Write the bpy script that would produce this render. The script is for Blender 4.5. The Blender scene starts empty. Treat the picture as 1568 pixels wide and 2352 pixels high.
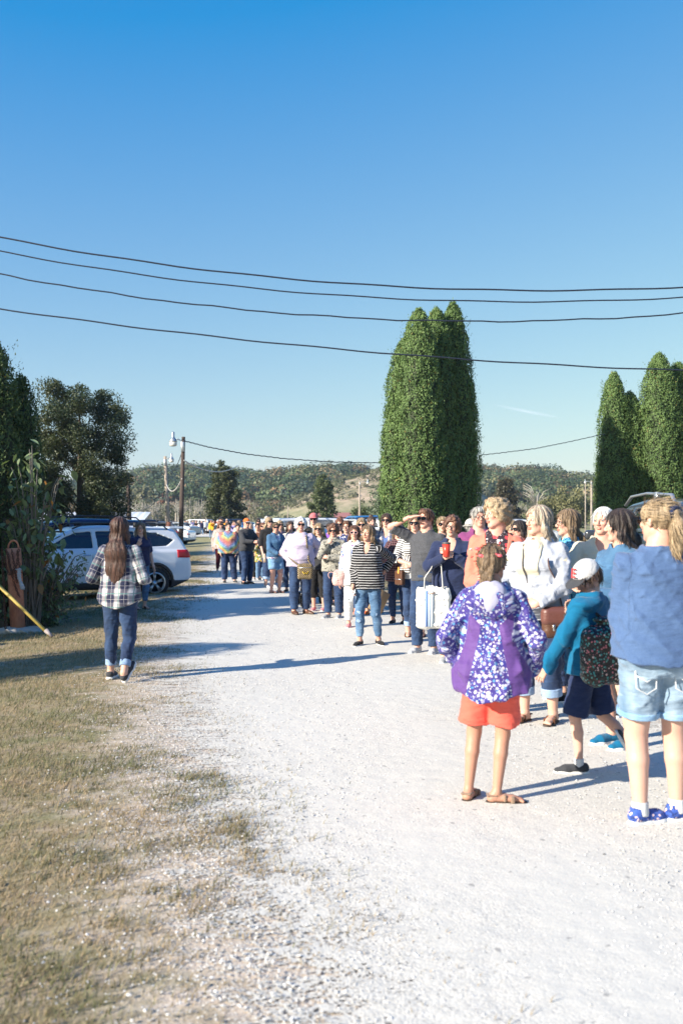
import bpy, math, colorsys
import numpy as np
from mathutils import Vector, Matrix
PI = math.pi
rg = np.random.default_rng(11)
C = bpy.context.scene.collection
sc = bpy.context.scene

# ---------------------------------------------------------------- camera
CAM_H = 1.63
FPX = 2287.0            # focal length in pixels of a 1568 x 2352 picture
HOR = 1195.0            # row of the horizon
cam_d = bpy.data.cameras.new('camera')
cam = bpy.data.objects.new('camera', cam_d); C.objects.link(cam)
cam_d.sensor_fit = 'HORIZONTAL'; cam_d.sensor_width = 24.0; cam_d.lens = 35.0
cam_d.clip_start = 0.05; cam_d.clip_end = 30000
cam.location = (0, 0, CAM_H)
cam.rotation_euler = (PI/2 + math.atan((HOR-1176)/FPX), 0, 0)
cam_d.dof.use_dof = True; cam_d.dof.focus_distance = 13.0; cam_d.dof.aperture_fstop = 2.8
sc.camera = cam

# ---------------------------------------------------------------- light
SUN_EL = math.radians(24.5)
SH = Vector((0.84, 0.545, 0)).normalized()          # the way shadows fall
w = bpy.data.worlds.new('World'); sc.world = w; w.use_nodes = True
wn = w.node_tree; bg = wn.nodes['Background']
sky = wn.nodes.new('ShaderNodeTexSky'); sky.sky_type = 'NISHITA'; sky.sun_disc = False
sky.sun_elevation = SUN_EL
sky.sun_rotation = math.atan2(-SH.x, -SH.y)
sky.altitude = 0; sky.air_density = 1.0; sky.dust_density = 0.35; sky.ozone_density = 2.2
_sp = wn.nodes.new('ShaderNodeSeparateColor'); _cb = wn.nodes.new('ShaderNodeCombineColor'); wn.links.new(sky.outputs[0], _sp.inputs[0])
def _wm(op, x, y):
    nd = wn.nodes.new('ShaderNodeMath'); nd.operation = op; wn.links.new(x, nd.inputs[0]); nd.inputs[1].default_value = y; return nd.outputs[0]
for _i, (_off, _g, _k) in enumerate([(.139, .74, 1.14), (.085, .68, 1.08), (0, .27, .94)]):       # clearer, deeper blue than the stock atmosphere
    _v = _wm('MAXIMUM', _wm('SUBTRACT', _wm('MULTIPLY', _sp.outputs[_i], .143), _off), .004)
    wn.links.new(_wm('MULTIPLY', _wm('POWER', _v, _g), _k/.222), _cb.inputs[_i])
wn.links.new(_cb.outputs[0], bg.inputs[0]); bg.inputs[1].default_value = 0.1
sun_d = bpy.data.lights.new('sun', 'SUN'); sun = bpy.data.objects.new('sun', sun_d); C.objects.link(sun)
sun_d.energy = 5.0; sun_d.angle = math.radians(0.5); sun_d.color = (1.0, 0.905, 0.765)
sd = Vector((SH.x*math.cos(SUN_EL), SH.y*math.cos(SUN_EL), -math.sin(SUN_EL)))
sun.rotation_euler = sd.to_track_quat('-Z', 'Y').to_euler()
sun.location = (-40, -30, 40)
vs = sc.view_settings; vs.view_transform = 'Standard'; vs.look = 'None'; vs.exposure = 1.1; vs.gamma = 1.0
sc.cycles.max_bounces = 6; sc.cycles.diffuse_bounces = 3; sc.cycles.transparent_max_bounces = 16
sc.cycles.transmission_bounces = 4; sc.cycles.glossy_bounces = 3; sc.cycles.sample_clamp_indirect = 6

# ---------------------------------------------------------------- helpers
def X(px, d): return (px-784.0)/FPX*d               # world x of picture column px at depth d
def Zr(py, d): return CAM_H + (HOR-py)/FPX*d        # world z of picture row py at depth d
def sstep(a, b, x): t = np.clip((x-a)/(b-a), 0, 1); return t*t*(3-2*t)
_RL = np.array([(-8, .9), (0, .55), (3.2, -.10), (4.6, -.52), (7.4, -1.15), (10.2, -1.80), (15.2, -2.62), (25.7, -3.75), (39, -5.3), (68, -8.6), (100, -12.0), (130, -15)])
_RR = np.array([(-8, 5.6), (0, 4.2), (5.7, 3.1), (10, 2.25), (16.5, 1.15), (26, -.1), (39, -2.0), (68, -5.5), (100, -9.0), (130, -12)])
def road_l(d): return np.interp(d, _RL[:, 0], _RL[:, 1])
def road_r(d): return np.interp(d, _RR[:, 0], _RR[:, 1])
def gz(x, y):
    """height of the ground: the grass falls away a little on both sides of the drive"""
    x = np.asarray(x, float); y = np.asarray(y, float)
    yy = np.clip(y, -10, 110)
    tl = road_l(yy)-x; tr = x-road_r(yy)
    z = -0.17*sstep(0.2, 4.0, tl)*(1-sstep(70, 100, y)) - 0.06*sstep(0.5, 4, tr)*(1-sstep(70, 100, y))
    return z
def G(x, y): return float(gz(x, y))

def mk(name, V, F, mat=None, parent=None, smooth=True, col=None, vec=None, mats=None, mi=None):
    me = bpy.data.meshes.new(name)
    V = np.asarray(V, np.float32)
    if not isinstance(F, list): F = [F]
    F = [np.asarray(f, np.int32) for f in F if len(f)]
    if len(V) and F:
        tot = np.concatenate([np.full(len(f), f.shape[1], np.int32) for f in F])
        idx = np.concatenate([f.ravel() for f in F])
        me.vertices.add(len(V)); me.vertices.foreach_set('co', V.ravel())
        me.loops.add(len(idx)); me.loops.foreach_set('vertex_index', idx)
        me.polygons.add(len(tot)); me.polygons.foreach_set('loop_start', np.concatenate([[0], np.cumsum(tot)[:-1]]).astype(np.int32))
        me.update(calc_edges=True)
        me.polygons.foreach_set('use_smooth', np.full(len(tot), smooth))
        if mi is not None: me.polygons.foreach_set('material_index', np.asarray(mi, np.int32))
        if col is not None:
            a = me.attributes.new('Col', 'FLOAT_COLOR', 'POINT')
            c4 = np.ones((len(V), 4), np.float32); c4[:, :3] = col; a.data.foreach_set('color', c4.ravel())
        if vec is not None:
            a = me.attributes.new('pc', 'FLOAT_VECTOR', 'POINT'); a.data.foreach_set('vector', np.asarray(vec, np.float32).ravel())
    o = bpy.data.objects.new(name, me); C.objects.link(o)
    for m in (mats or ([mat] if mat else [])): me.materials.append(m)
    if parent is not None: o.parent = parent
    return o
def tag(o, label=None, cat=None, group=None, kind=None):
    if label: o['label'] = label
    if cat: o['category'] = cat
    if group: o['group'] = group
    if kind: o['kind'] = kind
    return o
def empty(name, loc, rz=0):
    o = bpy.data.objects.new(name, None); C.objects.link(o); o.location = loc; o.rotation_euler = (0, 0, rz)
    o.empty_display_size = 0.1; return o
def copy_tree(o, parent=None):
    c = o.copy(); C.objects.link(c)
    if parent is not None: c.parent = parent
    for ch in list(o.children): copy_tree(ch, c)
    return c
def cat(parts):
    """join (V,F) pairs; F is an array or list of arrays"""
    Vs = []; Fs = []; n = 0
    for V, F in parts:
        V = np.asarray(V, float)
        if not len(V): continue
        for f in (F if isinstance(F, list) else [F]):
            if len(f): Fs.append(np.asarray(f)+n)
        Vs.append(V); n += len(V)
    return (np.concatenate(Vs) if Vs else np.zeros((0, 3))), Fs

def boxg(c, s, M=None, bev=0.0):
    """box with chamfered edges"""
    c = np.asarray(c, float); h = np.asarray(s, float)/2
    if bev <= 0:
        V = np.array([[x, y, z] for x in (-1, 1) for y in (-1, 1) for z in (-1, 1)])*h
        F = np.array([[0, 1, 3, 2], [4, 6, 7, 5], [0, 4, 5, 1], [2, 3, 7, 6], [0, 2, 6, 4], [1, 5, 7, 3]])
        F = [F]
    else:
        b = min(bev, h.min()*0.9); V = []; ix = {}
        for sx in (-1, 1):
            for sy in (-1, 1):
                for sz in (-1, 1):
                    s3 = np.array((sx, sy, sz))
                    for a in range(3):
                        p = s3*(h-b); p[a] = s3[a]*h[a]; ix[(sx, sy, sz, a)] = len(V); V.append(p)
        q = []; t = []
        for a in range(3):
            b1, c1 = (a+1) % 3, (a+2) % 3
            for s_ in (-1, 1):
                loop = []
                for (u, v) in ((-1, -1), (1, -1), (1, 1), (-1, 1)):
                    k = [0, 0, 0]; k[a] = s_; k[b1] = u; k[c1] = v; loop.append(ix[(*k, a)])
                q.append(loop if s_ > 0 else loop[::-1])
            for u in (-1, 1):
                for v in (-1, 1):
                    k0 = [0, 0, 0]; k1 = [0, 0, 0]; k0[a] = -1; k1[a] = 1; k0[b1] = k1[b1] = u; k0[c1] = k1[c1] = v
                    q.append([ix[(*k0, b1)], ix[(*k1, b1)], ix[(*k1, c1)], ix[(*k0, c1)]])
        for sx in (-1, 1):
            for sy in (-1, 1):
                for sz in (-1, 1): t.append([ix[(sx, sy, sz, 0)], ix[(sx, sy, sz, 1)], ix[(sx, sy, sz, 2)]])
        V = np.array(V); F = [np.array(q), np.array(t)]
        def fix(f):
            P = V[f]; n = np.cross(P[:, 1]-P[:, 0], P[:, 2]-P[:, 0]); ctr = P.mean(1)
            bad = (n*ctr).sum(1) < 0; f[bad] = f[bad][:, ::-1]; return f
        F = [fix(f) for f in F]
    if M is not None: V = V @ np.asarray(M, float).T
    return V+c, F
def tube(P, r, n=8, cap=True, flat=1.0):
    P = np.asarray(P, float); m = len(P); r = np.broadcast_to(np.asarray(r, float), (m,))
    T = np.gradient(P, axis=0); T /= np.linalg.norm(T, axis=1)[:, None]+1e-9
    ref = np.array([0, 0, 1.0]) if abs(T[0, 2]) < 0.9 else np.array([1.0, 0, 0])
    V = []
    N = np.cross(T[0], ref); N /= np.linalg.norm(N)
    for i in range(m):
        N = N-T[i]*N.dot(T[i]); N /= np.linalg.norm(N)+1e-9; B = np.cross(T[i], N)
        a = np.arange(n)*2*PI/n
        V.append(P[i]+r[i]*(np.cos(a)[:, None]*N+np.sin(a)[:, None]*B*flat))
    V = np.concatenate(V); i = np.arange(m-1)[:, None]*n; j = np.arange(n)[None]
    F = np.stack([i+j, i+(j+1) % n, i+n+(j+1) % n, i+n+j], -1).reshape(-1, 4)
    Fs = [F]
    if cap and n > 2: Fs.append(np.array([list(range(n))[::-1], [(m-1)*n+k for k in range(n)]]))
    return V, Fs
def lathe(prof, n=20, c=(0, 0, 0), M=None, cap=True):
    prof = np.asarray(prof, float); m = len(prof); a = np.arange(n)*2*PI/n
    V = np.stack([prof[:, 0][:, None]*np.cos(a), prof[:, 0][:, None]*np.sin(a), np.repeat(prof[:, 1][:, None], n, 1)], -1).reshape(-1, 3)
    i = np.arange(m-1)[:, None]*n; j = np.arange(n)[None]
    F = np.stack([i+j, i+(j+1) % n, i+n+(j+1) % n, i+n+j], -1).reshape(-1, 4)
    Fs = [F]
    if cap: Fs.append(np.array([list(range(n))[::-1], [(m-1)*n+k for k in range(n)]]))
    if M is not None: V = V @ np.asarray(M, float).T
    return V+np.asarray(c, float), Fs
def Rz(a): c, s = math.cos(a), math.sin(a); return np.array([[c, -s, 0], [s, c, 0], [0, 0, 1.0]])
def Rx(a): c, s = math.cos(a), math.sin(a); return np.array([[1.0, 0, 0], [0, c, -s], [0, s, c]])
def Ry(a): c, s = math.cos(a), math.sin(a); return np.array([[c, 0, s], [0, 1.0, 0], [-s, 0, c]])
def nrm(v): v = np.asarray(v, float); return v/(np.linalg.norm(v)+1e-9)
def vnoise(P, sc_=1.0, seed=0):
    """cheap smooth noise, roughly -1..1"""
    r = np.random.default_rng(seed); P = np.asarray(P, float)/sc_; o = np.zeros(P.shape[:-1])
    for k in range(6):
        d = r.normal(size=P.shape[-1]); f = 2.2*1.35**k; d *= f/np.linalg.norm(d)
        o += np.sin(P @ d + r.uniform(0, 6.28) + 1.3*np.sin(P @ np.roll(d, 1)*0.7+k))/(1+0.35*k)
    return o/3.2

# ---------------------------------------------------------------- node helper
class NT:
    def __init__(s, name):
        s.m = bpy.data.materials.new(name); s.m.use_nodes = True; s.t = s.m.node_tree
        s.out = s.t.nodes['Material Output']; s.b = s.t.nodes['Principled BSDF']
    def n(s, typ, ins=None, **props):
        nd = s.t.nodes.new('ShaderNode'+typ)
        for k, v in props.items(): setattr(nd, k, v)
        for k, v in (ins or {}).items(): s.set(nd.inputs[k], v)
        return nd
    def set(s, sock, v):
        if isinstance(v, bpy.types.NodeSocket): s.t.links.new(v, sock)
        elif isinstance(v, (tuple, list)) and len(v) == 3 and sock.type == 'RGBA': sock.default_value = (*v, 1)
        else: sock.default_value = v
    def math(s, op, a, b=None, c=None):
        nd = s.n('Math', operation=op); s.set(nd.inputs[0], a)
        if b is not None: s.set(nd.inputs[1], b)
        if c is not None: s.set(nd.inputs[2], c)
        return nd.outputs[0]
    def mix(s, f, a, b, mode='MIX'):
        nd = s.n('Mix', data_type='RGBA', blend_type=mode); s.set(nd.inputs[0], f); s.set(nd.inputs[6], a); s.set(nd.inputs[7], b)
        return nd.outputs[2]
    def ramp(s, f, stops, interp='LINEAR'):
        nd = s.n('ValToRGB'); s.set(nd.inputs[0], f); cr = nd.color_ramp; cr.interpolation = interp
        while len(cr.elements) > 1: cr.elements.remove(cr.elements[-1])
        for i, (p, c) in enumerate(stops):
            e = cr.elements[0] if i == 0 else cr.elements.new(p)
            e.position = p; e.color = (*c, 1) if len(c) == 3 else c
        return nd.outputs[0]
    def noise(s, vec, scale, detail=3, rough=0.5, out=0, **k):
        nd = s.n('TexNoise', {'Scale': scale, 'Detail': detail, 'Roughness': rough}, **k)
        if vec is not None: s.set(nd.inputs['Vector'], vec)
        return nd.outputs[out]
    def scalev(s, vec, sc3, loc=(0, 0, 0), rot=(0, 0, 0)):
        return s.n('Mapping', {'Vector': vec, 'Scale': sc3, 'Location': loc, 'Rotation': rot}).outputs[0]
    def bump(s, h, strength=0.3, dist=0.01, nrm_=None):
        nd = s.n('Bump', {'Height': h, 'Strength': strength, 'Distance': dist})
        if nrm_ is not None: s.set(nd.inputs['Normal'], nrm_)
        return nd.outputs[0]
    def obj(s): return s.n('TexCoord').outputs['Object']
    def attr(s, nm, out='Vector'): return s.n('Attribute', attribute_name=nm).outputs[out]
    def fin(s, color=None, rough=None, normal=None, metal=None, **ins):
        if color is not None: s.set(s.b.inputs['Base Color'], color)
        if rough is not None: s.set(s.b.inputs['Roughness'], rough)
        if normal is not None: s.set(s.b.inputs['Normal'], normal)
        if metal is not None: s.set(s.b.inputs['Metallic'], metal)
        for k, v in ins.items(): s.set(s.b.inputs[k.replace('_', ' ')], v)
        return s.m
_mc = {}
def plain(name, c, rough=0.6, metal=0.0, var=0.12, scale=12.0, bump=0.0, bscale=60, **k):
    key = (name, c, rough, metal)
    if key in _mc: return _mc[key]
    t = NT(name); v = t.obj(); f = t.noise(v, scale, 4)
    col = t.mix(f, tuple(x*(1-var) for x in c), tuple(min(1, x*(1+var)) for x in c))
    n = t.bump(t.noise(v, bscale, 3), bump, 0.01) if bump else None
    _mc[key] = t.fin(col, rough, n, metal, **k); return _mc[key]
# ---------------------------------------------------------------- implicit surfaces
_CO = np.array([[i, j, k] for i in (0, 1) for j in (0, 1) for k in (0, 1)])
_ED = [(a, b) for a in range(8) for b in range(a+1, 8) if np.abs(_CO[a]-_CO[b]).sum() == 1]
def nets(D, lo, v):
    s = D < 0
    n = np.zeros(tuple(d-1 for d in D.shape), np.int8)
    for c in _CO:
        n += s[c[0]:c[0]+n.shape[0], c[1]:c[1]+n.shape[1], c[2]:c[2]+n.shape[2]]
    act = (n > 0) & (n < 8)
    ijk = np.argwhere(act)
    if not len(ijk): return np.zeros((0, 3)), np.zeros((0, 4), int)
    idx = np.full(n.shape, -1, np.int32); idx[act] = np.arange(len(ijk))
    cv = np.stack([D[ijk[:, 0]+c[0], ijk[:, 1]+c[1], ijk[:, 2]+c[2]] for c in _CO], 1)
    acc = np.zeros((len(ijk), 3)); cnt = np.zeros(len(ijk))
    for a, b in _ED:
        da, db = cv[:, a], cv[:, b]; m = (da < 0) != (db < 0)
        t = np.where(m, da/np.where(m, da-db, 1), 0)
        acc += np.where(m[:, None], _CO[a]+t[:, None]*(_CO[b]-_CO[a]), 0); cnt += m
    V = (ijk+acc/cnt[:, None])*v+lo
    Fs = []
    for ax in range(3):
        u, w_ = (ax+1) % 3, (ax+2) % 3
        sl0 = [slice(None)]*3; sl1 = [slice(None)]*3; sl0[ax] = slice(0, -1); sl1[ax] = slice(1, None)
        m = s[tuple(sl0)] != s[tuple(sl1)]
        e = np.argwhere(m); e = e[(e[:, u] > 0) & (e[:, w_] > 0) & (e[:, u] < n.shape[u]) & (e[:, w_] < n.shape[w_])]
        if not len(e): continue
        def g(du, dw):
            q = e.copy(); q[:, u] -= du; q[:, w_] -= dw; return idx[q[:, 0], q[:, 1], q[:, 2]]
        f = np.stack([g(1, 1), g(0, 1), g(0, 0), g(1, 0)], 1)
        ins = s[e[:, 0], e[:, 1], e[:, 2]]
        f[~ins] = f[~ins][:, ::-1]
        Fs.append(f[(f >= 0).all(1)])
    return V, np.concatenate(Fs)
def smn(a, b, k):
    if k <= 0: return np.minimum(a, b)
    h = np.clip(0.5+0.5*(b-a)/k, 0, 1); return b*(1-h)+a*h-k*h*(1-h)
def smx(a, b, k): return -smn(-a, -b, k)
class SD:
    def __init__(s, lo, hi, v):
        s.v = v; s.lo = np.asarray(lo, float)-2.3*v
        n = np.ceil((np.asarray(hi)-s.lo)/v).astype(int)+3
        s.ax = [s.lo[i]+v*np.arange(n[i]) for i in range(3)]; s.D = np.full(n, 9.0, np.float32)
    def sub(s, lo, hi):
        sl = []
        for i in range(3):
            a = int(max(0, math.floor((lo[i]-s.lo[i])/s.v))); b = int(min(s.D.shape[i], math.ceil((hi[i]-s.lo[i])/s.v)+1))
            sl.append(slice(a, max(a, b)))
        X_ = s.ax[0][sl[0]][:, None, None]; Y_ = s.ax[1][sl[1]][None, :, None]; Z_ = s.ax[2][sl[2]][None, None, :]
        return tuple(sl), X_, Y_, Z_
    def put(s, lo, hi, f, k=0.0, op='u'):
        m = k+2.5*s.v
        sl, X_, Y_, Z_ = s.sub(np.asarray(lo)-m, np.asarray(hi)+m)
        a = s.D[sl]
        if 0 in a.shape: return
        d = f(X_, Y_, Z_)
        s.D[sl] = smn(a, d, k) if op == 'u' else smx(a, -d, k)
    def cone(s, p, q, r1, r2, k=0.0, op='u', fp=False, fq=False, sq=None):
        """round cone p->q; fp / fq cut that end flat; sq=(dir,f) flattens across dir by factor f"""
        p = np.asarray(p, float); q = np.asarray(q, float); ba = q-p; L2 = ba.dot(ba)+1e-12; L = math.sqrt(L2)
        r = max(r1, r2)
        def f(X_, Y_, Z_):
            x, y, z = X_-p[0], Y_-p[1], Z_-p[2]
            h = (x*ba[0]+y*ba[1]+z*ba[2])/L2; t = np.clip(h, 0, 1)
            ex, ey, ez = x-t*ba[0], y-t*ba[1], z-t*ba[2]
            d2 = ex*ex+ey*ey+ez*ez
            if sq is not None:
                n, fac = sq; dn = ex*n[0]+ey*n[1]+ez*n[2]; d2 = d2+dn*dn*(1/fac**2-1)
                d = np.sqrt(d2)-(r1+(r2-r1)*t); d = d*np.where(d < 0, 1, 0.8)
            else: d = np.sqrt(d2)-(r1+(r2-r1)*t)
            if fp: d = np.maximum(d, -h*L)
            if fq: d = np.maximum(d, (h-1)*L)
            return d
        s.put(np.minimum(p, q)-r, np.maximum(p, q)+r, f, k, op)
    def ell(s, c, r, k=0.0, op='u', M=None, pw=2.0, rnd=0.0):
        """ellipsoid (superellipsoid when pw > 2) at c, radii r, axes = columns of M"""
        c = np.asarray(c, float); r = np.asarray(r, float); e = r if M is None else np.abs(np.asarray(M)) @ r
        def f(X_, Y_, Z_):
            x, y, z = X_-c[0], Y_-c[1], Z_-c[2]
            if M is not None:
                x, y, z = (x*M[0, i]+y*M[1, i]+z*M[2, i] for i in range(3))
            if pw == 2.0:
                k0 = np.sqrt((x/r[0])**2+(y/r[1])**2+(z/r[2])**2)
                k1 = np.sqrt((x/r[0]**2)**2+(y/r[1]**2)**2+(z/r[2]**2)**2)+1e-9
                return k0*(k0-1)/k1
            k0 = (np.abs(x/r[0])**pw+np.abs(y/r[1])**pw+np.abs(z/r[2])**pw)**(1/pw)
            return (k0-1)*r.min()
        s.put(c-e, c+e, f, k, op)
    def rbox(s, c, h, rd, k=0.0, op='u', M=None):
        c = np.asarray(c, float); h = np.asarray(h, float); e = h if M is None else np.abs(np.asarray(M)) @ h
        def f(X_, Y_, Z_):
            x, y, z = X_-c[0], Y_-c[1], Z_-c[2]
            if M is not None: x, y, z = (x*M[0, i]+y*M[1, i]+z*M[2, i] for i in range(3))
            a, b, g = np.abs(x)-h[0]+rd, np.abs(y)-h[1]+rd, np.abs(z)-h[2]+rd
            return np.sqrt(np.maximum(a, 0)**2+np.maximum(b, 0)**2+np.maximum(g, 0)**2)+np.minimum(np.maximum(a, np.maximum(b, g)), 0)-rd
        s.put(c-e, c+e, f, k, op)
    def plane(s, n, off, k=0.0):
        """keep the side n.p < off"""
        n = np.asarray(n, float)
        s.D = smx(s.D, n[0]*s.ax[0][:, None, None]+n[1]*s.ax[1][None, :, None]+n[2]*s.ax[2][None, None, :]-off, k).astype(np.float32)
    def torso(s, tb, infl, zlo, zhi, k=0.0, ke=0.01, hemf=None):
        z, a, b, cx, cy = tb; r = a.max()+abs(cx).max()+infl+0.06; rb = b.max()+np.abs(cy).max()+infl+0.06
        def f(X_, Y_, Z_):
            A = np.interp(Z_, z, a)+infl; B = np.interp(Z_, z, b)+infl
            x = (X_-np.interp(Z_, z, cx)); y = (Y_-np.interp(Z_, z, cy))
            k0 = (np.abs(x/A)**2.3+np.abs(y/B)**2.3)**(1/2.3)+1e-6
            k1 = np.sqrt((x/A**2)**2+(y/B**2)**2)+1e-6
            d = (k0-1)*np.minimum(k0/k1, np.maximum(A, B))
            lo_ = zlo if hemf is None else zlo+hemf(X_, Y_)
            return smx(smx(d, lo_-Z_, ke), Z_-zhi, ke)
        s.put((-r, -rb, zlo-(0.12 if hemf else 0)), (r, rb, zhi), f, k)
    def folds(s, amp, seed, scl=1.0, vert=0.5):
        r = np.random.default_rng(seed); A = [s.ax[0][:, None, None], s.ax[1][None, :, None], s.ax[2][None, None, :]]
        tot = 0
        for i in range(4):
            d = r.normal(size=3); d[2] *= (1.3 if i % 2 else vert); d /= np.linalg.norm(d); wl = scl*r.uniform(0.09, 0.24)
            e = r.normal(size=3)*3/scl
            ph = (A[0]*d[0]+A[1]*d[1]+A[2]*d[2])*(PI/wl)+r.uniform(0, 6)+0.9*np.sin(A[0]*e[0]+A[1]*e[1]*1.5+A[2]*e[2]+i)
            tot = tot+np.abs(np.sin(ph))
        for q in range(3):
            d = r.normal(size=3); d[2] *= 1.5; d /= np.linalg.norm(d); e = r.normal(size=3)*6/scl; c0 = np.array([s.ax[i][r.integers(0, len(s.ax[i]))] for i in range(3)])
            ph = (A[0]*d[0]+A[1]*d[1]+A[2]*d[2])*(PI/(.055*scl))+1.2*np.sin(A[0]*e[0]+A[1]*e[1]+A[2]*e[2]); fall = .5+.5*np.sin((A[0]-c0[0])*5+(A[2]-c0[2])*7+q)
            tot = tot+.55*(np.abs(np.sin(ph))-.6)*fall
        s.D = (s.D+np.minimum(amp*(tot/4-0.62)*2.1, .0035)).astype(np.float32)
    def mesh(s): return nets(s.D, s.lo, s.v)
# ---------------------------------------------------------------- fabric materials (coordinates: attribute 'pc' = across, along, depth in metres)
def fabric(key, kind='plain', c=(.5, .5, .5), c2=(1, 1, 1), c3=(0, 0, 0), s=1.0, rough=0.85, bump=0.6, sheen=0.15):
    t = NT('cloth_'+key); pc = t.attr('pc'); ob = t.obj()
    sep = t.n('SeparateXYZ', {'Vector': pc}); u, v_ = sep.outputs[0], sep.outputs[1]
    fine = t.noise(ob, 260, 2); mid = t.noise(ob, 9, 3)
    wr = t.noise(t.scalev(pc, (9, 26, 9), rot=(0, 0, 0.5)), 1.0, 3, 0.5)
    wv = [t.math('FRACT', t.math('MULTIPLY', x, 1.0/s)) for x in (u, v_)]
    def band(f, lo, hi):       # 1 inside lo..hi of the period
        return t.math('MULTIPLY', t.math('GREATER_THAN', f, lo), t.math('LESS_THAN', f, hi))
    if kind == 'plain':
        col = t.mix(fine, tuple(x*.82 for x in c), tuple(min(1, x*1.15) for x in c))
        col = t.mix(t.math('MULTIPLY', mid, .3), col, tuple(x*.8 for x in c))
    elif kind == 'heather':
        col = t.mix(t.math('GREATER_THAN', t.noise(ob, 330, 1), .52), c, c2)
        col = t.mix(.45, col, t.mix(t.noise(t.scalev(ob, (60, 60, 12)), 1, 3), c, c2))
    elif kind == 'stripes':
        f = t.math('FRACT', t.math('MULTIPLY', t.math('ADD', v_, t.math('MULTIPLY', mid, .012)), 1/s))
        col = t.mix(band(f, 0, c3[0]), c, c2)
    elif kind == 'plaid':
        bx = t.math('SMOOTH_MIN', 1, 1)
        sx = t.n('MapRange', {'Value': t.math('SINE', t.math('MULTIPLY', u, 2*PI/s)), 'From Min': -.6, 'From Max': .25}).outputs[0]
        sy = t.n('MapRange', {'Value': t.math('SINE', t.math('MULTIPLY', v_, 2*PI/s)), 'From Min': -.35, 'From Max': .5}).outputs[0]
        a = t.math('ADD', t.math('MULTIPLY', sx, .62), t.math('MULTIPLY', sy, .38))
        col = t.ramp(a, [(0, c), (.4, tuple(x*.35+y*.65 for x, y in zip(c, c2))), (.75, c2)])
        th = t.math('MAXIMUM', band(wv[0], .60, .66), band(wv[1], .60, .66)); col = t.mix(t.math('MULTIPLY', th, .8), col, c3)
        th = t.math('MAXIMUM', band(wv[0], .20, .225), band(wv[1], .20, .225)); col = t.mix(t.math('MULTIPLY', th, .6), col, c)
    elif kind == 'denim':
        a = t.noise(t.scalev(pc, (7, 2.2, 7)), 1, 3)
        col = t.ramp(a, [(.38, c), (.62, c2), (.8, tuple(min(1, x*1.6) for x in c2))])
        col = t.mix(t.math('MULTIPLY', t.noise(ob, 420, 2), .35), col, tuple(min(1, x*1.9+.02) for x in c))
        cre = t.noise(t.scalev(pc, (10, 38, 10)), 1, 2)
        col = t.mix(t.math('MULTIPLY', t.math('GREATER_THAN', cre, .62), .25), col, tuple(min(1, x*1.5) for x in c2))
    elif kind == 'blobs':       # floral / spotted prints: cells of c2 and c3 on c
        vo = t.n('TexVoronoi', {'Vector': t.n('MixRGB', {'Fac': .03, 'Color1': pc, 'Color2': t.noise(pc, 30, 2, out=1)}).outputs[0], 'Scale': 1/s, 'Randomness': 1.0})
        rn = t.n('SeparateColor', {'Color': vo.outputs['Color']})
        m = t.math('LESS_THAN', vo.outputs['Distance'], t.math('MULTIPLY_ADD', rn.outputs[0], .3, .22))
        cc = t.ramp(rn.outputs[1], [(0, c2), (.5, c2), (.52, c3), (1, c3)], 'CONSTANT')
        col = t.mix(m, c, cc)
        lit = t.n('TexVoronoi', {'Vector': pc, 'Scale': 2.6/s}); m2 = t.math('LESS_THAN', lit.outputs['Distance'], .16)
        col = t.mix(m2, col, c2)
    elif kind == 'bokeh':       # violet jacket with soft pale discs of many sizes
        col = t.mix(t.noise(pc, 14, 2), c, (.02, .03, .25))
        for i, (sc_, th, op) in enumerate(((27, .40, .75), (34, .40, .8), (44, .42, .85), (58, .42, .85), (78, .40, .8))):
            vo = t.n('TexVoronoi', {'Vector': t.scalev(pc, (1, 1, 1), (i*.37, i*.73, i*.19)), 'Scale': sc_, 'Randomness': .95})
            rn = t.n('SeparateColor', {'Color': vo.outputs['Color']})
            rad = t.math('MULTIPLY_ADD', rn.outputs[2], .25, th-.22)
            m = t.n('MapRange', {'Value': t.math('SUBTRACT', rad, vo.outputs['Distance']), 'From Min': 0.0, 'From Max': .09}).outputs[0]
            keep = t.math('GREATER_THAN', rn.outputs[1], .22)
            dc = t.ramp(rn.outputs[0], [(0, (.52, .55, .68)), (.35, (.68, .66, .72)), (.55, (.10, .30, .55)), (.68, (.36, .33, .58)), (.8, (.62, .55, .58)), (.92, (.04, .20, .42))], 'CONSTANT')
            col = t.mix(t.math('MULTIPLY', t.math('MULTIPLY', m, keep), op), col, dc)
        sp = t.n('SeparateXYZ', {'Vector': ob}); ax = t.math('ABSOLUTE', sp.outputs[0])
        # plain violet side panels, widening downwards
        in0 = t.math('GREATER_THAN', ax, t.math('MAXIMUM', .055, t.math('MULTIPLY_ADD', sp.outputs[2], -.22, .275)))
        pan = t.math('MULTIPLY', t.math('MULTIPLY', in0, t.math('LESS_THAN', t.math('ADD', sp.outputs[2], t.math('MULTIPLY', ax, -1.0)), .98)), t.attr('panel', 'Fac'))
        col = t.mix(pan, col, (.105, .048, .215))
    elif kind == 'tiedye':      # chevrons of spiral-dyed colours
        au = t.math('ABSOLUTE', t.math('ADD', u, .01))
        q = t.math('ADD', t.math('SUBTRACT', v_, t.math('MULTIPLY', au, .8)), t.math('MULTIPLY', t.noise(pc, 22, 3), .03))
        f = t.math('FRACT', t.math('MULTIPLY', q, 1/.34))
        col = t.ramp(f, [(0, (.32, .015, .015)), (.13, (.50, .05, .012)), (.26, (.60, .24, .012)), (.36, (.50, .42, .04)), (.46, (.04, .22, .10)), (.58, (.008, .18, .38)), (.72, (.008, .06, .28)), (.85, (.20, .02, .12)), (.97, (.40, .02, .015))])
        st = t.math('SINE', t.math('MULTIPLY', t.math('ADD', v_, t.math('MULTIPLY', au, .75)), 2*PI/.026))
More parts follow.
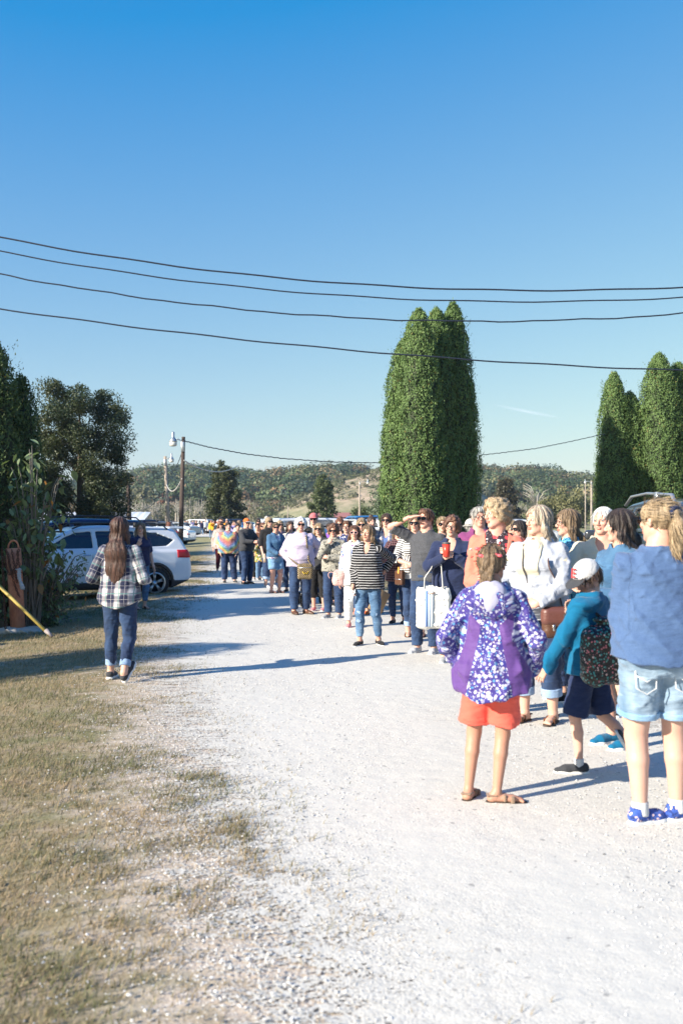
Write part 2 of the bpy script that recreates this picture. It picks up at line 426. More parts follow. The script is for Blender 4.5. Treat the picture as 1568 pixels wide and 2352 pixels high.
        col = t.mix(t.n('MapRange', {'Value': st, 'From Min': .4, 'From Max': 1.0}).outputs[0], col, (.60, .62, .60))
    elif kind == 'snake':
        d = t.n('TexNoise', {'Vector': pc, 'Scale': 16, 'Detail': 6, 'Roughness': .75, 'Distortion': 2.2}).outputs[0]
        col = t.ramp(d, [(0, c2), (.46, c2), (.5, c), (.56, tuple(x*.5+y*.5 for x, y in zip(c, c2))), (.62, c), (.7, c2)])
    elif kind == 'motif':       # outlined diamonds on a streaked ground
        st = t.noise(t.scalev(pc, (12, 160, 12)), 1, 2)
        col = t.mix(t.math('GREATER_THAN', st, .5), c, c2)
        fu = t.math('ABSOLUTE', t.math('SUBTRACT', wv[0], .5)); fv = t.math('ABSOLUTE', t.math('SUBTRACT', wv[1], .5))
        dd = t.math('ADD', fu, fv); col = t.mix(band(dd, .30, .36), col, c3); col = t.mix(band(dd, .12, .16), col, c3)
    elif kind == 'quilt':       # diamond lattice of dark bands over gold
        p = t.math('FRACT', t.math('MULTIPLY', t.math('ADD', u, v_), 1/s)); q = t.math('FRACT', t.math('MULTIPLY', t.math('SUBTRACT', u, v_), 1/s))
        m = t.math('MAXIMUM', t.math('LESS_THAN', p, .36), t.math('LESS_THAN', q, .36)); col = t.mix(m, c2, c)
    elif kind == 'camo':
        vo = t.n('TexVoronoi', {'Vector': pc, 'Scale': 1/s}); rn = t.n('SeparateColor', {'Color': vo.outputs['Color']})
        col = t.ramp(rn.outputs[0], [(0, c), (.3, c2), (.55, c3), (.75, c), (.9, (.75, .55, .55))], 'CONSTANT')
    h = t.math('ADD', t.math('MULTIPLY', wr, 1.0), t.math('MULTIPLY', fine, .05))
    nm = t.bump(h, bump, .022)
    m = t.fin(col, rough, nm, Sheen_Weight=sheen, Sheen_Roughness=.5, Specular_IOR_Level=.25)
    return m
_fab = {}
FABS = {}
def fab(k):
    if k not in _fab:
        a = FABS[k]; _fab[k] = fabric(k, **a)
    return _fab[k]
def F_(k, kind='plain', c=(.5, .5, .5), c2=(1, 1, 1), c3=(0, 0, 0), s=1.0, **kw): FABS[k] = dict(kind=kind, c=c, c2=c2, c3=c3, s=s, **kw)
# plain colours
for k, c in dict(white=(.60, .60, .60), offwhite=(.58, .56, .51), cream=(.66, .60, .46), black=(.012, .012, .014), navy=(.016, .026, .075), charcoal=(.045, .048, .055),
                 greytee=(.36, .38, .44), lavender=(.50, .44, .58), coral=(.80, .20, .14), coralshort=(.85, .13, .09), teal=(.0, .12, .25), blue=(.10, .17, .38), purple=(.20, .045, .15),
                 maroon=(.10, .012, .02), gold=(.78, .33, .015), mustard=(.75, .38, .03), navyshort=(.012, .026, .085), beige=(.42, .33, .25), pink=(.70, .22, .24), brown=(.10, .04, .02),
                 grey=(.30, .31, .33), lime=(.34, .50, .08), redc=(.6, .03, .02), orange=(.75, .16, .03), tan=(.25, .17, .12), lilac=(.32, .28, .55), darkgreen=(.02, .05, .03), hoodlining=(.40, .40, .54),
                 skyblue=(.22, .36, .62), pinkcap=(.62, .16, .17), lightgrey=(.50, .51, .54), palegrey=(.40, .43, .50), teenavy=(.02, .022, .07), violet=(.22, .09, .42)).items(): F_(k, 'plain', c)
F_('chartee', 'heather', (.035, .037, .045), (.10, .105, .12))
F_('bluetee', 'heather', (.055, .105, .22), (.08, .14, .28))
F_('sweats', 'heather', (.48, .49, .50), (.62, .63, .64))
F_('jeans', 'denim', (.009, .022, .062), (.026, .058, .135))
F_('darkjeans', 'denim', (.008, .018, .055), (.02, .045, .12))
F_('lightjeans', 'denim', (.045, .10, .19), (.13, .22, .34))
F_('paleshorts', 'denim', (.09, .16, .25), (.27, .35, .43))
F_('fadeshorts', 'denim', (.12, .24, .40), (.26, .40, .55))
F_('denimjacket', 'denim', (.03, .085, .17), (.07, .16, .28))
F_('cuffd', 'denim', (.16, .24, .38), (.28, .38, .52))
F_('plaid', 'plaid', (.58, .55, .56), (.02, .025, .06), (.07, .22, .21), .135)
F_('plaid2', 'plaid', (.56, .55, .53), (.06, .08, .16), (.50, .25, .10), .07)
F_('plaidm', 'plaid', (.11, .02, .03), (.015, .008, .012), (.40, .30, .32), .035)
F_('plaidt', 'plaid', (.01, .05, .08), (.005, .01, .02), (.02, .12, .14), .06)
F_('stripes', 'stripes', (.010, .010, .012), (.62, .62, .64), (.17, 0, 0), .033)
F_('bwstripes', 'stripes', (.70, .69, .68), (.02, .02, .024), (.5, 0, 0), .030)
F_('tiedye', 'tiedye')
F_('bokeh', 'bokeh', (.070, .036, .17), rough=.65)
F_('snake', 'snake', (.46, .44, .38), (.045, .045, .04))
F_('florwhite', 'blobs', (.02, .03, .10), (.68, .68, .74), (.22, .27, .50), .035)
F_('florblue', 'blobs', (.66, .68, .74), (.10, .16, .42), (.30, .18, .35), .04)
F_('florblack', 'blobs', (.03, .02, .03), (.62, .55, .56), (.65, .06, .08), .034)
F_('florbeige', 'blobs', (.44, .36, .32), (.60, .55, .52), (.25, .12, .10), .05)
F_('tealmotif', 'motif', (.03, .20, .36), (.16, .45, .62), (.01, .07, .20), .15)
F_('camog', 'camo', (.16, .20, .08), (.42, .48, .20), (.50, .30, .05), .035)
F_('runner', 'camo', (.04, .09, .36), (.05, .11, .42), (.025, .05, .20), .012)
F_('leopard', 'snake', (.28, .16, .08), (.03, .015, .01))

def skinmat(i, c):
    t = NT('skin_tone'); ob = t.obj(); a = t.attr('Col', 'Color')
    n1 = t.noise(ob, 13, 4); col = t.mix(t.math('MULTIPLY', n1, .7), c, (c[0], c[1]*.78, c[2]*.72))
    col = t.mix(1.0, col, a, 'MULTIPLY')
    return t.fin(col, .48, t.bump(t.noise(ob, 380, 2), .08, .003), Subsurface_Weight=.08, Subsurface_Radius=(.02, .008, .004), Subsurface_Scale=.5, Specular_IOR_Level=.35)
SKIN = [skinmat(i, c) for i, c in enumerate([(.60, .385, .30), (.54, .325, .245), (.46, .26, .185), (.63, .37, .29), (.66, .45, .37)])]
def hairmat(name, a, b, c):
    t = NT('hair_'+name); ob = t.obj(); v = t.attr('pc')
    n1 = t.noise(t.scalev(v, (1, 1, .06)), 150, 3, .6); n2 = t.noise(t.scalev(v, (1, 1, .12)), 34, 3)
    f = t.math('ADD', t.math('MULTIPLY', n1, .6), t.math('MULTIPLY', n2, .4))
    col = t.ramp(f, [(.3, a), (.5, b), (.7, c)])
    return t.fin(col, .55, t.bump(f, .9, .008), Specular_IOR_Level=.5, Sheen_Weight=.1)
HAIR = dict(
    auburn=hairmat('auburn', (.012, .005, .004), (.045, .017, .010), (.15, .055, .03)),
    red=hairmat('red', (.05, .016, .008), (.14, .05, .024), (.28, .12, .06)),
    brown=hairmat('brown', (.015, .008, .005), (.05, .026, .015), (.12, .065, .035)),
    dark=hairmat('dark', (.006, .004, .004), (.018, .011, .009), (.06, .035, .025)),
    blond=hairmat('blond', (.10, .065, .035), (.28, .20, .115), (.58, .46, .30)),
    dirty=hairmat('dirty', (.045, .028, .016), (.14, .09, .05), (.36, .26, .155)),
    streak=hairmat('streak', (.11, .08, .055), (.33, .26, .19), (.70, .62, .50)),
    white=hairmat('white', (.42, .42, .42), (.66, .66, .66), (.86, .86, .86)),
    grey=hairmat('grey', (.16, .15, .14), (.34, .33, .31), (.55, .54, .52)),
    copper=hairmat('copper', (.035, .014, .008), (.10, .042, .022), (.24, .11, .06)))
M_LENS = plain('lens_dark', (.008, .008, .01), .08, var=0)
M_FRAME = plain('frame_dark', (.015, .012, .012), .3)
M_EYE = plain('eye_white', (.6, .58, .55), .15, var=0); M_IRIS = plain('iris', (.03, .02, .015), .1, var=0)
M_SOLE = plain('sole_white', (.72, .72, .70), .7); M_SOLED = plain('sole_dark', (.05, .035, .025), .7)
M_LEATHER = plain('leather_brown', (.085, .035, .018), .45, bump=.3, bscale=90)
M_METAL = plain('metal_steel', (.6, .6, .6), .3, 1.0)
# ---------------------------------------------------------------- people
TABF = [(.455, .062, .050, .008), (.475, .090, .066, .010), (.51, .105, .073, .010), (.54, .104, .070, .007), (.575, .092, .060, .001), (.61, .080, .053, -.002),
        (.645, .079, .053, -.002), (.68, .084, .058, -.005), (.72, .090, .065, -.009), (.75, .092, .062, -.006), (.78, .094, .054, 0), (.805, .090, .046, .003), (.825, .066, .038, .006), (.845, .042, .032, .007), (.87, .034, .03, .006)]
TABM = [(.455, .062, .052, .006), (.475, .088, .066, .008), (.51, .098, .070, .008), (.54, .097, .068, .004), (.575, .094, .064, -.001), (.61, .091, .061, -.003),
        (.645, .091, .061, -.003), (.68, .095, .063, -.003), (.72, .101, .065, -.004), (.75, .105, .063, -.002), (.78, .107, .056, 0), (.805, .102, .048, .003), (.825, .074, .04, .006), (.845, .046, .035, .007), (.87, .037, .033, .006)]
GEST = {
 'down': ((.140, -.005, .475), (.4, 1, 0), None), 'downf': ((.135, -.06, .485), (.4, 1, 0), None),
 'hip': ((.120, -.03, .575), (1, .7, 0), (-.8, -.5, -.3)), 'pocket': ((.118, -.05, .505), (.7, 1, 0), (-.25, -.15, -1)),
 'clasp': ((.045, -.145, .565), (1, .5, -.2), (-1, -.15, -.1)), 'cross': ((-.045, -.135, .655), (1, -.1, -.7), (-1, .1, .15)),
 'phone': ((.045, -.19, .655), (1, .3, -1), (-.6, -.6, .5)), 'cup': ((.03, -.165, .735), (1, 0, -1), (-.75, -.5, .35)),
 'shade': ((.088, -.095, .942), (1, -.15, -.25), (-1, -.12, .10)), 'chin': ((.035, -.115, .80), (.5, -.3, -1), (-.5, -.1, .9)),
 'back': ((.02, .135, .565), (1, .5, 0), (-1, 0, -.1)), 'fwd': ((.115, -.15, .60), (.7, 1, -.4), (-.2, -1, 0)),
 'face': ((.05, -.10, .87), (.8, -.3, -.6), (-.3, 0, 1)), 'strap': ((.08, -.10, .74), (.6, .3, -1), (-.2, -.3, 1)),
 'swing': ((.140, .09, .49), (.3, 1, 0), None), 'hold': ((.155, -.035, .48), (.5, 1, 0), (0, -.1, -1)),
 'elbowbag': ((.07, -.15, .67), (1, .2, -1), (-.7, -.5, .4)), 'up': ((.09, -.07, 1.0), (1, -.1, .2), (-.3, -.1, 1))}
def ik(a, b, l1, l2, hint):
    a = np.asarray(a, float); b = np.asarray(b, float); d = b-a; L = np.linalg.norm(d); mx = (l1+l2)*.998
    if L > mx: b = a+d/L*mx; L = mx
    u = d/np.linalg.norm(d); x = (l1*l1-l2*l2+L*L)/(2*L); y = math.sqrt(max(l1*l1-x*x, 1e-8))
    h = np.asarray(hint, float); h = h-u*h.dot(u); h /= np.linalg.norm(h)+1e-9
    return a+u*x+h*y, b
_shoe = {}
def shoe_geo(kind, L, v):
    """shoe in foot space: ankle above the origin, toe towards -y; returns upper and sole"""
    key = (kind, round(L, 3), round(v, 3))
    if key in _shoe: return _shoe[key]
    k = L/.25
    s = SD((-.06*k, -.21*k, 0), (.06*k, .09*k, .17*k), v)
    if kind != 'sandal':
        s.cone((0, .035*k, .045*k), (0, -.10*k, .034*k), .034*k, .036*k, .02)
        s.cone((.004*k, -.10*k, .030*k), (0, -.155*k, .026*k), .040*k, .030*k, .02, sq=((0, 0, 1), .72))
        top = {'boot': .15, 'sneak': .085, 'flat': .062, 'clog': .062}[kind]
        s.cone((0, .025*k, .05*k), (0, .02*k, top*k), .036*k, .034*k if kind != 'flat' else .03*k, .02, fq=True)
        s.plane((0, 0, -1), -.014*k, .003)
        up = s.mesh()
    else:
        s.rbox((0, -.095*k, .035*k), (.046*k, .013*k, .021*k), .006*k); s.rbox((0, -.048*k, .044*k), (.040*k, .009*k, .022*k), .006*k)
        s.rbox((0, .03*k, .058*k), (.034*k, .034*k, .006*k), .004*k)
        s.plane((0, 0, -1), -.014*k, .003); up = s.mesh()
    s = SD((-.06*k, -.21*k, -.005), (.06*k, .09*k, .05*k), v)
    th = .026 if kind != 'sandal' else .022
    s.cone((0, .037*k, .0), (0, -.03*k, 0), .038*k, .034*k, .02); s.cone((0, -.03*k, 0), (.003*k, -.11*k, 0), .034*k, .045*k, .02); s.cone((.003*k, -.11*k, 0), (0, -.16*k, 0), .045*k, .034*k, .02)
    s.plane((0, 0, 1), th*k, .004); s.plane((0, 0, -1), -.001, .002)
    so = s.mesh(); _shoe[key] = (up, so); return up, so

def person(px, d, H, rot, label, w=1.0, sex='f', belly=0.0, bust=.015, skin=0, hair=None, head=(0, 0, 0), arms=('down', 'down'), legs=((0, 0, 0, 0, 0), (0, 0, 0, 0, 0)),
           top=None, inner=None, bottom=None, shoes=('sneak', 'black', 'w'), glasses=None, cap=None, lean=(0, 0), kid=0.0, group=None, gx=None, face='neutral', res=1.0, hands=('relax', 'relax'), dz=0.0, extra=None, shw=1.0, hf=None):
    tab = TABM if sex == 'm' else TABF; w = 1+(w-1)*.62
    x0 = X(px, d) if gx is None else gx; z0 = G(x0, d)+dz
    v = float(np.clip(d*.00078, .0068, .026))*res; vh = float(np.clip(d*.00042, .0034, .011))*res; vd = float(np.clip(d*.00040, .0034, .010))*res
    far = d > 45
    hh = .132*H*(1+.28*kid)
    # --- torso table
    zz = np.linspace(.40, .90, 260); T = np.array(tab)
    A = np.interp(zz, T[:, 0], T[:, 1]); B = np.interp(zz, T[:, 0], T[:, 2]); Cc = np.interp(zz, T[:, 0], T[:, 3])
    kr = np.hanning(17); kr /= kr.sum()
    pad = lambda q: np.convolve(np.pad(q, 8, 'edge'), kr, 'valid')
    wf = np.where(zz < .80, w, 1+(w-1)*.35)
    A = pad(A*wf)*H; B = pad(B*wf)*H; Cc = pad(Cc)*H
    if sex == 'm': A *= .98
    bl = np.exp(-((zz-.60)/.055)**2); B += belly*.5*bl; Cc -= belly*.5*bl; A += belly*.3*bl
    if sex == 'f' and bust: bu = np.exp(-((zz-.725)/.032)**2); B += bust*.6*bu; Cc -= bust*.6*bu
    lx, ly = lean; zm = zz*H; hz = .50*H
    CX = lx*np.maximum(zm-hz, 0); CY = Cc+ly*np.maximum(zm-hz, 0)
    TB = (zm, A, B, CX, CY)
    def lt(p): p = np.array(p, float); dzz = max(p[2]-hz, 0); return p+np.array([lx*dzz, ly*dzz, 0])
    sw = (.104 if sex == 'm' else .094)*shw*(1+(w-1)*.45)
    nb = lt((0, .006*H, .822*H)); hc = lt((0, -.006*H, H-.5*hh)) if hf is None else lt((hf[0], hf[1]-.006*H, H-.5*hh+hf[2]))
    nr = (.037 if sex == 'm' else .031)*H*(1+(w-1)*.4)
    Rh = Rz(math.radians(head[0])) @ Rx(math.radians(-head[1])) @ Ry(math.radians(head[2]))
    def hp(p): return hc+Rh @ (np.array(p, float)*hh)
    # --- joints
    arm = {}
    for s_, g in ((1, arms[0]), (-1, arms[1])):
        if isinstance(g, str): g = GEST[g]
        tgt, hint, fd = g; S = lt((s_*sw*H, .004*H, .795*H))
        W = lt((tgt[0]*s_*(1+(w-1)*.35 if abs(tgt[0]) > .1 else 1), tgt[1]*(1+(w-1)*.5), tgt[2])) if False else lt((tgt[0]*s_*H*(1+(w-1)*(.5 if abs(tgt[0]) > .1 else 0)), (tgt[1]*(1+(w-1)*.45))*H-(belly*.8 if tgt[1] < -.1 and tgt[2] < .7 else 0), tgt[2]*H))
        E, W = ik(S, W, .178*H, .152*H, (hint[0]*s_, hint[1], hint[2]))
        fa = nrm(W-E); fdir = fa if fd is None else nrm(nrm((fd[0]*s_, fd[1], fd[2]))+fa*.25)
        arm[s_] = (S, E, W, fdir)
    leg = {}
    for s_, g in ((1, legs[0]), (-1, legs[1])):
        ox, oy, oz, yaw, pit = g
        hpj = np.array((s_*.050*H*(1+(w-1)*.3), .004*H, .495*H)); base = np.array((s_*.058*H+ox*H, oy*H, oz*H))
        RF = Rz(math.radians(yaw*1.0)) @ Rx(math.radians(pit))
        an = base+RF @ np.array((0, .0, .047*H))
        K, an2 = ik(hpj, an, .232*H, .222*H, (s_*.12, -1, 0)); base = base+(an2-an)
        leg[s_] = (hpj, K, an2, base, RF)
    lo = np.array([min(TB[3].min()-A.max(), *(min(q[0] for q in arm[s_][:3]) for s_ in (1, -1)), *(min(q[0] for q in leg[s_][:4]) for s_ in (1, -1)))-.10,
                   min(-.2*H, *(min(q[1] for q in arm[s_][:3]) for s_ in (1, -1)), *(min(q[1] for q in leg[s_][:4]) for s_ in (1, -1)))-.10, -.03])
    hi = np.array([max(TB[3].max()+A.max(), *(max(q[0] for q in arm[s_][:3]) for s_ in (1, -1)), *(max(q[0] for q in leg[s_][:4]) for s_ in (1, -1)))+.10,
                   max(.16*H, *(max(q[1] for q in arm[s_][:3]) for s_ in (1, -1)), *(max(q[1] for q in leg[s_][:4]) for s_ in (1, -1)))+.10, .90*H])
    m_ = 1 if sex == 'm' else 0
    ru, re_, rw = np.array([.0285, .0235, .0150])*H*(1+(w-1)*.75)*(1.06 if m_ else 1)*(1-.15*kid)
    rt, rk, rc, ra = np.array([.0530, .0335, .0315, .0205])*H*(1+(w-1)*.75)*(1-.12*kid)
    rt *= (.96 if m_ else 1)
    def arms_to(S, infl, frac=9, k=.03, flat=False, ex=0.0, puff=0.0):
        for s_ in (1, -1):
            a, e, q, _ = arm[s_]; f1 = min(frac, .5)/.5; f2 = (min(frac, 1)-.5)/.5
            S.cone(nb+np.array((s_*.02*H, 0, -.022*H)), a-np.array((s_*.012*H, 0, .004*H)), .026*H+infl, .026*H+infl, k)
            if f1 < 1:
                p = a+(e-a)*f1; S.cone(a, p, ru*1.0+infl, ru+(re_-ru)*f1+infl*1.5+ex, k*.6, fq=flat)
            else:
                S.cone(a, e, ru*1.0+infl, re_+infl*1.1, k*.8)
                if f2 > 0:
                    p = e+(q-e)*min(f2, 1); S.cone(e, p, re_+infl*1.1, re_+(rw-re_)*min(f2, 1)+infl+ex, k*.5, fq=flat)
    def legs_to(S, infl, frac=9, k=.02, flat=False, hem=0.0):
        for s_ in (1, -1):
            h, kn, an, base, RF = leg[s_]; f1 = min(frac, .5)/.5; f2 = (min(frac, 1)-.5)/.5
            up = h+np.array((0, 0, .01*H))
            if f1 < 1:
                p = h+(kn-h)*f1; S.cone(up, p, rt+infl, rt+(rk-rt)*f1+infl+hem, k, fq=flat)
            else:
                S.cone(up, kn, rt+infl, rk+infl+hem*.4, k)
                if f2 > 0:
                    md = kn+(an-kn)*.33+np.array((0, .006*H, 0)); p = kn+(an-kn)*min(f2, 1)
                    if f2 > .35:
                        S.cone(kn, md, rk+infl+hem*.4, rc+infl+hem*.7, k*.6); t_ = (min(f2, 1)-.33)/.67
                        S.cone(md, p, rc+infl+hem*.7, rc+(ra-rc)*t_+infl+hem, k*.6, fq=flat)
                    else: S.cone(kn, p, rk+infl+hem*.4, rk+infl+hem*.6, k*.6, fq=flat)
    def pc_of(V):
        P = np.array(V); best = np.full(len(P), .0); out = np.stack([P[:, 0], P[:, 2], P[:, 1]], 1)
        ta = np.interp(P[:, 2], TB[0], A); tb_ = np.interp(P[:, 2], TB[0], B); cx = np.interp(P[:, 2], TB[0], CX); cy = np.interp(P[:, 2], TB[0], CY)
        tor = (np.sqrt(((P[:, 0]-cx)/ta)**2+((P[:, 1]-cy)/tb_)**2)-1)*ta
        msk = np.zeros(len(P), bool)
        for s_ in (1, -1):
            a, e, q, _ = arm[s_]
            for (p0, p1, r0, l0) in ((a, e, ru, 0), (e, q, re_, .178*H)):
                ba = p1-p0; L = np.linalg.norm(ba); t = np.clip(((P-p0) @ ba)/L**2, -.5 if p0 is a else -.3, 1.3 if p0 is a else 1.6)
                dv = P-p0-np.clip(t, 0, 9)[:, None]*ba; dd = np.linalg.norm(dv, axis=1)-r0
                m = (dd < tor-.005) & (dd < np.where(msk, best, 9)) & (P[:, 2] > .40*H) & ((P[:, 0]-a[0]*.75)*s_ > -.02 if p0 is a else True)
                n1 = nrm(np.cross(ba, (0, 1, 0.2))); n2 = np.cross(nrm(ba), n1)
                ang = np.arctan2(dv @ n1, dv @ n2)
                out[m] = np.stack([ang*.055+.3*s_, .80*H-l0-t*L, np.zeros(len(P))], 1)[m]; best = np.where(m, dd, best); msk |= m
        return out, msk
    # --- body
    b = SD(lo, hi, v)
    b.torso(TB, -.003, .47*H, .88*H, .03, .02); arms_to(b, -.002, 1.0, .028); legs_to(b, -.003, 1.0, .02)
    b.cone(nb+np.array((0, .004*H, -.01*H)), hc+Rh @ np.array((0, .12*hh, -.22*hh)), nr*1.1, nr, .03)
    for s_ in (1, -1):
        h, kn, an, base, RF = leg[s_]; q = lambda *p: base+RF @ (np.array(p)*H)
        b.cone(an, q(0, .018, .026), ra, .019*H, .012); b.cone(q(0, .018, .024), q(0, -.06, .022), .018*H, .019*H, .012, sq=(RF[:, 2], .8)); b.cone(q(0, -.03, .03), q(0, -.088, .019), .017*H, .015*H, .012, sq=(RF[:, 2], .7))
        if shoes and shoes[0] == 'sandal' and d < 12:
            for i in range(5): b.ell(q((-.016+.008*i)*s_*-1, -.100+.004*i, .017), (.0058*H, .012*H, .006*H), .003)
    parts = [b.mesh()]
    # --- head
    Mh = Rh*hh
    hs = SD(hc-.78*hh, hc+.66*hh, vh)
    E_ = lambda c, r, k=.0, op='u': hs.ell(hp(c), np.array(r)*hh, k*hh, op, Rh)
    Cn = lambda p, q_, a, b_, k=0, op='u', **kw: hs.cone(hp(p), hp(q_), a*hh, b_*hh, k*hh, op, **kw)
    E_((0, .07, .13), (.335, .415, .36)); E_((0, -.07, -.16), (.262, .29, .33), .10)
    for s_ in (1, -1): Cn((s_*.215, .04, -.22), (s_*.06, -.23, -.40), .085, .07, .10)
    E_((0, -.255, -.42), (.085, .07, .065), .10)
    for s_ in (1, -1):
        E_((s_*.165, -.265, -.10), (.09, .075, .075), .08); E_((s_*.135, -.395, .015), (.088, .075, .062), .06, 's'); Cn((s_*.07, -.335, .085), (s_*.21, -.285, .085), .035, .03, .05)
        E_((s_*.345, .06, -.03), (.035, .07, .105), .025); E_((s_*.372, .035, -.02), (.02, .035, .055), .02, 's')
    Cn((0, -.345, .04), (0, -.435, -.115), .035, .052, .045); E_((0, -.395, -.14), (.085, .05, .04), .03)
    E_((0, -.365, -.245), (.10, .035, .022), .03); E_((0, -.36, -.295), (.085, .04, .028), .03)
    if face == 'open': E_((0, -.40, -.27), (.06, .05, .022), .02, 's')
    Cn((0, .10, -.22), tuple(Rh.T @ (nb-hc)/hh), nr/hh, nr*1.1/hh, .08)
    hs.plane((0, 0, -1), -(nb[2]-.01*H))
    hv, hfc = hs.mesh()
    parts.append((hv, hfc))
    # --- hands
    if not far or True:
        hk = H/1.70*(1.04 if m_ else .94)*(1-.05*kid)
        for s_, hm in ((1, hands[0]), (-1, hands[1])):
            a, e, q, fd = arm[s_]
            fa = nrm(q-e)
            pn = np.array((-s_*1.0, 0, 0)) if fd[2] < -.75 else (np.array((0, .9, -.3)) if abs(fd[2]) < .6 else np.array((-s_*.3, .9, 0)))
            if hm == 'flat': pn = np.array((0, 0, -1.0))
            pn = nrm(pn-fd*pn.dot(fd)); sd_ = np.cross(fd, pn)
            if sd_.dot(np.array((-.2*s_, -1, .8))) < 0: sd_ = -sd_
            cu = {'relax': .35, 'grip': 1.0, 'flat': .05, 'fist': 1.35}[hm]
            c0 = q+fd*.048*hk
            S = SD(q-.19*hk, q+.19*hk, vd)
            M3 = np.stack([sd_, fd, pn], 1)
            S.cone(q-fa*.05*hk, q, rw, rw*.92, .01); S.cone(q, q+fd*.03*hk, rw*.92, .020*hk, .015, sq=(pn, .75))
            S.rbox(c0+fd*.006*hk, (.039*hk, .047*hk, .0135*hk), .013*hk, .014, M=M3)
            for i, (o_, L_) in enumerate(((.029, .070), (.010, .080), (-.010, .074), (-.028, .058))):
                r0 = q+fd*.088*hk+sd_*o_*hk*.98; an_ = cu*(.75+.12*i); f1 = nrm(fd*math.cos(an_)+pn*math.sin(an_)+sd_*o_*1.6); f2 = nrm(fd*math.cos(an_*2.1)+pn*math.sin(an_*2.1))
                p1 = r0+f1*L_*.52*hk; p2 = p1+f2*L_*.48*hk
                S.cone(r0-fd*.012*hk, p1, .0092*hk, .0082*hk, .003); S.cone(p1, p2, .0082*hk, .0068*hk, .002)
            th0 = q+fd*.022*hk+sd_*.026*hk; d1 = nrm(sd_*.75+fd*.8+pn*.25*(1+cu)); d2 = nrm(sd_*(.35-.3*cu)+fd*.9+pn*.4*cu)
            S.cone(th0, th0+d1*.038*hk, .0135*hk, .0105*hk, .010); S.cone(th0+d1*.038*hk, th0+d1*.038*hk+d2*.034*hk, .0105*hk, .0078*hk, .003)
            parts.append(S.mesh())
    V, F = cat(parts)
    col = np.ones((len(V), 3))
    nb0 = len(parts[0][0]); L_ = (V[nb0:nb0+len(hv)]-hc) @ Rh/hh
    lip = (((L_[:, 0]/.105)**2+((L_[:, 2]+.27)/.05)**2) < 1) & (L_[:, 1] < -.34)
    brow = (((np.abs(L_[:, 0])-.14)/.09)**2+((L_[:, 2]-.115-.03*(1-((np.abs(L_[:, 0])-.14)/.1)**2))/.022)**2 < 1) & (L_[:, 1] < -.2)
    cheek = np.exp(-(((np.abs(L_[:, 0])-.18)/.09)**2+((L_[:, 2]+.12)/.09)**2))*(L_[:, 1] < 0)
    hcol = col[nb0:nb0+len(hv)]; hcol *= 1-.12*cheek[:, None]*np.array((0, 1, .9)); hcol[lip] = (.86, .50, .48) if sex == 'f' else (.88, .65, .62); hcol[brow] = (.38, .34, .32) if hair and hair[1] not in ('white', 'streak') else (.7, .66, .6)
    stub = hair and len(hair) > 3 and hair[3] == 'goatee'
    body = mk('person', V, F, SKIN[skin], col=col)
    body.location = (x0, d, z0); body.rotation_euler = (0, 0, math.radians(rot))
    tag(body, label, 'person', group)
    info = dict(obj=body, H=H, hh=hh, hc=hc, Rh=Rh, arm=arm, leg=leg, TB=TB, z0=z0, x0=x0, d=d, rot=math.radians(rot), v=v, nb=nb, rw=rw, A=A, B=B)
    # --- eyes
    if d < 30 and glasses != 'sun':
        for s_ in (1, -1):
            ev, ef = lathe([(0, -1), (.6, -.8), (1, 0), (.6, .8), (0, 1)], 8); mi = None
            ev = hp((s_*.135, -.318, .012))+(ev*.052*hh*np.array((1, 1, .8))) @ Rh.T
            eye = mk('eye', ev, ef, M_EYE, body)
            iv, if_ = lathe([(1, -.15), (.8, .12), (.3, .2)], 8, M=Rx(PI/2)); mk('iris', hp((s_*.135, -.368, .012))+(iv*.026*hh) @ Rh.T, if_, M_IRIS, eye)
    if stub:
        s = SD(hc-.6*hh, hc+.5*hh, vh); s.ell(hp((0, -.25, -.40)), np.array((.14, .10, .12))*hh, 0, 'u', Rh); s.cone(hp((-.11, -.385, -.235)), hp((.11, -.385, -.235)), .03*hh, .03*hh, .02)
        mv, mf = s.mesh(); mk('beard', mv, mf, HAIR['grey'], body, vec=mv)
    # --- glasses
    if glasses:
        gk = glasses; fm = {'sun': M_FRAME, 'sunpink': plain('frame_pink', (.7, .4, .38), .3), 'clear': M_FRAME, 'sunwhite': M_FRAME}[gk]; pts = []
        th = .012
        for s_ in (1, -1):
            lv, lf = lathe([(0, -th), (.98, -th), (1, 0), (.98, th), (0, th)], 14, M=Rx(PI/2)); lv = np.sign(lv)*np.abs(lv)**np.array((.8, 1, .8)); lv = lv*np.array((.125, 1, .098 if gk != 'clear' else .085))
            lv = lv @ Rz(s_*.18).T
            if gk != 'clear': mkl = ('lens', hp((s_*.145, -.41, .005))+(lv*hh) @ Rh.T, lf); pts.append(mkl)
        fr = []
        for s_ in (1, -1):
            if gk in ('clear', 'sunpink'):
                a = np.arange(19)*2*PI/18; P = np.stack([np.cos(a)*.128, -.002*np.ones(19), np.sin(a)*(.088 if gk == 'clear' else .105)], 1) @ Rz(s_*.18).T+np.array((s_*.145, -.41, .005)); fr.append(tube(hc+(P*hh) @ Rh.T, (.011 if gk == 'clear' else .02)*hh, 5, False))
            fr.append(tube([hp((s_*.26, -.385, .03)), hp((s_*.33, -.2, .03)), hp((s_*.35, .08, .02)), hp((s_*.33, .14, -.04))], .014*hh, 5, flat=.6))
        fr.append(tube([hp((-.03, -.425, .03)), hp((0, -.44, .035)), hp((.03, -.425, .03))], .013*hh, 5))
        if gk == 'sun': fr.append(tube([hp((-.265, -.375, .085)), hp((-.14, -.43, .10)), hp((0, -.435, .075)), hp((.14, -.43, .10)), hp((.265, -.375, .085))], .013*hh, 5))
        gv, gf = cat(fr); g = mk('sunglasses' if gk != 'clear' else 'spectacles', gv, gf, fm, body)
        for nm, lv, lf in pts: mk(nm, lv, lf, M_LENS, g)
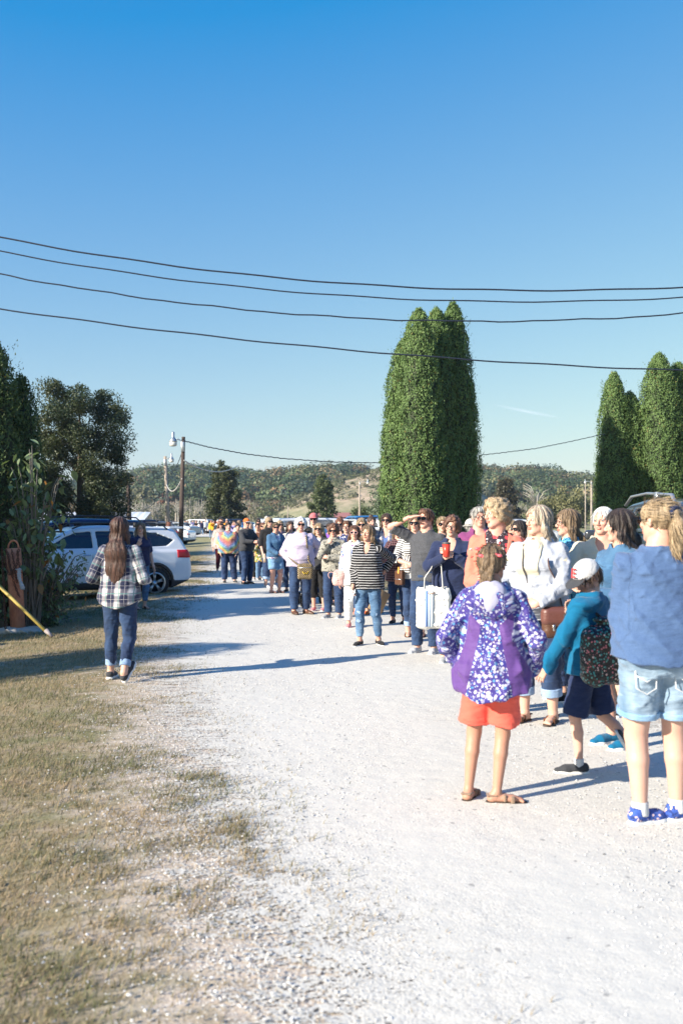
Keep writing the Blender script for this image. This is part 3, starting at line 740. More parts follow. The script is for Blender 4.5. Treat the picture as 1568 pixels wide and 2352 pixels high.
    # --- hair
    if hair:
        st, hcnm, ln = hair[0], hair[1], hair[2] if len(hair) > 2 else 0
        s = SD(np.minimum(hc-.85*hh, hc-np.array((.75*hh, .8*hh, max(.8*hh, ln)))), hc+.85*hh, vh*1.15)
        th = .05 if st in ('short', 'pony', 'bun', 'updo') else .075
        if st == 'curly': th = .12
        if st == 'buzz': th = .018
        s.ell(hp((0, .075, .135)), np.array((.335+th, .415+th, .36+th))*hh, 0, 'u', Rh)
        if st in ('short', 'curly'): s.ell(hp((0, .22, -.12)), np.array((.27+th*.6, .25+th*.6, .26))*hh, .08*hh, 'u', Rh); s.ell(hp((0, -.2, .36)), np.array((.26, .2, .13+th))*hh, .08*hh, 'u', Rh)
        if st == 'curly':
            for s_ in (1, -1): s.ell(hp((s_*.36, .03, -.08)), np.array((.12, .24, .26))*hh, .08*hh, 'u', Rh)
            s.ell(hp((0, .32, -.15)), np.array((.33, .22, .30))*hh, .08*hh, 'u', Rh)
        if st in ('bob', 'long'):
            L2 = (ln/hh if ln else .55)
            for s_ in (1, -1):
                p0 = hp((s_*.30, .04, .08)); p1 = hp((s_*.37, .03, -.30)); s.cone(p0, p1, .13*hh, .13*hh, .1*hh, sq=(Rh[:, 0], .8))
                if L2 > .6:
                    dr = -1 if (st == 'long' and len(hair) > 3 and hair[3] == 'front') else .55
                    p2 = lt((s_*.072*H, (-.045 if dr < 0 else .035)*H, 0)); p2[2] = hc[2]-L2*hh*.9; s.cone(p1, p2, .13*hh, .06*hh, .1*hh)
            L3 = L2 if not (len(hair) > 3 and hair[3] == 'front') else .6
            p1 = hp((0, .26, -.30)); s.cone(hp((0, .20, .05)), p1, .33*hh, .30*hh, .1*hh, sq=(Rh[:, 1], .75))
            if L3 > .6:
                pe = p1; re0 = .28*hh; nseg = 3
                for q_ in range(1, nseg+1):
                    zq = p1[2]+(hc[2]-L3*hh-p1[2])*q_/nseg; yq = np.interp(min(zq, .80*H), zm, CY)+np.interp(min(zq, .80*H), zm, B)+.030; p2 = np.array((np.interp(zq, zm, CX)+(hc[0]-nb[0])*.3, max(yq, hc[1]+.2*hh) if zq > .82*H else yq, zq)); rq = (.52, .46, .19)[q_-1]*hh*(1 if L3 > 1.6 else .68)
                    s.cone(pe, p2, re0, rq, .1*hh, sq=((0, 1, 0), .30 if q_ > 1 else .45)); pe, re0 = p2, rq
            else: s.cone(p1, hp((0, .24, -L3+.1)), .30*hh, .27*hh, .1*hh, sq=(Rh[:, 1], .7))
        if st == 'bun':
            s.ell(hp((0, .22, .56)), np.array((.18, .18, .15))*hh, .04*hh, 'u', Rh)
        if st == 'pony':
            pt = hp((0, .50, .20)); s.ell(pt, np.array((.09, .12, .09))*hh, .06*hh)
            p1 = hp((0, .60, -.10)); p2 = p1+Rh @ np.array((0, -.04, 0)); p2[2] = hc[2]-(ln or .25); s.cone(pt, p1, .10*hh, .19*hh, .06*hh); s.cone(p1, p2, .19*hh, .07*hh, .06*hh)
        if st == 'updo':
            for q_ in ((-.10, .47, -.12), (.13, .46, -.14), (.02, .50, -.28), (-.08, .48, -.36), (.08, .47, -.42), (.02, .46, .04)): s.ell(hp(q_), np.array((.13, .10, .13))*hh, .05*hh, 'u', Rh)
        # open the face
        fw = {'buzz': .30, 'short': .27, 'curly': .265}.get(st, .262); fz = .42 if st != 'buzz' else .5
        fy = -.42
        s.ell(hp((0, fy, -.14)), np.array((fw, .34 if st in ('pony', 'bun', 'updo', 'short', 'buzz') else .30, fz))*hh, .03*hh, 's', Rh)
        if st in ('bob', 'long', 'curly', 'short'): s.ell(hp((0, -.42, -.55)), np.array((.24, .30, .5))*hh, .04*hh, 's', Rh)
        if st in ('short', 'pony', 'bun', 'updo', 'buzz'):
            for s_ in (1, -1): s.ell(hp((s_*.36, .02, -.12)), np.array((.14, .13, .20))*hh, .03*hh, 's', Rh)
            s.ell(hp((0, -.12, -.52)), np.array((.6, .4, .38))*hh, .02*hh, 's', Rh)
        # locks
        Xg, Yg, Zg = (s.ax[0]-hc[0])[:, None, None], (s.ax[1]-hc[1])[None, :, None], (s.ax[2]-hc[2])[None, None, :]
        th_ = np.arctan2(Xg, Yg+.001); sd0 = int(px) % 97
        if st == 'curly': s.D = (s.D+.055*hh*(np.sin(Xg/hh*17+sd0+2*np.sin(Zg/hh*9))*np.sin(Yg/hh*15+1.5*np.sin(Xg/hh*8))*np.sin(Zg/hh*14+sd0))).astype(np.float32)
        else: s.D = (s.D+hh*(.014*np.sin(th_*11+sd0+1.8*np.sin(Zg/hh*3.1+sd0)+.8*np.sin(Xg/hh*7))+.010*np.sin(th_*23+2.2*np.sin(Zg/hh*4+1)))).astype(np.float32)
        if cap: s.ell(hp((0, .05, .50)), np.array((.6, .6, .36))*hh, .02, 's', Rh)
        v2, f2 = s.mesh()
        if d < 24 and len(v2):
            fn = np.zeros_like(v2); A0 = v2[f2]; nn = np.cross(A0[:, 1]-A0[:, 0], A0[:, 2]-A0[:, 0]); np.add.at(fn, f2.ravel(), np.repeat(nn, 4, 0)); fn /= np.linalg.norm(fn, axis=1)[:, None]+1e-9
            rs = np.random.default_rng(int(px)); ns = int(np.clip(9000/d, 350, 1500)); pk = rs.integers(0, len(v2), ns); p0 = v2[pk]; n0 = fn[pk]; ok = (n0[:, 2] > -.35) & ((v2[pk]-hc) @ Rh[:, 1] > -.30*hh); p0, n0 = p0[ok], n0[ok]; ns = len(p0)
            dn = np.tile(np.array((0, 0, -1.0)), (ns, 1))+(((p0-hc)*np.array((1, 1, 0)))*(3.0 if st != 'curly' else 1)); 
            if st in ('curly',): dn = dn*.5+rs.normal(0, .8, (ns, 3))
            if st in ('pony', 'bun', 'updo'): dn = np.where(((p0-hc) @ Rh[:, 1] < .4*hh)[:, None], Rh[:, 1]+np.array((0, 0, .1)), dn)
            dn = dn-n0*(dn*n0).sum(1)[:, None]; dn /= np.linalg.norm(dn, axis=1)[:, None]+1e-9; sd_ = np.cross(n0, dn); Ls = rs.uniform(.025, .085, ns)[:, None]*(hh/.22)*(.4 if st in ('updo', 'bun', 'curly') else 1); wv = max(.0016, d*.00022)*rs.uniform(.6, 1.4, (ns, 1)); cv_ = rs.normal(0, .18 if st == 'curly' else .07, (ns, 1))
            q0 = p0-n0*.002; q1 = p0+dn*Ls*.5+n0*.003+sd_*cv_*Ls*.3; q2 = p0+dn*Ls+n0*rs.uniform(-.002, .009, (ns, 1))+sd_*cv_*Ls
            VV = np.stack([q0-sd_*wv, q0+sd_*wv, q1+sd_*wv, q1-sd_*wv, q2], 1).reshape(-1, 3); kk = np.arange(ns)[:, None]*5+len(v2); nv_ = len(v2); v2 = np.concatenate([v2, VV]); f2 = [f2, kk+np.array([[0, 1, 2, 3]]), kk+np.array([[3, 2, 4]])]
        hv2 = (v2-hc) @ Rh/hh; pcv = np.stack([hv2[:, 0]*.22+.3*hv2[:, 1]*.1, hv2[:, 1]*.22, (v2[:, 2]-hc[2])], 1)
        hob = mk('hair', v2, f2, HAIR[hcnm], body, vec=pcv); info['hair'] = hob
        if st == 'pony' and d < 8:
            tv, tf = [], []
            s = SD(hp((0, .5, .12))-.2*hh*np.ones(3)*1.3, hp((0, .5, .12))+.26*hh, vh)
            for i in range(7):
                a = i*2*PI/7; s.ell(hp((.12*math.cos(a), .50+.03*math.sin(i*3), .21+.12*math.sin(a))), np.array((.08, .06, .07))*hh, .02*hh)
            tv, tf = s.mesh(); mk('hair_scrunchie', tv, tf, fab('navy'), hob, vec=tv)
    # --- cap
    if cap:
        kd, cc = cap[0], cap[1]
        s = SD(hc-.7*hh, hc+np.array((.75, .75, .8))*hh, vh*1.1)
        s.ell(hp((0, .06, .16)), np.array((.40, .48, .43))*hh, 0, 'u', Rh); n_ = Rh @ np.array((0, .12, -1)); n_ /= np.linalg.norm(n_)
        s.plane(n_, n_.dot(hp((0, 0, .12 if kd != 'bucket' else .05))), .01)
        cv, cf = s.mesh()
        co = mk('cap', cv, cf, fab(cc), body, vec=cv)
        s = SD(hc-np.array((.8, 1.1, .7))*hh, hc+np.array((.8, .9, .7))*hh, vh)
        if kd == 'bucket': s.ell(hp((0, .05, .06)), np.array((.58, .66, .05))*hh, 0, 'u', Rh)
        else: s.ell(hp((0, -.45, .15)), np.array((.34, .36, .045))*hh, 0, 'u', Rh @ Rx(.12)); s.ell(hp((0, .06, .16)), np.array((.37, .45, .40))*hh, .005, 's', Rh)
        cv, cf = s.mesh(); mk('cap_brim', cv, cf, fab(cap[2] if len(cap) > 2 else cc), co, vec=cv); info['cap'] = co
    # --- shoes
    if shoes:
        kd, sc_, sl = shoes
        for s_ in (1, -1):
            h, kn, an, base, RF = leg[s_]
            up, so = shoe_geo(kd, .152*H*(1+.1*kid), max(vh*1.0, .005))
            m = M_LEATHER if sc_ == 'leather' else fab(sc_)
            vv = base+up[0] @ RF.T; sh = mk('shoe', vv, up[1], m, body, vec=vv)
            vv = base+so[0] @ RF.T; mk('sole', vv, so[1], M_SOLE if sl == 'w' else M_SOLED, sh, vec=vv)
            if extra and extra.get('sock'):
                s = SD(base-.12, base+.2, vh*1.2); s.cone(an-np.array((0, 0, .02*H)), an+(kn-an)*extra['sock'], ra*1.02+.005, ra+.006, 0, fp=True, fq=True); q1, q2 = s.mesh(); mk('sock', q1, q2, fab('white'), body, vec=q1)
    # --- clothes
    def garment(nm, mat, infl, zlo, zhi=.86, slv=0.0, neck='crew', flare=0.0, slx=0.0, amp=.006, seed=1, opn=None, hood=None, kb=.03, hemcurve=0.0, legs_=None, coll=None, shf=1.0):
        g = SD(lo-np.array((.03+flare, .03+flare, -.2*H if legs_ is None else 0)), hi+np.array((.03+flare, .03+flare, .03)), v)
        z, a, b_, cx, cy = TB; dr = np.clip(infl/.03, .25, 1.0)*(1 if sex == 'f' else .8)
        def hang(q):
            t_ = np.clip((z-.53*H)/(.20*H), 0, 1); lin = np.interp(.53*H, z, q)*(1-t_)+np.interp(.73*H, z, q)*t_
            return np.where(z < .53*H, np.maximum(q, np.interp(.53*H, z, q)), np.where(z < .73*H, q+dr*np.maximum(lin-q, 0), q))
        fl = np.clip((.70*H-z)/(.25*H), 0, 1)*flare; tb = (z, hang(a)+fl, hang(b_)+fl*.8, cx, cy)
        hf_ = None
        if hemcurve: hf_ = lambda X_, Y_: hemcurve*(np.abs(X_)/.2)**2
        g.torso(tb, infl, zlo*H, zhi*H, 0, .004, hf_)
        if slv > 0:
            arms_to(g, infl*.55+.003, slv, kb, True, slx)
        elif slv == 0:
            for s_ in (1, -1): g.cone(nb+np.array((s_*.02*H, 0, -.022*H)), arm[s_][0]-np.array((s_*.014*H, 0, .006*H)), .027*H+infl, .027*H+infl, .02)
        if hood and extra and 'hood' in extra: g.ell(nb+np.array((0, .050*H, -.040*H)), (.095*H, .055*H, .062*H), .02)
        elif hood: g.ell(nb+np.array((0, .045*H, -.012*H)), (.075*H, .045*H, .05*H), .03); g.ell(nb+np.array((0, .045*H, .03*H)), (.05*H, .025*H, .05*H), .01, 's')
        if coll:
            g.cone(nb+np.array((0, .0, -.005*H)), nb+np.array((0, -.004*H, coll*H)), nr*1.1+infl+.012, nr*1.1+infl+.008, .012, fq=True)
        g.folds(amp*1.5, seed+int(px))
        nk = nb+np.array((0, -.004*H, .008*H)); up_ = nrm(hc-nb)
        g.cone(nk-up_*.02*H, nk+up_*.10*H, nr*1.12+(0 if coll else .003), nr*1.2+.004, .006, 's')
        if neck in ('v', 'scoop', 'wide', 'polo'):
            dp, rr = {'v': (.075, .012), 'scoop': (.055, .036), 'wide': (.05, .05), 'polo': (.05, .012)}[neck]
            zt = .822*H-dp*H; yf = np.interp(zt, z, cy)-np.interp(zt, z, b_)-infl
            g.cone(nk+np.array((0, -nr, -.005*H)), np.array((nk[0]*.8, yf-.012, zt)), nr*.8+.01, rr*H if neck != 'v' else .012, .008, 's')
        if opn:            # open front: half width at top and bottom
            o1, o2 = opn
            def fo(X_, Y_, Z_): return np.maximum(np.abs(X_-lx*(Z_-hz))-(o2+(o1-o2)*np.clip((Z_/H-zlo)/(.83-zlo), 0, 1)), Y_-np.interp(Z_, z, cy))
            g.put((-.3, -.5, 0), (.3, .1, .9*H), fo, .006, 's')
        gv, gf = g.mesh()
        if not len(gv): return None
        pcv, msk = pc_of(gv)
        o = mk(nm, gv, gf, fab(mat), body, vec=pcv)
        if mat == 'bokeh':
            a = o.data.attributes.new('panel', 'FLOAT', 'POINT'); a.data.foreach_set('value', (~msk).astype(np.float32))
        return o
    if extra and 'hood' in extra:
        S = SD(nb-.22, nb+.26, v*.8); S.ell(nb+np.array((0, .055*H, -.004*H)), (.066*H, .046*H, .052*H)); S.ell(nb+np.array((0, .085*H, -.035*H)), (.04*H, .022*H, .04*H), .02); S.ell(nb+np.array((0, .01*H, .06*H)), (.048*H, .045*H, .06*H), .01, 's'); S.folds(.003, 4, .9); hv_, hf2 = S.mesh(); mk('hood', hv_, hf2, fab(extra['hood']), body, vec=hv_)
    info['garment'] = garment
    if bottom:
        nm, mat, frac = bottom[0], bottom[1], bottom[2]; hem = bottom[3] if len(bottom) > 3 else 0.0
        g = SD(np.array((lo[0], lo[1], 0)), np.array((hi[0], hi[1], .64*H)), v); inf = .008+(.006 if hem else 0)
        if nm == 'skirt':
            z, a, b_, cx, cy = TB; zb = (.5-frac*.45)*H
            zx = np.concatenate([[zb], z]); fx = lambda q, e: np.concatenate([[np.interp(.52*H, z, q)+hem+e], np.where(z < .52*H, np.maximum(q, np.interp(.52*H, z, q)), q)])
            g.torso((zx, fx(a, .0), fx(b_, .02), np.concatenate([[0], cx]), np.concatenate([[cy[80]], cy])), inf, zb, .60*H, 0, .004)
            g.folds(.008, int(px), 1.0, .2)
        else:
            g.torso(TB, inf, .46*H, (.585 if sex == 'f' else .575)*H, 0, .004); legs_to(g, inf, frac, .018, True, hem); g.folds(.0125 if 'jeans' in mat or 'shorts' in mat else .008, int(px)+5, .75, 1.6)
        gv, gf = g.mesh(); pcv = np.stack([gv[:, 0], gv[:, 2], gv[:, 1]], 1)
        bo = mk(nm, gv, gf, fab(mat), body, vec=pcv); info['bottom'] = bo
        if len(bottom) > 4 and bottom[4]:       # turned-up cuffs
            for s_ in (1, -1):
                h, kn, an, base, RF = leg[s_]; f2 = (frac-.5)/.5
                if frac > .5: p1 = kn+(an-kn)*f2; p0 = kn+(an-kn)*(f2-.16); r_ = (rc+(ra-rc)*(f2-.33)/.67)
                else: p1 = h+(kn-h)*frac/.5; p0 = h+(kn-h)*(frac/.5-.07); r_ = rt+(rk-rt)*frac/.5
                s = SD(np.minimum(p0, p1)-.14, np.maximum(p0, p1)+.14, v*.8); s.cone(p0, p1+nrm(p1-p0)*.006, r_+inf+hem+.007, r_+inf+hem+.006, 0, fp=True, fq=True)
                q1, q2 = s.mesh(); mk('cuff', q1, q2, fab(bottom[4]), bo, vec=np.stack([q1[:, 0], q1[:, 2], q1[:, 1]], 1))
    for g in (inner, top):
        if g: info[g['nm']] = garment(**g)
    return info
def T(nm, mat, infl=.014, zlo=.50, slv=1.0, neck='crew', **k): return dict(nm=nm, mat=mat, infl=infl, zlo=zlo, slv=slv, neck=neck, **k)
def wpt(info, p):
    """body-space point to world"""
    return np.array((info['x0'], info['d'], info['z0']))+Rz(info['rot']) @ np.asarray(p, float)
# ---------------------------------------------------------------- ground
def ground_mat():
    t = NT('turf'); p = t.obj()
    big = t.noise(p, .35, 3); mid = t.noise(p, 2.3, 4, .6); fi = t.noise(t.scalev(p, (1, .6, 1)), 55, 4, .7); vf = t.noise(p, 190, 2)
    straw = t.ramp(fi, [(.25, (.15, .10, .06)), (.5, (.33, .245, .155)), (.75, (.52, .42, .31))])
    green = t.ramp(fi, [(.25, (.06, .07, .03)), (.5, (.15, .165, .08)), (.75, (.28, .29, .17))])
    dirt = t.ramp(vf, [(.3, (.26, .19, .13)), (.7, (.50, .42, .33))])
    c = t.mix(t.ramp(mid, [(.35, (0, 0, 0)), (.70, (.85, .85, .85))]), straw, green)
    c = t.mix(t.ramp(t.noise(p, 4.5, 4), [(.52, (0, 0, 0)), (.68, (1, 1, 1))]), c, dirt)
    c = t.mix(t.math('MULTIPLY', big, .25), c, (.30, .27, .13))
    so = t.math('ADD', t.attr('soil', 'Fac'), t.math('MULTIPLY', t.math('SUBTRACT', t.noise(t.scalev(p, (1, 1.8, 1)), 4, 5, .7), .5), 1.6)); c = t.mix(t.n('MapRange', {'Value': so, 'From Min': .35, 'From Max': .95}).outputs[0], c, t.ramp(t.noise(p, 70, 4, .7), [(.3, (.42, .33, .25)), (.5, (.58, .49, .40)), (.7, (.68, .61, .53))]))
    # far away: mown yellow-green field
    yv = t.n('SeparateXYZ', {'Vector': p}).outputs[1]
    c = t.mix(t.n('MapRange', {'Value': yv, 'From Min': 25, 'From Max': 90}).outputs[0], c, t.mix(t.noise(p, .12, 4), (.20, .20, .09), (.36, .33, .18)))
    return t.fin(c, .95, t.bump(t.math('ADD', fi, t.math('MULTIPLY', vf, .4)), .6, .012), Specular_IOR_Level=.1)
def gridmesh(xs, ys, zf):
    Xg, Yg = np.meshgrid(xs, ys, indexing='ij'); V = np.stack([Xg, Yg, zf(Xg, Yg)], -1).reshape(-1, 3); n = len(ys)
    i = np.arange(len(xs)-1)[:, None]*n; j = np.arange(n-1)[None]
    return V, np.stack([i+j, i+n+j, i+n+j+1, i+j+1], -1).reshape(-1, 4)
def dense(a, b, n, p): t = np.linspace(-1, 1, n); return np.sign(t)*np.abs(t)**p*max(abs(a), abs(b))
xs = np.unique(np.concatenate([np.linspace(-14, 14, 141), np.sign(np.linspace(-1, 1, 60))*(14+4000*np.abs(np.linspace(-1, 1, 60))**3)]))
ys = np.unique(np.concatenate([np.linspace(-8, 60, 171), np.linspace(60, 160, 40), 160+5500*np.linspace(0, 1, 30)**3, -8-300*np.linspace(0, 1, 8)]))
def gzb(x, y): return gz(x, y)+.012*vnoise(np.stack([x, y], -1), 1.6, 3)*(np.abs(x) < 40)*(y < 100)*((x < road_l(y)-.2) | (x > road_r(y)+.2))
V, F = gridmesh(xs, ys, gzb)
o = mk('ground', V, F, ground_mat()); _dd = np.maximum(road_l(V[:, 1])-V[:, 0], V[:, 0]-road_r(V[:, 1])); _a = o.data.attributes.new('soil', 'FLOAT', 'POINT'); _a.data.foreach_set('value', np.clip(1-_dd/1.3, 0, 1.2).astype(np.float32)); tag(o, kind='structure')

def gravel_mat():
    t = NT('limestone_gravel'); p = t.obj()
    v1 = t.n('TexVoronoi', {'Vector': p, 'Scale': 95}); v2 = t.n('TexVoronoi', {'Vector': p, 'Scale': 48}); r1 = t.n('SeparateColor', {'Color': v1.outputs['Color']}); r2 = t.n('SeparateColor', {'Color': v2.outputs['Color']})
    loose = t.ramp(t.noise(t.scalev(p, (1.0, .35, 1)), 1.1, 4, .6), [(.38, (0, 0, 0)), (.62, (1, 1, 1))])
    c = t.ramp(r1.outputs[0], [(0, (.34, .32, .29)), (.06, (.54, .51, .45)), (.5, (.63, .60, .53)), (1, (.72, .69, .62))])
    c2 = t.ramp(t.noise(p, 130, 3), [(.3, (.58, .56, .50)), (.7, (.68, .66, .595))])
    c = t.mix(t.math('MULTIPLY_ADD', loose, .65, .2), c2, c)
    c = t.mix(t.math('MULTIPLY', t.math('LESS_THAN', r2.outputs[1], .006), .5), c, (.10, .10, .11))
    c = t.mix(t.math('MULTIPLY', t.noise(p, .7, 3), .18), c, (.45, .42, .36))
    h = t.math('ADD', t.math('MULTIPLY', v1.outputs['Distance'], -1.0), t.math('MULTIPLY', v2.outputs['Distance'], -.6))
    h = t.math('MULTIPLY', h, t.math('MULTIPLY_ADD', loose, .7, .3))
    m = t.fin(c, .9, t.bump(h, .32, .007, t.bump(t.noise(p, 5, 3), .35, .03)), Specular_IOR_Level=.2)
    # ragged edge: the stones thin out into the turf
    e = t.attr('edge', 'Fac'); n = t.math('ADD', t.math('MULTIPLY', t.noise(t.scalev(p, (1, 2.2, 1)), 3.0, 6, .75), .6), t.math('MULTIPLY', t.noise(p, 60, 4, .7), .9))
    al = t.math('GREATER_THAN', t.math('ADD', e, t.math('MULTIPLY', t.math('SUBTRACT', n, .75), 2.6)), .5)
    t.set(t.b.inputs['Alpha'], al)
    return m
yr = np.concatenate([np.linspace(-8, 30, 96), np.linspace(30.5, 125, 80)])
cols = []; us = np.array([-1.3, -.9, -.5, -.1, .3, .8, 1.4]); rows = []; edge = []
for y in yr:
    l, r = float(road_l(y)), float(road_r(y))
    if y > 96: l -= (y-96)*.9; r += (y-96)*.5
    xx = np.concatenate([l+us[:5], np.linspace(l+.9, r-.9, 14), (r-us[:5])[::-1]]); rows.append(xx)
    edge.append(np.clip(.5+np.minimum(xx-l, r-xx)*.75, -.9, 2.2))
rows = np.array(rows); n = rows.shape[1]; V = np.stack([rows, np.repeat(yr[:, None], n, 1), gz(rows, yr[:, None]*np.ones(n))+.010+.006*np.sin(rows*2.2)], -1).reshape(-1, 3)
i = np.arange(len(yr)-1)[:, None]*n; j = np.arange(n-1)[None]; F = np.stack([i+j, i+j+1, i+n+j+1, i+n+j], -1).reshape(-1, 4)
V[:, 2] = np.maximum(V[:, 2], gzb(V[:, 0], V[:, 1])+.006)
o = mk('road', V, F, gravel_mat()); a = o.data.attributes.new('edge', 'FLOAT', 'POINT'); a.data.foreach_set('value', np.concatenate(edge).astype(np.float32)); tag(o, kind='structure')
# gravel lot where the drive meets the car park
V, F = gridmesh(np.linspace(-60, 60, 61), np.linspace(103, 128, 14), lambda x, y: .006+.004*np.sin(x)*np.cos(y))
tc = NT('car_park_gravel'); tc.fin(tc.ramp(tc.noise(tc.obj(), 9, 5, .7), [(.3, (.46, .45, .43)), (.7, (.66, .65, .62))]), .9)
tag(mk('road', V, F, tc.m), kind='structure')

# loose stones
def stones(n, xf, yf, smin, smax, seed):
    r = np.random.default_rng(seed); y = yf(r, n); x = xf(r, y); s = r.uniform(smin, smax, n)*r.choice([.6, 1, 1, 1.5], n)
    B = np.array([(1, 0, 0), (-1, 0, 0), (0, 1, 0), (0, -1, 0), (0, 0, 1), (0, 0, -1)], float)
    Fb = np.array([(0, 2, 4), (2, 1, 4), (1, 3, 4), (3, 0, 4), (2, 0, 5), (1, 2, 5), (3, 1, 5), (0, 3, 5)])
    P = B[None]*(s[:, None, None]*r.uniform(.6, 1.3, (n, 6, 1)))*np.array((1, 1, .65)); a = r.uniform(0, 6.3, n); c_, s_ = np.cos(a), np.sin(a)
    tl = r.normal(0, .25, (n, 1)); Pz = P[..., 2]+P[..., 0]*tl
    Q = np.stack([P[..., 0]*c_[:, None]-P[..., 1]*s_[:, None]+x[:, None], P[..., 0]*s_[:, None]+P[..., 1]*c_[:, None]+y[:, None], Pz+(gz(x, y)+.012+s*.22)[:, None]], -1)
    F = (Fb[None]+6*np.arange(n)[:, None, None]).reshape(-1, 3); col = np.repeat(r.uniform(.42, .72, n)[:, None, None]*np.array((1, .985, .955)), 6, 1).reshape(-1, 3)
    dk = r.random(n) < .05; col = col.reshape(n, 6, 3); col[dk] *= .3; return Q.reshape(-1, 3), F, col.reshape(-1, 3)
ts = NT('stone'); ts.fin(ts.attr('Col', 'Color'), .9)
mx, mF, mc = stones(26000, lambda r, y: road_l(y)-.3+(road_r(y)-road_l(y)+.6)*r.random(len(y)), lambda r, n: 2.6+20*r.random(n)**1.8, .0028, .006, 5)
x2, F2, c2_ = stones(7000, lambda r, y: road_l(y)+np.abs(r.normal(0, .42, len(y)))*-1, lambda r, n: 2.4+16*r.random(n)**1.6, .0025, .0065, 6)
tag(mk('gravel', np.concatenate([mx, x2]), np.concatenate([mF, F2+len(mx)]), ts.m, smooth=False, col=np.concatenate([mc, c2_])), kind='stuff')

# grass blades
def blades(n, side, seed, ymax=46):
    r = np.random.default_rng(seed); y = 2.4+(ymax-2.4)*r.random(n)**1.75
    if side < 0:
        tt = r.random(n)**1.15; x = road_l(y)+.15-tt*(np.maximum(.40*y+3.6, 1.2)+road_l(y))*1.0; x = np.where(r.random(n) < .12, road_l(y)+r.normal(0, .28, n), x)
    else: x = road_r(y)-.1+r.random(n)**.9*np.maximum(.40*y-road_r(y)+.5, 2)
    dens = vnoise(np.stack([x, y], -1), .9, 8)+.5*vnoise(np.stack([x, y], -1), .25, 9); e = np.abs(x-(road_l(y) if side < 0 else road_r(y)))
    dens = dens+.5*vnoise(np.stack([x, y], -1), .11, 19); keep = (dens > -.6+1.0*(1-np.clip(e/1.2, 0, 1))+r.normal(0, .35, len(x))) ; x, y, dens = x[keep], y[keep], dens[keep]; n = len(x)
    gmask = .6*vnoise(np.stack([x, y], -1), 1.6, 21)+.55*vnoise(np.stack([x, y], -1), .28, 22)+r.normal(0, .35, n)
    h = r.uniform(.018, .042, n)*(1+.4*np.clip(dens, 0, 1))*np.where(gmask > .15, 1.15, .85); wd = np.maximum(r.uniform(.0016, .0032, n), y*.00022); a = r.uniform(0, 6.28, n)
    ln = r.uniform(.5, 1.6, n); la = r.normal(.8, 1.1, n); z = gzb(x, y)
    dx, dy = np.cos(a)*wd, np.sin(a)*wd; lx, ly = np.cos(la)*h*ln, np.sin(la)*h*ln
    p0 = np.stack([x-dx, y-dy, z-.004], -1); p1 = np.stack([x+dx, y+dy, z-.004], -1); m0 = np.stack([x+lx*.4-dx*.7, y+ly*.4-dy*.7, z+h*.6], -1); m1 = np.stack([x+lx*.4+dx*.7, y+ly*.4+dy*.7, z+h*.6], -1); tp = np.stack([x+lx, y+ly, z+h*.85], -1)
    V = np.stack([p0, p1, m1, m0, tp], 1).reshape(-1, 3); k = np.arange(n)[:, None]*5
    g = np.clip((gmask+.25)/.9, 0, 1)[:, None]*.85; st = np.array((.36, .275, .18))*r.uniform(.6, 1.25, (n, 1)); gr = np.array((.10, .125, .058))*r.uniform(.6, 1.5, (n, 1)); c = st*(1-g)+gr*g
    return V, [k+np.array([[0, 1, 2, 3]]), k+np.array([[3, 2, 4]])], np.repeat(c, 5, 0)
def leafy(name, trans=.25, rough=.6):
    t = NT(name); c = t.attr('Col', 'Color'); t.fin(c, rough, Specular_IOR_Level=.3)
    tr = t.n('BsdfTranslucent', {'Color': t.mix(1.0, c, (1.0, 1.1, .5), 'MULTIPLY')}); mx = t.n('MixShader', {'Fac': trans}); t.t.links.new(t.b.outputs[0], mx.inputs[1]); t.t.links.new(tr.outputs[0], mx.inputs[2]); t.t.links.new(mx.outputs[0], t.out.inputs[0])
    return t.m
M_GRASS = leafy('grass_blade', .3, .7); M_LEAF = leafy('leaf', .22, .5); M_NEEDLE = leafy('scale_leaf', .12, .6)
a1 = blades(400000, -1, 31); a2 = blades(70000, 1, 33, 40)
tag(mk('grass', np.concatenate([a1[0], a2[0]]), a1[1]+[f+len(a1[0]) for f in a2[1]], M_GRASS, smooth=False, col=np.concatenate([a1[2], a2[2]])), kind='stuff')

# ---------------------------------------------------------------- leaf clouds
def cards(P, Nn, L, W, r, up=.35, droop=0.0, jit=.8, shape='quad'):
    """P points, Nn outward normals -> leaf faces roughly facing out, long axis up/out"""
    n = len(P); Nn = Nn+r.normal(0, jit, (n, 3)); Nn /= np.linalg.norm(Nn, axis=1)[:, None]+1e-9
    A = r.normal(0, .7, (n, 3))+np.array((0, 0, up)); A -= Nn*(A*Nn).sum(1)[:, None]; A /= np.linalg.norm(A, axis=1)[:, None]+1e-9; B = np.cross(Nn, A)
    L = np.broadcast_to(L, (n,))[:, None]; W = np.broadcast_to(W, (n,))[:, None]
    if shape == 'quad':
        V = np.stack([P, P+A*L*.5+B*W*.5, P+A*L, P+A*L*.5-B*W*.5], 1).reshape(-1, 3); F = (np.arange(n)[:, None]*4+np.arange(4)).reshape(-1, 4)
    return V, F
def bark(name, c):
    t = NT(name); p = t.obj(); f = t.noise(t.scalev(p, (9, 9, 1.6)), 2.2, 5, .65)
    return t.fin(t.ramp(f, [(.3, tuple(x*.45 for x in c)), (.55, c), (.8, tuple(min(1, x*1.5) for x in c))]), .9, t.bump(f, .9, .03))
M_BARK = bark('bark', (.10, .075, .055)); M_BARKG = bark('bark_grey', (.20, .18, .16))
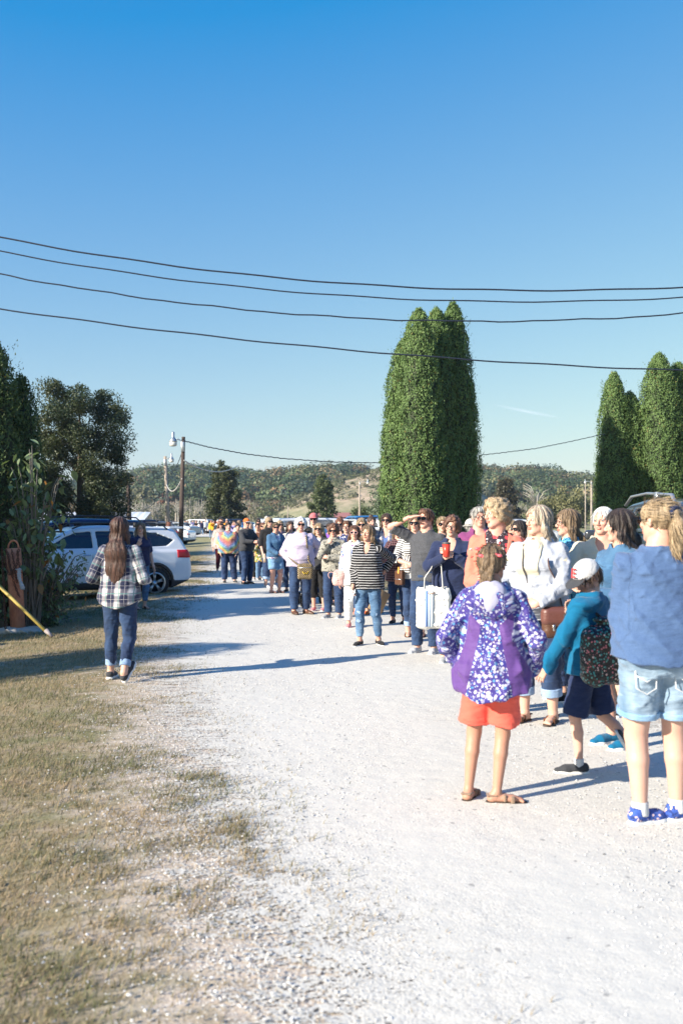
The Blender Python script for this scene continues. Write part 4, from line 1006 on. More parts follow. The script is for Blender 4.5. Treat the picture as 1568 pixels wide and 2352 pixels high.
def thuja(name, label, cols_, seed, dens=1.0, group=None, leaf=(.072, .042), dark=1.0):
    """cluster of columnar conifers: cols_ = (x, y, radius, height)"""
    r = np.random.default_rng(seed); bx = np.mean([c[0] for c in cols_]); by = np.mean([c[1] for c in cols_]); root = empty('arborvitae', (bx, by, G(bx, by))); tag(root, label, 'tree', group)
    Vs = []; Fs = []; Cs = []; nv = 0; core = []; tr = []
    for (cx, cy, R0, H_) in cols_:
        def prof(t): return R0*np.clip(np.where(t < .12, .82+1.5*t, 1.0-.0*t)*(1-np.clip((t-.42)/.58, 0, 1)**3.2)**.62, .02, 1)*(1-.12*t)
        n = int(dens*2*PI*R0*H_*700)
        t = r.random(n)**.92; a = r.uniform(0, 2*PI, n); Rr = prof(t); q = np.stack([np.cos(a)*1.3, np.sin(a)*1.3, t*H_*.9], -1)+cx
        lump = 1+.09*vnoise(q, .55, seed)+.13*vnoise(q*np.array((1, 1, .7)), .20, seed+1); dp = 1-np.abs(r.normal(0, .10, n)); dp = np.where(vnoise(q*np.array((1, 1, .7)), .20, seed+1) < -.25, dp*.82, dp)
        rr = Rr*lump*dp+.03; P = np.stack([cx-bx+np.cos(a)*rr, cy-by+np.sin(a)*rr, .15+t*H_*.97+r.normal(0, .05, n)], -1)
        Nn = np.stack([np.cos(a), np.sin(a), .25+0*a], -1); V, F = cards(P, Nn*1.2, r.uniform(.7, 1.5, n)*leaf[0], leaf[1]*r.uniform(.6, 1.3, n), r, up=1.1, jit=.75)
        tip = r.random(n) < .004*0; k = np.clip(.55+.5*vnoise(P, .35, seed+4)+r.normal(0, .15, n), 0, 1.3)[:, None]
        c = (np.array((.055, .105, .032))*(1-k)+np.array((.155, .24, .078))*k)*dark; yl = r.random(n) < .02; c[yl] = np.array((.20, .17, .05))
        Vs.append(V); Fs.append(F+nv); nv += len(V); Cs.append(np.repeat(c, 4, 0))
        # feathery tips breaking the outline
        m = int(34*H_*dens); t = .92*r.random(m)**.7; a = r.uniform(0, 2*PI, m); rr = prof(t)*1.0; base = np.stack([cx-bx+np.cos(a)*rr, cy-by+np.sin(a)*rr, .15+t*H_], -1)
        for j in range(5):
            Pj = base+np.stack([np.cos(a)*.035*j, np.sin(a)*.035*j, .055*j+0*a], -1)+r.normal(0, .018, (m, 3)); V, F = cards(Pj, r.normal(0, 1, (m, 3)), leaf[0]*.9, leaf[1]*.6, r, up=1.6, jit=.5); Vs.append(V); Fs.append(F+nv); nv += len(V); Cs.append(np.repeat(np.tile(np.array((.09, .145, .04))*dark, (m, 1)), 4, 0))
        pr = [(max(.02, .80*float(prof(np.array(z)))), .12+z*H_*.96) for z in np.linspace(0, 1, 18)]; core.append(lathe(pr, 14, (cx-bx, cy-by, 0)))  # dark solid core added inside the leaves to block light
        tr.append(tube([(cx-bx, cy-by, -.05), (cx-bx, cy-by, H_*.5)], [.11, .04], 8))
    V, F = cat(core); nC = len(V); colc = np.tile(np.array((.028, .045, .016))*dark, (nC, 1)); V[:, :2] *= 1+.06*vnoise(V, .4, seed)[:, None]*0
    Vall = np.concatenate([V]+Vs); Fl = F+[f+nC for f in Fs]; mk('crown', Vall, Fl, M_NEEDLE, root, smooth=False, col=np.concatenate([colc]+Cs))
    V, F = cat(tr); mk('trunk', V, F, M_BARK, root); return root
d0 = 34.0
thuja('a', 'tall cluster of green arborvitae columns at the middle right, the tallest tree behind the queue', [(X(932, d0), d0+.2, .82, 8.0), (X(960, d0), d0-.35, .85, 8.9), (X(913, d0), d0-.1, .62, 5.9), (X(1002, d0+.9), d0+.9, .82, 9.2), (X(1040, d0+1.5), d0+1.5, .80, 9.55), (X(1064, d0+1.5), d0+1.7, .66, 7.2), (X(1010, d0+.2), d0+.2, .55, 4.6)], 3)
d1 = 40.3
thuja('b', 'cluster of arborvitae behind the dark vehicle at the right edge, lower part in shade', [(X(1410, d1), d1, .72, 7.7), (X(1452, d1), d1+.3, .80, 6.9), (X(1514, d1), d1, .95, 8.5), (X(1570, d1), d1+.6, 1.0, 8.2), (X(1635, d1), d1+1, 1.1, 7.8), (X(1395, d1), d1+.2, .5, 4.6)], 5)
d2 = 16.6
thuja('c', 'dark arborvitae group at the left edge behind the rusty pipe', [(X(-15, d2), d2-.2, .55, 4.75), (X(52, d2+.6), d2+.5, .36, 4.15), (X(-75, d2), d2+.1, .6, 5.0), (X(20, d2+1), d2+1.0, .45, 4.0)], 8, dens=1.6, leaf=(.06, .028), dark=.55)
# conifers outside the frame to the left, seen by their shadows on the drive
thuja('e', 'small arborvitae outside the frame whose rounded shadow crosses the drive edge', [(-8.15, 8.5, 1.05, 3.8)], 12, dens=.5)

def blob_tree(name, label, x, y, H_, Wd, seed, base=(.05, .08, .03), hi=(.12, .15, .05), n=16000, leaf=.14, trunk=.22, bot=.12, cone=0.0, gaps=.5, core=True, group=None, cat_='tree', barkm=None):
    r = np.random.default_rng(seed); root = empty(name, (x, y, G(x, y))); tag(root, label, cat_, group)
    tt = [tube([(0, 0, -.1), (.03*H_*r.normal()*.3, 0, H_*.35), (0, 0, H_*.8)], [trunk, trunk*.7, trunk*.2], 9)]; tips = []
    nb = 34
    for i in range(nb):
        t = bot+(.93-bot)*(i+.5)/nb; a = i*2.4+r.normal(0, .3)
        if cone: R_ = Wd/2*(1-((t-bot)/(1-bot))**1.1*cone)
        else: R_ = Wd/2*math.sqrt(max(.02, 1-((t-.52)/.55)**2))
        R_ *= r.uniform(.82, 1.08); e = np.array((math.cos(a)*R_, math.sin(a)*R_, t*H_+(.10*H_ if not cone else -.02*H_)*r.uniform(.3, 1)*(1-t))); s0 = np.array((0, 0, max(.05, t-.16)*H_ if not cone else t*H_))
        m = (s0+e)/2+np.array((0, 0, .03*H_)); tt.append(tube([s0, m, e], [trunk*.32*(1.1-t), trunk*.2*(1.1-t), .012], 5)); tips += [(e, .17), ((m+e)/2, .15), (m, .13)]
        for q in range(2):
            e2 = (m+e)/2+r.normal(0, .12, 3)*Wd; tips.append((e2, .11)); tt.append(tube([(m+e)/2, e2], [.02, .01], 4))
    tips.append((np.array((0, 0, H_*.93)), .12)); tips.append((np.array((0, 0, H_*.85)), .16))
    C0 = np.array([p for p, q in tips]); S0 = np.array([q for p, q in tips])*Wd*(.95 if not cone else .75)
    pick = r.integers(0, len(C0), n); u = r.normal(size=(n, 3)); u /= np.linalg.norm(u, axis=1)[:, None]; rad = r.random(n)**.45
    P = C0[pick]+u*(S0[pick]*rad)[:, None]*np.array((1, 1, .75)); keep = vnoise(P, Wd*.07, seed)+.5*vnoise(P, Wd*.2, seed+9) > -gaps; P = P[keep]; u = u[keep]; P[:, 2] = np.clip(P[:, 2], H_*bot*.5, None)
    V, F = cards(P, u, leaf*r.uniform(.6, 1.4, len(P)), leaf*.7, r, up=.2, jit=.9); tc_ = r.uniform(0, 1, len(C0))[pick][keep]; k = np.clip(tc_*.6+r.uniform(0, .5, len(P)), 0, 1)[:, None]
    c = np.array(base)*(1-k)+np.array(hi)*k; mk('crown', V, F, M_LEAF, root, smooth=False, col=np.repeat(c, 4, 0)); V, F = cat(tt); mk('trunk', V, F, barkm or M_BARK, root); return root
blob_tree('broadleaf_tree', 'large broadleaf tree with russet-tinged dark crown behind the parked cars at left', X(182, 47), 47, 8.5, 4.6, 21, base=(.026, .050, .028), hi=(.085, .095, .042), n=90000, leaf=.10, bot=.02, gaps=.55)
# tall trees beyond the left edge: they shade the cars and the left conifers
for i, (x, y, h_, w_) in enumerate([(-10.6, 13.2, 5.5, 3.8), (-13.4, 17.2, 6.3, 3.6), (-16.2, 22.5, 7.6, 4.4), (-20.5, 40.0, 8.2, 5.5), (-18.0, 30.0, 7.0, 4.4), (-25, 47, 8.5, 5)]):
    blob_tree('shade_tree', ['shade tree outside the left edge beside the arborvitae', 'second shade tree outside the left edge', 'third shade tree outside the left edge near the cars', 'tall shade tree outside the left edge farthest back', 'shade tree outside the left edge behind the cars', 'shade tree outside the left edge by the big broadleaf tree'][i], x, y, h_, w_, 70+i, n=9000, leaf=.3, bot=.02, gaps=.9)
blob_tree('conifer_tree', 'broad dark conifer standing in front of the wooded hill behind the far walkers', X(515, 135), 135, 9.0, 6.6, 31, base=(.028, .042, .018), hi=(.075, .085, .035), n=26000, leaf=.30, bot=.0, cone=.92, gaps=.6)
blob_tree('pear_tree', 'round leafy green tree standing before the meadow hillside', X(741, 140), 140, 7.6, 5.2, 37, base=(.045, .065, .03), hi=(.12, .15, .06), n=16000, leaf=.26, bot=.0, cone=.75, gaps=.35)
blob_tree('small_tree', 'low bushy tree beside the pale pole on the meadow edge', X(838, 150), 150, 3.6, 4.2, 38, base=(.05, .07, .03), hi=(.12, .15, .06), n=6000, leaf=.3, bot=0)
blob_tree('spruce_tree', 'dark spruce between the two arborvitae clusters', X(1162, 190), 190, 9.4, 6.5, 39, base=(.030, .036, .018), hi=(.085, .07, .04), n=15000, leaf=.42, bot=.0, cone=.8, gaps=.4)
blob_tree('willow_tree', 'pale olive tree behind the flagpoles at right', X(1300, 200), 200, 6.8, 9.0, 40, base=(.11, .12, .05), hi=(.25, .24, .12), n=13000, leaf=.5, bot=0)
blob_tree('grey_shrub', 'grey green bush at the foot of the tall arborvitae cluster', X(893, 120), 120, 5.6, 4.2, 41, base=(.07, .10, .06), hi=(.16, .20, .12), n=9000, leaf=.28, bot=0)
blob_tree('yellow_bush', 'yellow green bushes low behind the dark vehicles at left', X(270, 90), 90, 2.2, 6.0, 42, base=(.14, .14, .04), hi=(.34, .33, .10), n=6000, leaf=.25, bot=0)

# white-trunked bare tree on the right
root = empty('bare_tree', (X(1232, 230), 230, 0)); tag(root, 'bare pale branched tree in front of the wooded hill at right', 'tree')
r_ = np.random.default_rng(4); tt = [tube([(0, 0, 0), (0, 0, 4.5), (.3, 0, 7.5)], [.22, .16, .08], 6)]
for i in range(16):
    a = r_.uniform(0, 6.28); z = r_.uniform(3.5, 6.5); e = np.array((math.cos(a)*3.2, math.sin(a)*3.2, z+r_.uniform(1.5, 4))); tt.append(tube([(0, 0, z), e*np.array((.5, .5, 1))-(0, 0, .8), e], [.1, .07, .03], 5))
V, F = cat(tt); mk('trunk', V, F, plain('bark_pale', (.42, .38, .34), .9), root)

# ---------------------------------------------------------------- hills and woods
def prof_px(x, D, pts, off=0):
    px_ = x/D*FPX+784; return np.interp(px_, [p[0] for p in pts], [CAM_H+(HOR-p[1])/FPX*D-off for p in pts])
RA = [(-900, 1120), (-200, 1110), (240, 1108), (300, 1087), (350, 1078), (430, 1070), (520, 1079), (600, 1084), (700, 1075), (800, 1068), (860, 1080), (1000, 1085), (1100, 1076), (1150, 1080), (1240, 1074), (1300, 1088), (1370, 1098), (1500, 1110), (2400, 1120)]
DW = 540.0
def hillz(x, y): return prof_px(x*DW/np.maximum(y, DW*.6), DW, RA, 11)*sstep(300, 545, y)*(1+.02*np.sin(x*.03))*np.where(y > 545, np.maximum(.55, 1-(y-545)/900), 1)-.6
V, F = gridmesh(np.linspace(-700, 800, 120), np.linspace(296, 900, 40), hillz)
th = NT('forest_floor'); th.fin(th.ramp(th.noise(th.obj(), .2, 4), [(.3, (.07, .065, .035)), (.7, (.14, .12, .07))]), .95)
tag(mk('hill', V, F, th.m), kind='structure')
MA = [(300, 1205), (470, 1205), (560, 1196), (620, 1172), (680, 1146), (720, 1126), (770, 1108), (830, 1092), (880, 1081), (960, 1078), (1040, 1098), (1100, 1120), (1150, 1160), (1230, 1203), (1500, 1206)]
DM = 400.0
def meadz(x, y): return prof_px(x*DM/np.maximum(y, DM*.5), DM, MA, 0)*sstep(205, 405, y)**.9*np.where(y > 405, np.maximum(0, 1-(y-405)/160), 1)-.5+.35*vnoise(np.stack([x, y], -1), 26, 5)*sstep(230, 300, y)
V, F = gridmesh(np.linspace(-110, 150, 140), np.linspace(204, 560, 110), meadz)
tm = NT('meadow'); p = tm.obj(); zz_ = tm.n('SeparateXYZ', {'Vector': p}).outputs[2]
c_ = tm.ramp(tm.noise(tm.scalev(p, (1, .35, 1)), .16, 6, .7), [(.36, (.12, .125, .055)), (.46, (.26, .22, .13)), (.55, (.44, .33, .23)), (.68, (.54, .42, .31))]); c_ = tm.mix(tm.math('MULTIPLY', tm.noise(p, 1.8, 4, .7), .35), c_, (.10, .10, .05)); c_ = tm.mix(tm.n('MapRange', {'Value': zz_, 'From Min': 8, 'From Max': 0}).outputs[0], c_, (.24, .26, .11))
tag(mk('hill', V, F, tm.fin(c_, .95)), kind='structure')
def crowns(P, S, Cc, nl, r, lf, squash=.8):
    """many separate crowns in one mass: P centres, S radii, Cc colours"""
    n = len(P); u = r.normal(size=(n, nl, 3)); u[..., 2] = np.abs(u[..., 2])*1.0-.25; u /= np.linalg.norm(u, axis=2)[..., None]
    lum = 1+.18*np.sin(u[..., 0]*5+r.uniform(0, 6, (n, 1)))*np.sin(u[..., 1]*5+r.uniform(0, 6, (n, 1)))+.12*np.sin(u[..., 2]*9+r.uniform(0, 6, (n, 1)))
    Q = P[:, None]+u*S[:, None, None]*(lum*r.uniform(.8, 1.03, (n, nl)))[..., None]*np.array((1, 1, squash)); Q = Q.reshape(-1, 3)
    V, F = cards(Q, u.reshape(-1, 3)*1.3, lf*r.uniform(.6, 1.4, len(Q)), lf*.8, r, jit=.35); c = np.repeat(Cc, nl, 0)*r.uniform(.85, 1.18, (len(Q), 1)); return V, F, np.repeat(c, 4, 0)
def wood(n, seed, xr, yr_, zf, pal, size, nl, lf, mask=None, hf=.7):
    r = np.random.default_rng(seed); x = r.uniform(*xr, n); y = r.uniform(*yr_, n)
    if mask is not None: m = mask(x, y); x, y = x[m], y[m]
    n = len(x); s = r.uniform(*size, n); z = zf(x, y)+s*hf+r.uniform(0, size[1]*.5, n); k = r.choice(len(pal), n, p=[q[1] for q in pal]); c = np.array([q[0] for q in pal])[k]*r.uniform(.85, 1.6, (n, 1))
    return crowns(np.stack([x, y, z], -1), s, c, nl, r, lf)
PAL = [((.050, .075, .035), .28), ((.080, .105, .050), .28), ((.045, .070, .050), .16), ((.125, .125, .065), .15), ((.15, .10, .055), .07), ((.18, .14, .08), .05), ((.17, .08, .05), .01)]
def inview(x, y): return (x > -.36*y-20) & (x < .40*y+30)
def notmeadow(x, y):
    px_ = x/y*FPX+784; top = np.interp(px_, [p[0] for p in MA], [p[1] for p in MA]); row = HOR-(hillz(x, y)+6-CAM_H)/y*FPX
    return inview(x, y) & ((row < top+8) | (y > 560) | (px_ < 560) | (px_ > 1120))
A = wood(5200, 51, (-260, 300), (375, 575), hillz, PAL, (3.8, 7.4), 230, 1.15, notmeadow)
B = wood(900, 52, (-180, 220), (300, 385), hillz, [((.10, .105, .055), .4), ((.15, .14, .085), .35), ((.075, .095, .045), .15), ((.17, .12, .075), .1)], (2.2, 4.2), 150, .75, lambda x, y: notmeadow(x, y) & (y < 385))
nA = len(A[0]); tag(mk('woods', np.concatenate([A[0], B[0]]), [A[1], B[1]+nA], M_LEAF, smooth=False, col=np.concatenate([A[2], B[2]])), kind='stuff')
# pale bare trunks at the foot of the wood
r_ = np.random.default_rng(9); tt = []
for i in range(420):
    y = r_.uniform(292, 340); x = r_.uniform(-.25*y, -.085*y) if i % 4 else r_.uniform(.14*y, .27*y); h_ = r_.uniform(4, 8.5); lx = r_.normal(0, .35); tt.append(tube([(x, y, 0), (x+lx, y, h_)], [.16, .05], 3, False))
    for q in range(2): zq = r_.uniform(.4, .8)*h_; tt.append(tube([(x+lx*zq/h_, y, zq), (x+r_.normal(0, 1.0), y, zq+r_.uniform(1, 2.4))], [.07, .03], 3, False))
V, F = cat(tt); tag(mk('woods', V, F, plain('bark_bare', (.34, .31, .27), .9)), kind='stuff')
C_ = wood(1500, 53, (-60, 120), (235, 425), meadz, [((.09, .095, .055), .4), ((.12, .12, .075), .3), ((.06, .075, .035), .3)], (.6, 1.9), 60, .5, lambda x, y: (vnoise(np.stack([x, y], -1), 22, 2)+.008*(y-320) > -.05) & (x > -.095*y+3) & (x < .17*y), hf=.15)
tag(mk('shrubbery', C_[0], C_[1], M_LEAF, smooth=False, col=C_[2]), kind='stuff')
# hedge line at the far side of the level field, right
D_ = wood(190, 54, (20, 130), (235, 300), lambda x, y: 0*x, [((.09, .11, .04), .5), ((.15, .16, .07), .5)], (1.0, 3.2), 120, .5, lambda x, y: (x > .10*y), hf=.4)
tag(mk('undergrowth', D_[0], D_[1], M_LEAF, smooth=False, col=D_[2]), kind='stuff')

# faint cirrus
tcl = NT('cirrus'); p = tcl.obj(); g = tcl.n('TexGradient', {'Vector': tcl.scalev(p, (1/520., 1/1300., 1))}, gradient_type='SPHERICAL').outputs[1]
nz = tcl.noise(tcl.scalev(p, (1/260., 1/900., 1), rot=(0, 0, .5)), 1.0, 5, .6); tr_ = tcl.n('BsdfTransparent'); tl_ = tcl.n('BsdfTranslucent', {'Color': (.95, .95, .97)}); mx_ = tcl.n('MixShader', {'Fac': tcl.math('MULTIPLY', tcl.math('MULTIPLY', tcl.math('POWER', g, 1.4), nz), .45)})
tcl.t.links.new(tr_.outputs[0], mx_.inputs[1]); tcl.t.links.new(tl_.outputs[0], mx_.inputs[2]); tcl.t.links.new(mx_.outputs[0], tcl.out.inputs[0])
for i, (px_, py_, s_, rz_) in enumerate([(1215, 945, 1.0, -.62)]):
    dd = 900/((HOR-py_)/FPX); V, F = gridmesh(np.linspace(-560, 560, 7), np.linspace(-1300, 1300, 7), lambda x, y: 6*np.sin(x/400)); o = mk('cloud', V*np.array((s_, s_, 1)) @ Rz(rz_).T, F, tcl.m); o.location = (X(px_, dd), dd, 900+i*15); o.visible_shadow = True; tag(o, kind='structure')

# ---------------------------------------------------------------- air
hz = NT('air'); hz.t.nodes.remove(hz.b); hv_ = hz.n('VolumePrincipled', {'Color': (.72, .84, 1.0), 'Density': .00024, 'Anisotropy': .3}); hz.t.links.new(hv_.outputs[0], hz.out.inputs['Volume'])
V, F = boxg((0, 470, 31), (1700, 1140, 66)); tag(mk('haze', V, F, hz.m, smooth=False), kind='stuff')
# ---------------------------------------------------------------- poles, wires, lamps
def polemat(name, c):
    t = NT(name); p = t.obj(); f = t.noise(t.scalev(p, (14, 14, .8)), 2, 5, .7); return t.fin(t.ramp(f, [(.3, tuple(x*.55 for x in c)), (.7, tuple(min(1, x*1.35) for x in c))]), .9, t.bump(f, .6, .01))
M_POLE = polemat('weathered_pole', (.075, .055, .048)); M_POLEL = polemat('silvery_pole', (.34, .29, .24)); M_WIRE = plain('cable', (.012, .018, .035), .5); M_WIREL = plain('cable_pale', (.45, .44, .42), .6)
M_GALV = plain('galvanised', (.42, .45, .47), .4, .7); M_LAMPG = plain('lamp_glass', (.62, .62, .56), .25)
def pole(name, label, px, base_d, top_py, tilt, r0, mat, lamp=0, cat_='utility pole', group=None, base_px=None):
    bx = X(base_px or px, base_d); root = empty(name, (bx, base_d, G(bx, base_d))); tag(root, label, cat_, group); h = Zr(top_py, base_d)-G(bx, base_d); tx = X(px, base_d)-bx
    V, F = tube([(0, 0, -.3), (tx*.5, 0, h*.5), (tx, 0, h)], [r0*1.1, r0*.92, r0*.72], 12); mk('pole_shaft', V, F, mat, root)
    if lamp:
        s = lamp; a = [(tx, -.02, h-.35), (tx+s*.12, -.02, h-.12), (tx+s*.35, -.02, h-.08), (tx+s*.62, -.02, h-.08)]; V, F = cat([tube(a, .022, 6), boxg((tx+s*.02, -.08, h-.3), (.1, .06, .3), bev=.01)]); arm_ = mk('lamp_arm', V, F, M_GALV, root)
        hd = mk('lamp_head', *lathe([(.02, .28), (.04, .26), (.045, .12), (.08, .06), (.118, .0), (.12, -.02)], 16, (tx+s*.72, -.02, h-.13)), M_GALV, arm_)
        mk('lamp_glass', *lathe([(.112, -.02), (.112, -.12), (.09, -.15), (.02, -.16)], 16, (tx+s*.72, -.02, h-.13)), M_LAMPG, arm_)
    return root, (bx+tx, base_d, h+G(bx, base_d))
P1, top1 = pole('lamp_pole', 'dark wooden pole with a barn lamp on top, beside the drive behind the white SUV', 421, 29.5, 1003, 0, .074, M_POLE, -.42, 'lamp pole', base_px=413)
P2, top2 = pole('lamp_pole', 'paler leaning wooden pole with a barn lamp, farther back along the cars', 379, 47, 1048, 0, .10, M_POLEL, .42, 'lamp pole', base_px=389)
P3, top3 = pole('utility_pole', 'leaning dark pole beside the big broadleaf tree', 292, 52, 1086, 0, .13, M_POLE, base_px=301)
# service box on the second pole
V, F = boxg((X(388, 47)-X(389, 47), -.16, 1.35), (.22, .12, .55), bev=.02); mk('meter_box', V, F, plain('rusty_box', (.16, .06, .04), .7), P2)
for i, (px, d, py, r0, m, lab) in enumerate([(825.5, 88, 1104, .10, M_POLEL, 'pale pole with a small lamp in the car park before the meadow hill'), (661, 150, 1162, .10, M_POLEL, 'short white post at the foot of the meadow hill'), (404, 150, 1178, .1, M_POLEL, 'thin pale post behind the far parked cars at left'),
                                      (1344, 120, 1104, .07, M_POLEL, 'slender flagpole between the arborvitae clusters, left of a pair'), (1358, 112, 1104, .13, M_POLEL, 'thicker pale pole with a lamp, right of the flagpole'), (880, 130, 1165, .07, M_POLEL, 'thin white post beside the small box on the meadow edge')]):
    pole('light_pole' if i in (0, 4) else 'post', lab, px, d, py, 0, r0, m, 1 if i == 0 else (-1 if i == 4 else 0), 'pole')
def sag(a, b, s, n=24, tw=0):
    t = np.linspace(0, 1, n)[:, None]; P = np.asarray(a)*(1-t)+np.asarray(b)*t; P[:, 2] -= (4*t*(1-t))[:, 0]*s; return P
def curve_px(pts, d0, d1, n=60, ext=.35):
    px_ = np.array([p[0] for p in pts], float); py_ = np.array([p[1] for p in pts], float); co = np.polyfit(px_, py_, min(3, len(pts)-1)); return co
# four cables across the whole picture, carried by poles outside the frame
Dw = 25.0; xe = (-26.0, 25.0); W_PTS = [[(0, 545), (450, 612), (800, 650), (1200, 669), (1568, 656)], [(0, 574), (450, 640), (800, 675), (1200, 692), (1568, 677)], [(0, 625), (500, 693), (900, 729), (1150, 735), (1568, 712)], [(0, 702), (450, 760), (700, 784), (900, 805), (1200, 829), (1568, 842)]]
ends = []
for i, pts in enumerate(W_PTS):
    P = np.array(pts, float); xw = (P[:, 0]-784)/FPX*Dw; zw = CAM_H+(HOR-P[:, 1])/FPX*Dw; co = np.polyfit(xw, zw, 2); x = np.linspace(xe[0], xe[1], 120); z = np.polyval(co, x)
    if i < 3: x2 = x
    else:
        co = np.polyfit(xw, zw, 2); z = np.polyval(co, x)
    z = z+.012*np.sin(x*2.1+i)+.01*np.sin(x*4.7+2*i)*(i == 2)
    V, F = tube(np.stack([x, np.full(120, Dw)+.15*i, z], -1), [.021, .018, .019, .020][i], 6); o = mk('power_cable', V, F, M_WIRE); ends.append((z[0], z[-1]))
    tag(o, ['topmost of the four dark cables crossing the sky', 'second cable from the top crossing the sky', 'third cable from the top, its right part slightly kinked', 'lowest of the four cables, passing in front of the tall arborvitae'][i], 'cable', 'cables across the sky')
for s_, xx in enumerate(xe):
    root = empty('cable_pole', (xx, Dw+.2, 0)); tag(root, ['wooden cable pole beyond the left edge of the view', 'wooden cable pole beyond the right edge of the view'][s_], 'utility pole'); zt = max(e[s_] for e in ends)+.6; V, F = tube([(0, .16, -.3), (0, .16, zt)], [.16, .12], 12); mk('pole_shaft', V, F, M_POLE, root); [mk('bracket', *boxg((0, .0, e[s_]), (.10, .28, .08)), M_GALV, root) for e in ends]
def cable(label, P, r, m, twist=0):
    P = np.array(P, float)
    if twist: n_ = 140; t = np.linspace(0, 1, n_); Pp = np.stack([np.interp(t, np.linspace(0, 1, len(P)), P[:, k]) for k in range(3)], 1); Pp[:, 2] += .007*np.sin(t*twist); P = Pp
    V, F = tube(P, r, 5); o = mk('service_cable', V, F, m); tag(o, label, 'cable'); return o
cable('twisted service cable running from the near lamp pole to behind the tall arborvitae', [(X(px, d), d, Zr(py, d)) for px, py, d in [(421, 1012, 29.4), (480, 1027, 30), (560, 1042, 31), (650, 1053, 32), (760, 1061, 33.5), (880, 1063, 35.5)]], .016, M_WIRE, 190)
cable('service cable between the two arborvitae clusters', [(X(px, d), d, Zr(py, d)) for px, py, d in [(1060, 1050, 36), (1150, 1040, 36.5), (1230, 1030, 37), (1300, 1016, 37.5), (1390, 996, 38)]], .014, M_WIRE, 150)
cable('pale slack rope hanging right of the near lamp pole', sag((X(424, 29.5), 29.4, Zr(1058, 29.5)), (X(545, 40), 40, Zr(1070, 40)), .28), .02, M_WIREL)
cable('slack cable linking the two lamp poles', sag((X(420, 29.5), 29.4, Zr(1035, 29.5)), (X(381, 47), 47, Zr(1062, 47)), .5), .012, M_WIRE)
cable('pale drooping cable between the lamp poles', sag((X(419, 29.5), 29.4, Zr(1100, 29.5)), (X(382, 47), 47, Zr(1112, 47)), .35), .022, M_WIREL)
cable('slack cable falling from the second lamp pole toward the leaning pole', sag((X(381, 47), 47, Zr(1120, 47)), (X(300, 50), 50, Zr(1165, 50)), .5), .015, M_WIREL)

# ---------------------------------------------------------------- rusty gate pipe with chains, stone, yellow bar, sapling
M_RUST = NT('rust'); p = M_RUST.obj(); f = M_RUST.noise(M_RUST.scalev(p, (1, 1, .5)), 7, 5, .65); M_RUST = M_RUST.fin(M_RUST.ramp(f, [(.3, (.24, .075, .042)), (.5, (.48, .19, .11)), (.7, (.58, .28, .17))]), .75, M_RUST.bump(M_RUST.noise(p, 60, 3), .3, .004))
dp = 15.4; bx, bz = X(42, dp), G(X(42, dp), dp)
root = empty('gate_post', (bx, dp, bz)); tag(root, 'thick rusty steel pipe standing on a flat stone, draped with chains', 'gate post')
tx = X(31, dp)-X(42, dp)
V, F = tube([(0, 0, .0), (tx*.5, 0, .68), (tx, 0, 1.30)], .112, 20); mk('pipe', V, F, M_RUST, root)
a = np.linspace(0, PI, 12); V, F = tube(np.stack([tx+np.cos(a)*.08, -.0*a, 1.30+np.sin(a)*.12], 1), .014, 8); mk('hoop', V, F, M_RUST, root)
def chain(P, r=.014, L=.05):
    P = np.asarray(P, float); seg = np.r_[0, np.cumsum(np.linalg.norm(np.diff(P, axis=0), axis=1))]; n = int(seg[-1]/(L*.72)); out = []
    for i in range(n):
        c = np.array([np.interp((i+.5)*L*.72, seg, P[:, k]) for k in range(3)]); c2 = np.array([np.interp((i+.6)*L*.72, seg, P[:, k]) for k in range(3)]); dr = nrm(c2-c); sd_ = nrm(np.cross(dr, (0, 1, 0.1))) if i % 2 else nrm(np.cross(dr, (1, 0.1, 0)))
        an_ = np.arange(9)*2*PI/8; out.append(tube(c+np.cos(an_)[:, None]*dr*L*.5+np.sin(an_)[:, None]*sd_*L*.28, r*.45, 4, False))
    return cat(out)
M_CHAIN = plain('chain_rusty', (.13, .06, .04), .7, .5)
cs = []
for k, (x0, z0, x1, z1, sg) in enumerate([(-.13, 1.42, -.10, .03, .0), (-.06, 1.40, .12, .55, .1), (.02, 1.40, .07, .78, .0), (-.09, 1.30, .02, 1.0, .18), (.10, 1.38, .13, .9, 0), (-.04, 1.36, .10, 1.30, .35)]):
    P = sag((tx+x0, -.14, z0-.12), (tx*.6+x1, -.14, z1), sg, 14); cs.append(chain(P))
V, F = cat(cs); mk('chain', V, F, M_CHAIN, root)
s = SD((-.1, -.22, .6), (.35, -.08, 1.1), .009); s.ell((tx+.14, -.15, .90), (.028, .02, .09)); s.cone((tx+.14, -.15, .84), (tx+.19, -.15, .70), .016, .034, .02); s.ell((tx+.13, -.15, .98), (.05, .02, .012), .02); s.folds(.02, 3, .18); V, F = s.mesh(); mk('plastic_bag', V, F, plain('plastic_film', (.36, .38, .41), .35), root)
s = SD((-.42, -.35, -.05), (.5, .35, .12), .018); s.ell((.06, 0, .03), (.36, .24, .07), pw=3); s.folds(.02, 8, .8); V, F = s.mesh(); o = mk('stone_slab', V, F, plain('slab', (.40, .38, .34), .95, bump=.6, bscale=25)); o.location = (bx, dp, bz-.02); tag(o, 'flat grey stone slab under the rusty pipe', 'stone')
root = empty('yellow_bar', (X(115, 14.2), 14.2, G(X(115, 14.2), 14.2))); tag(root, 'weathered yellow bar slanting down to the grass at the left edge', 'bar')
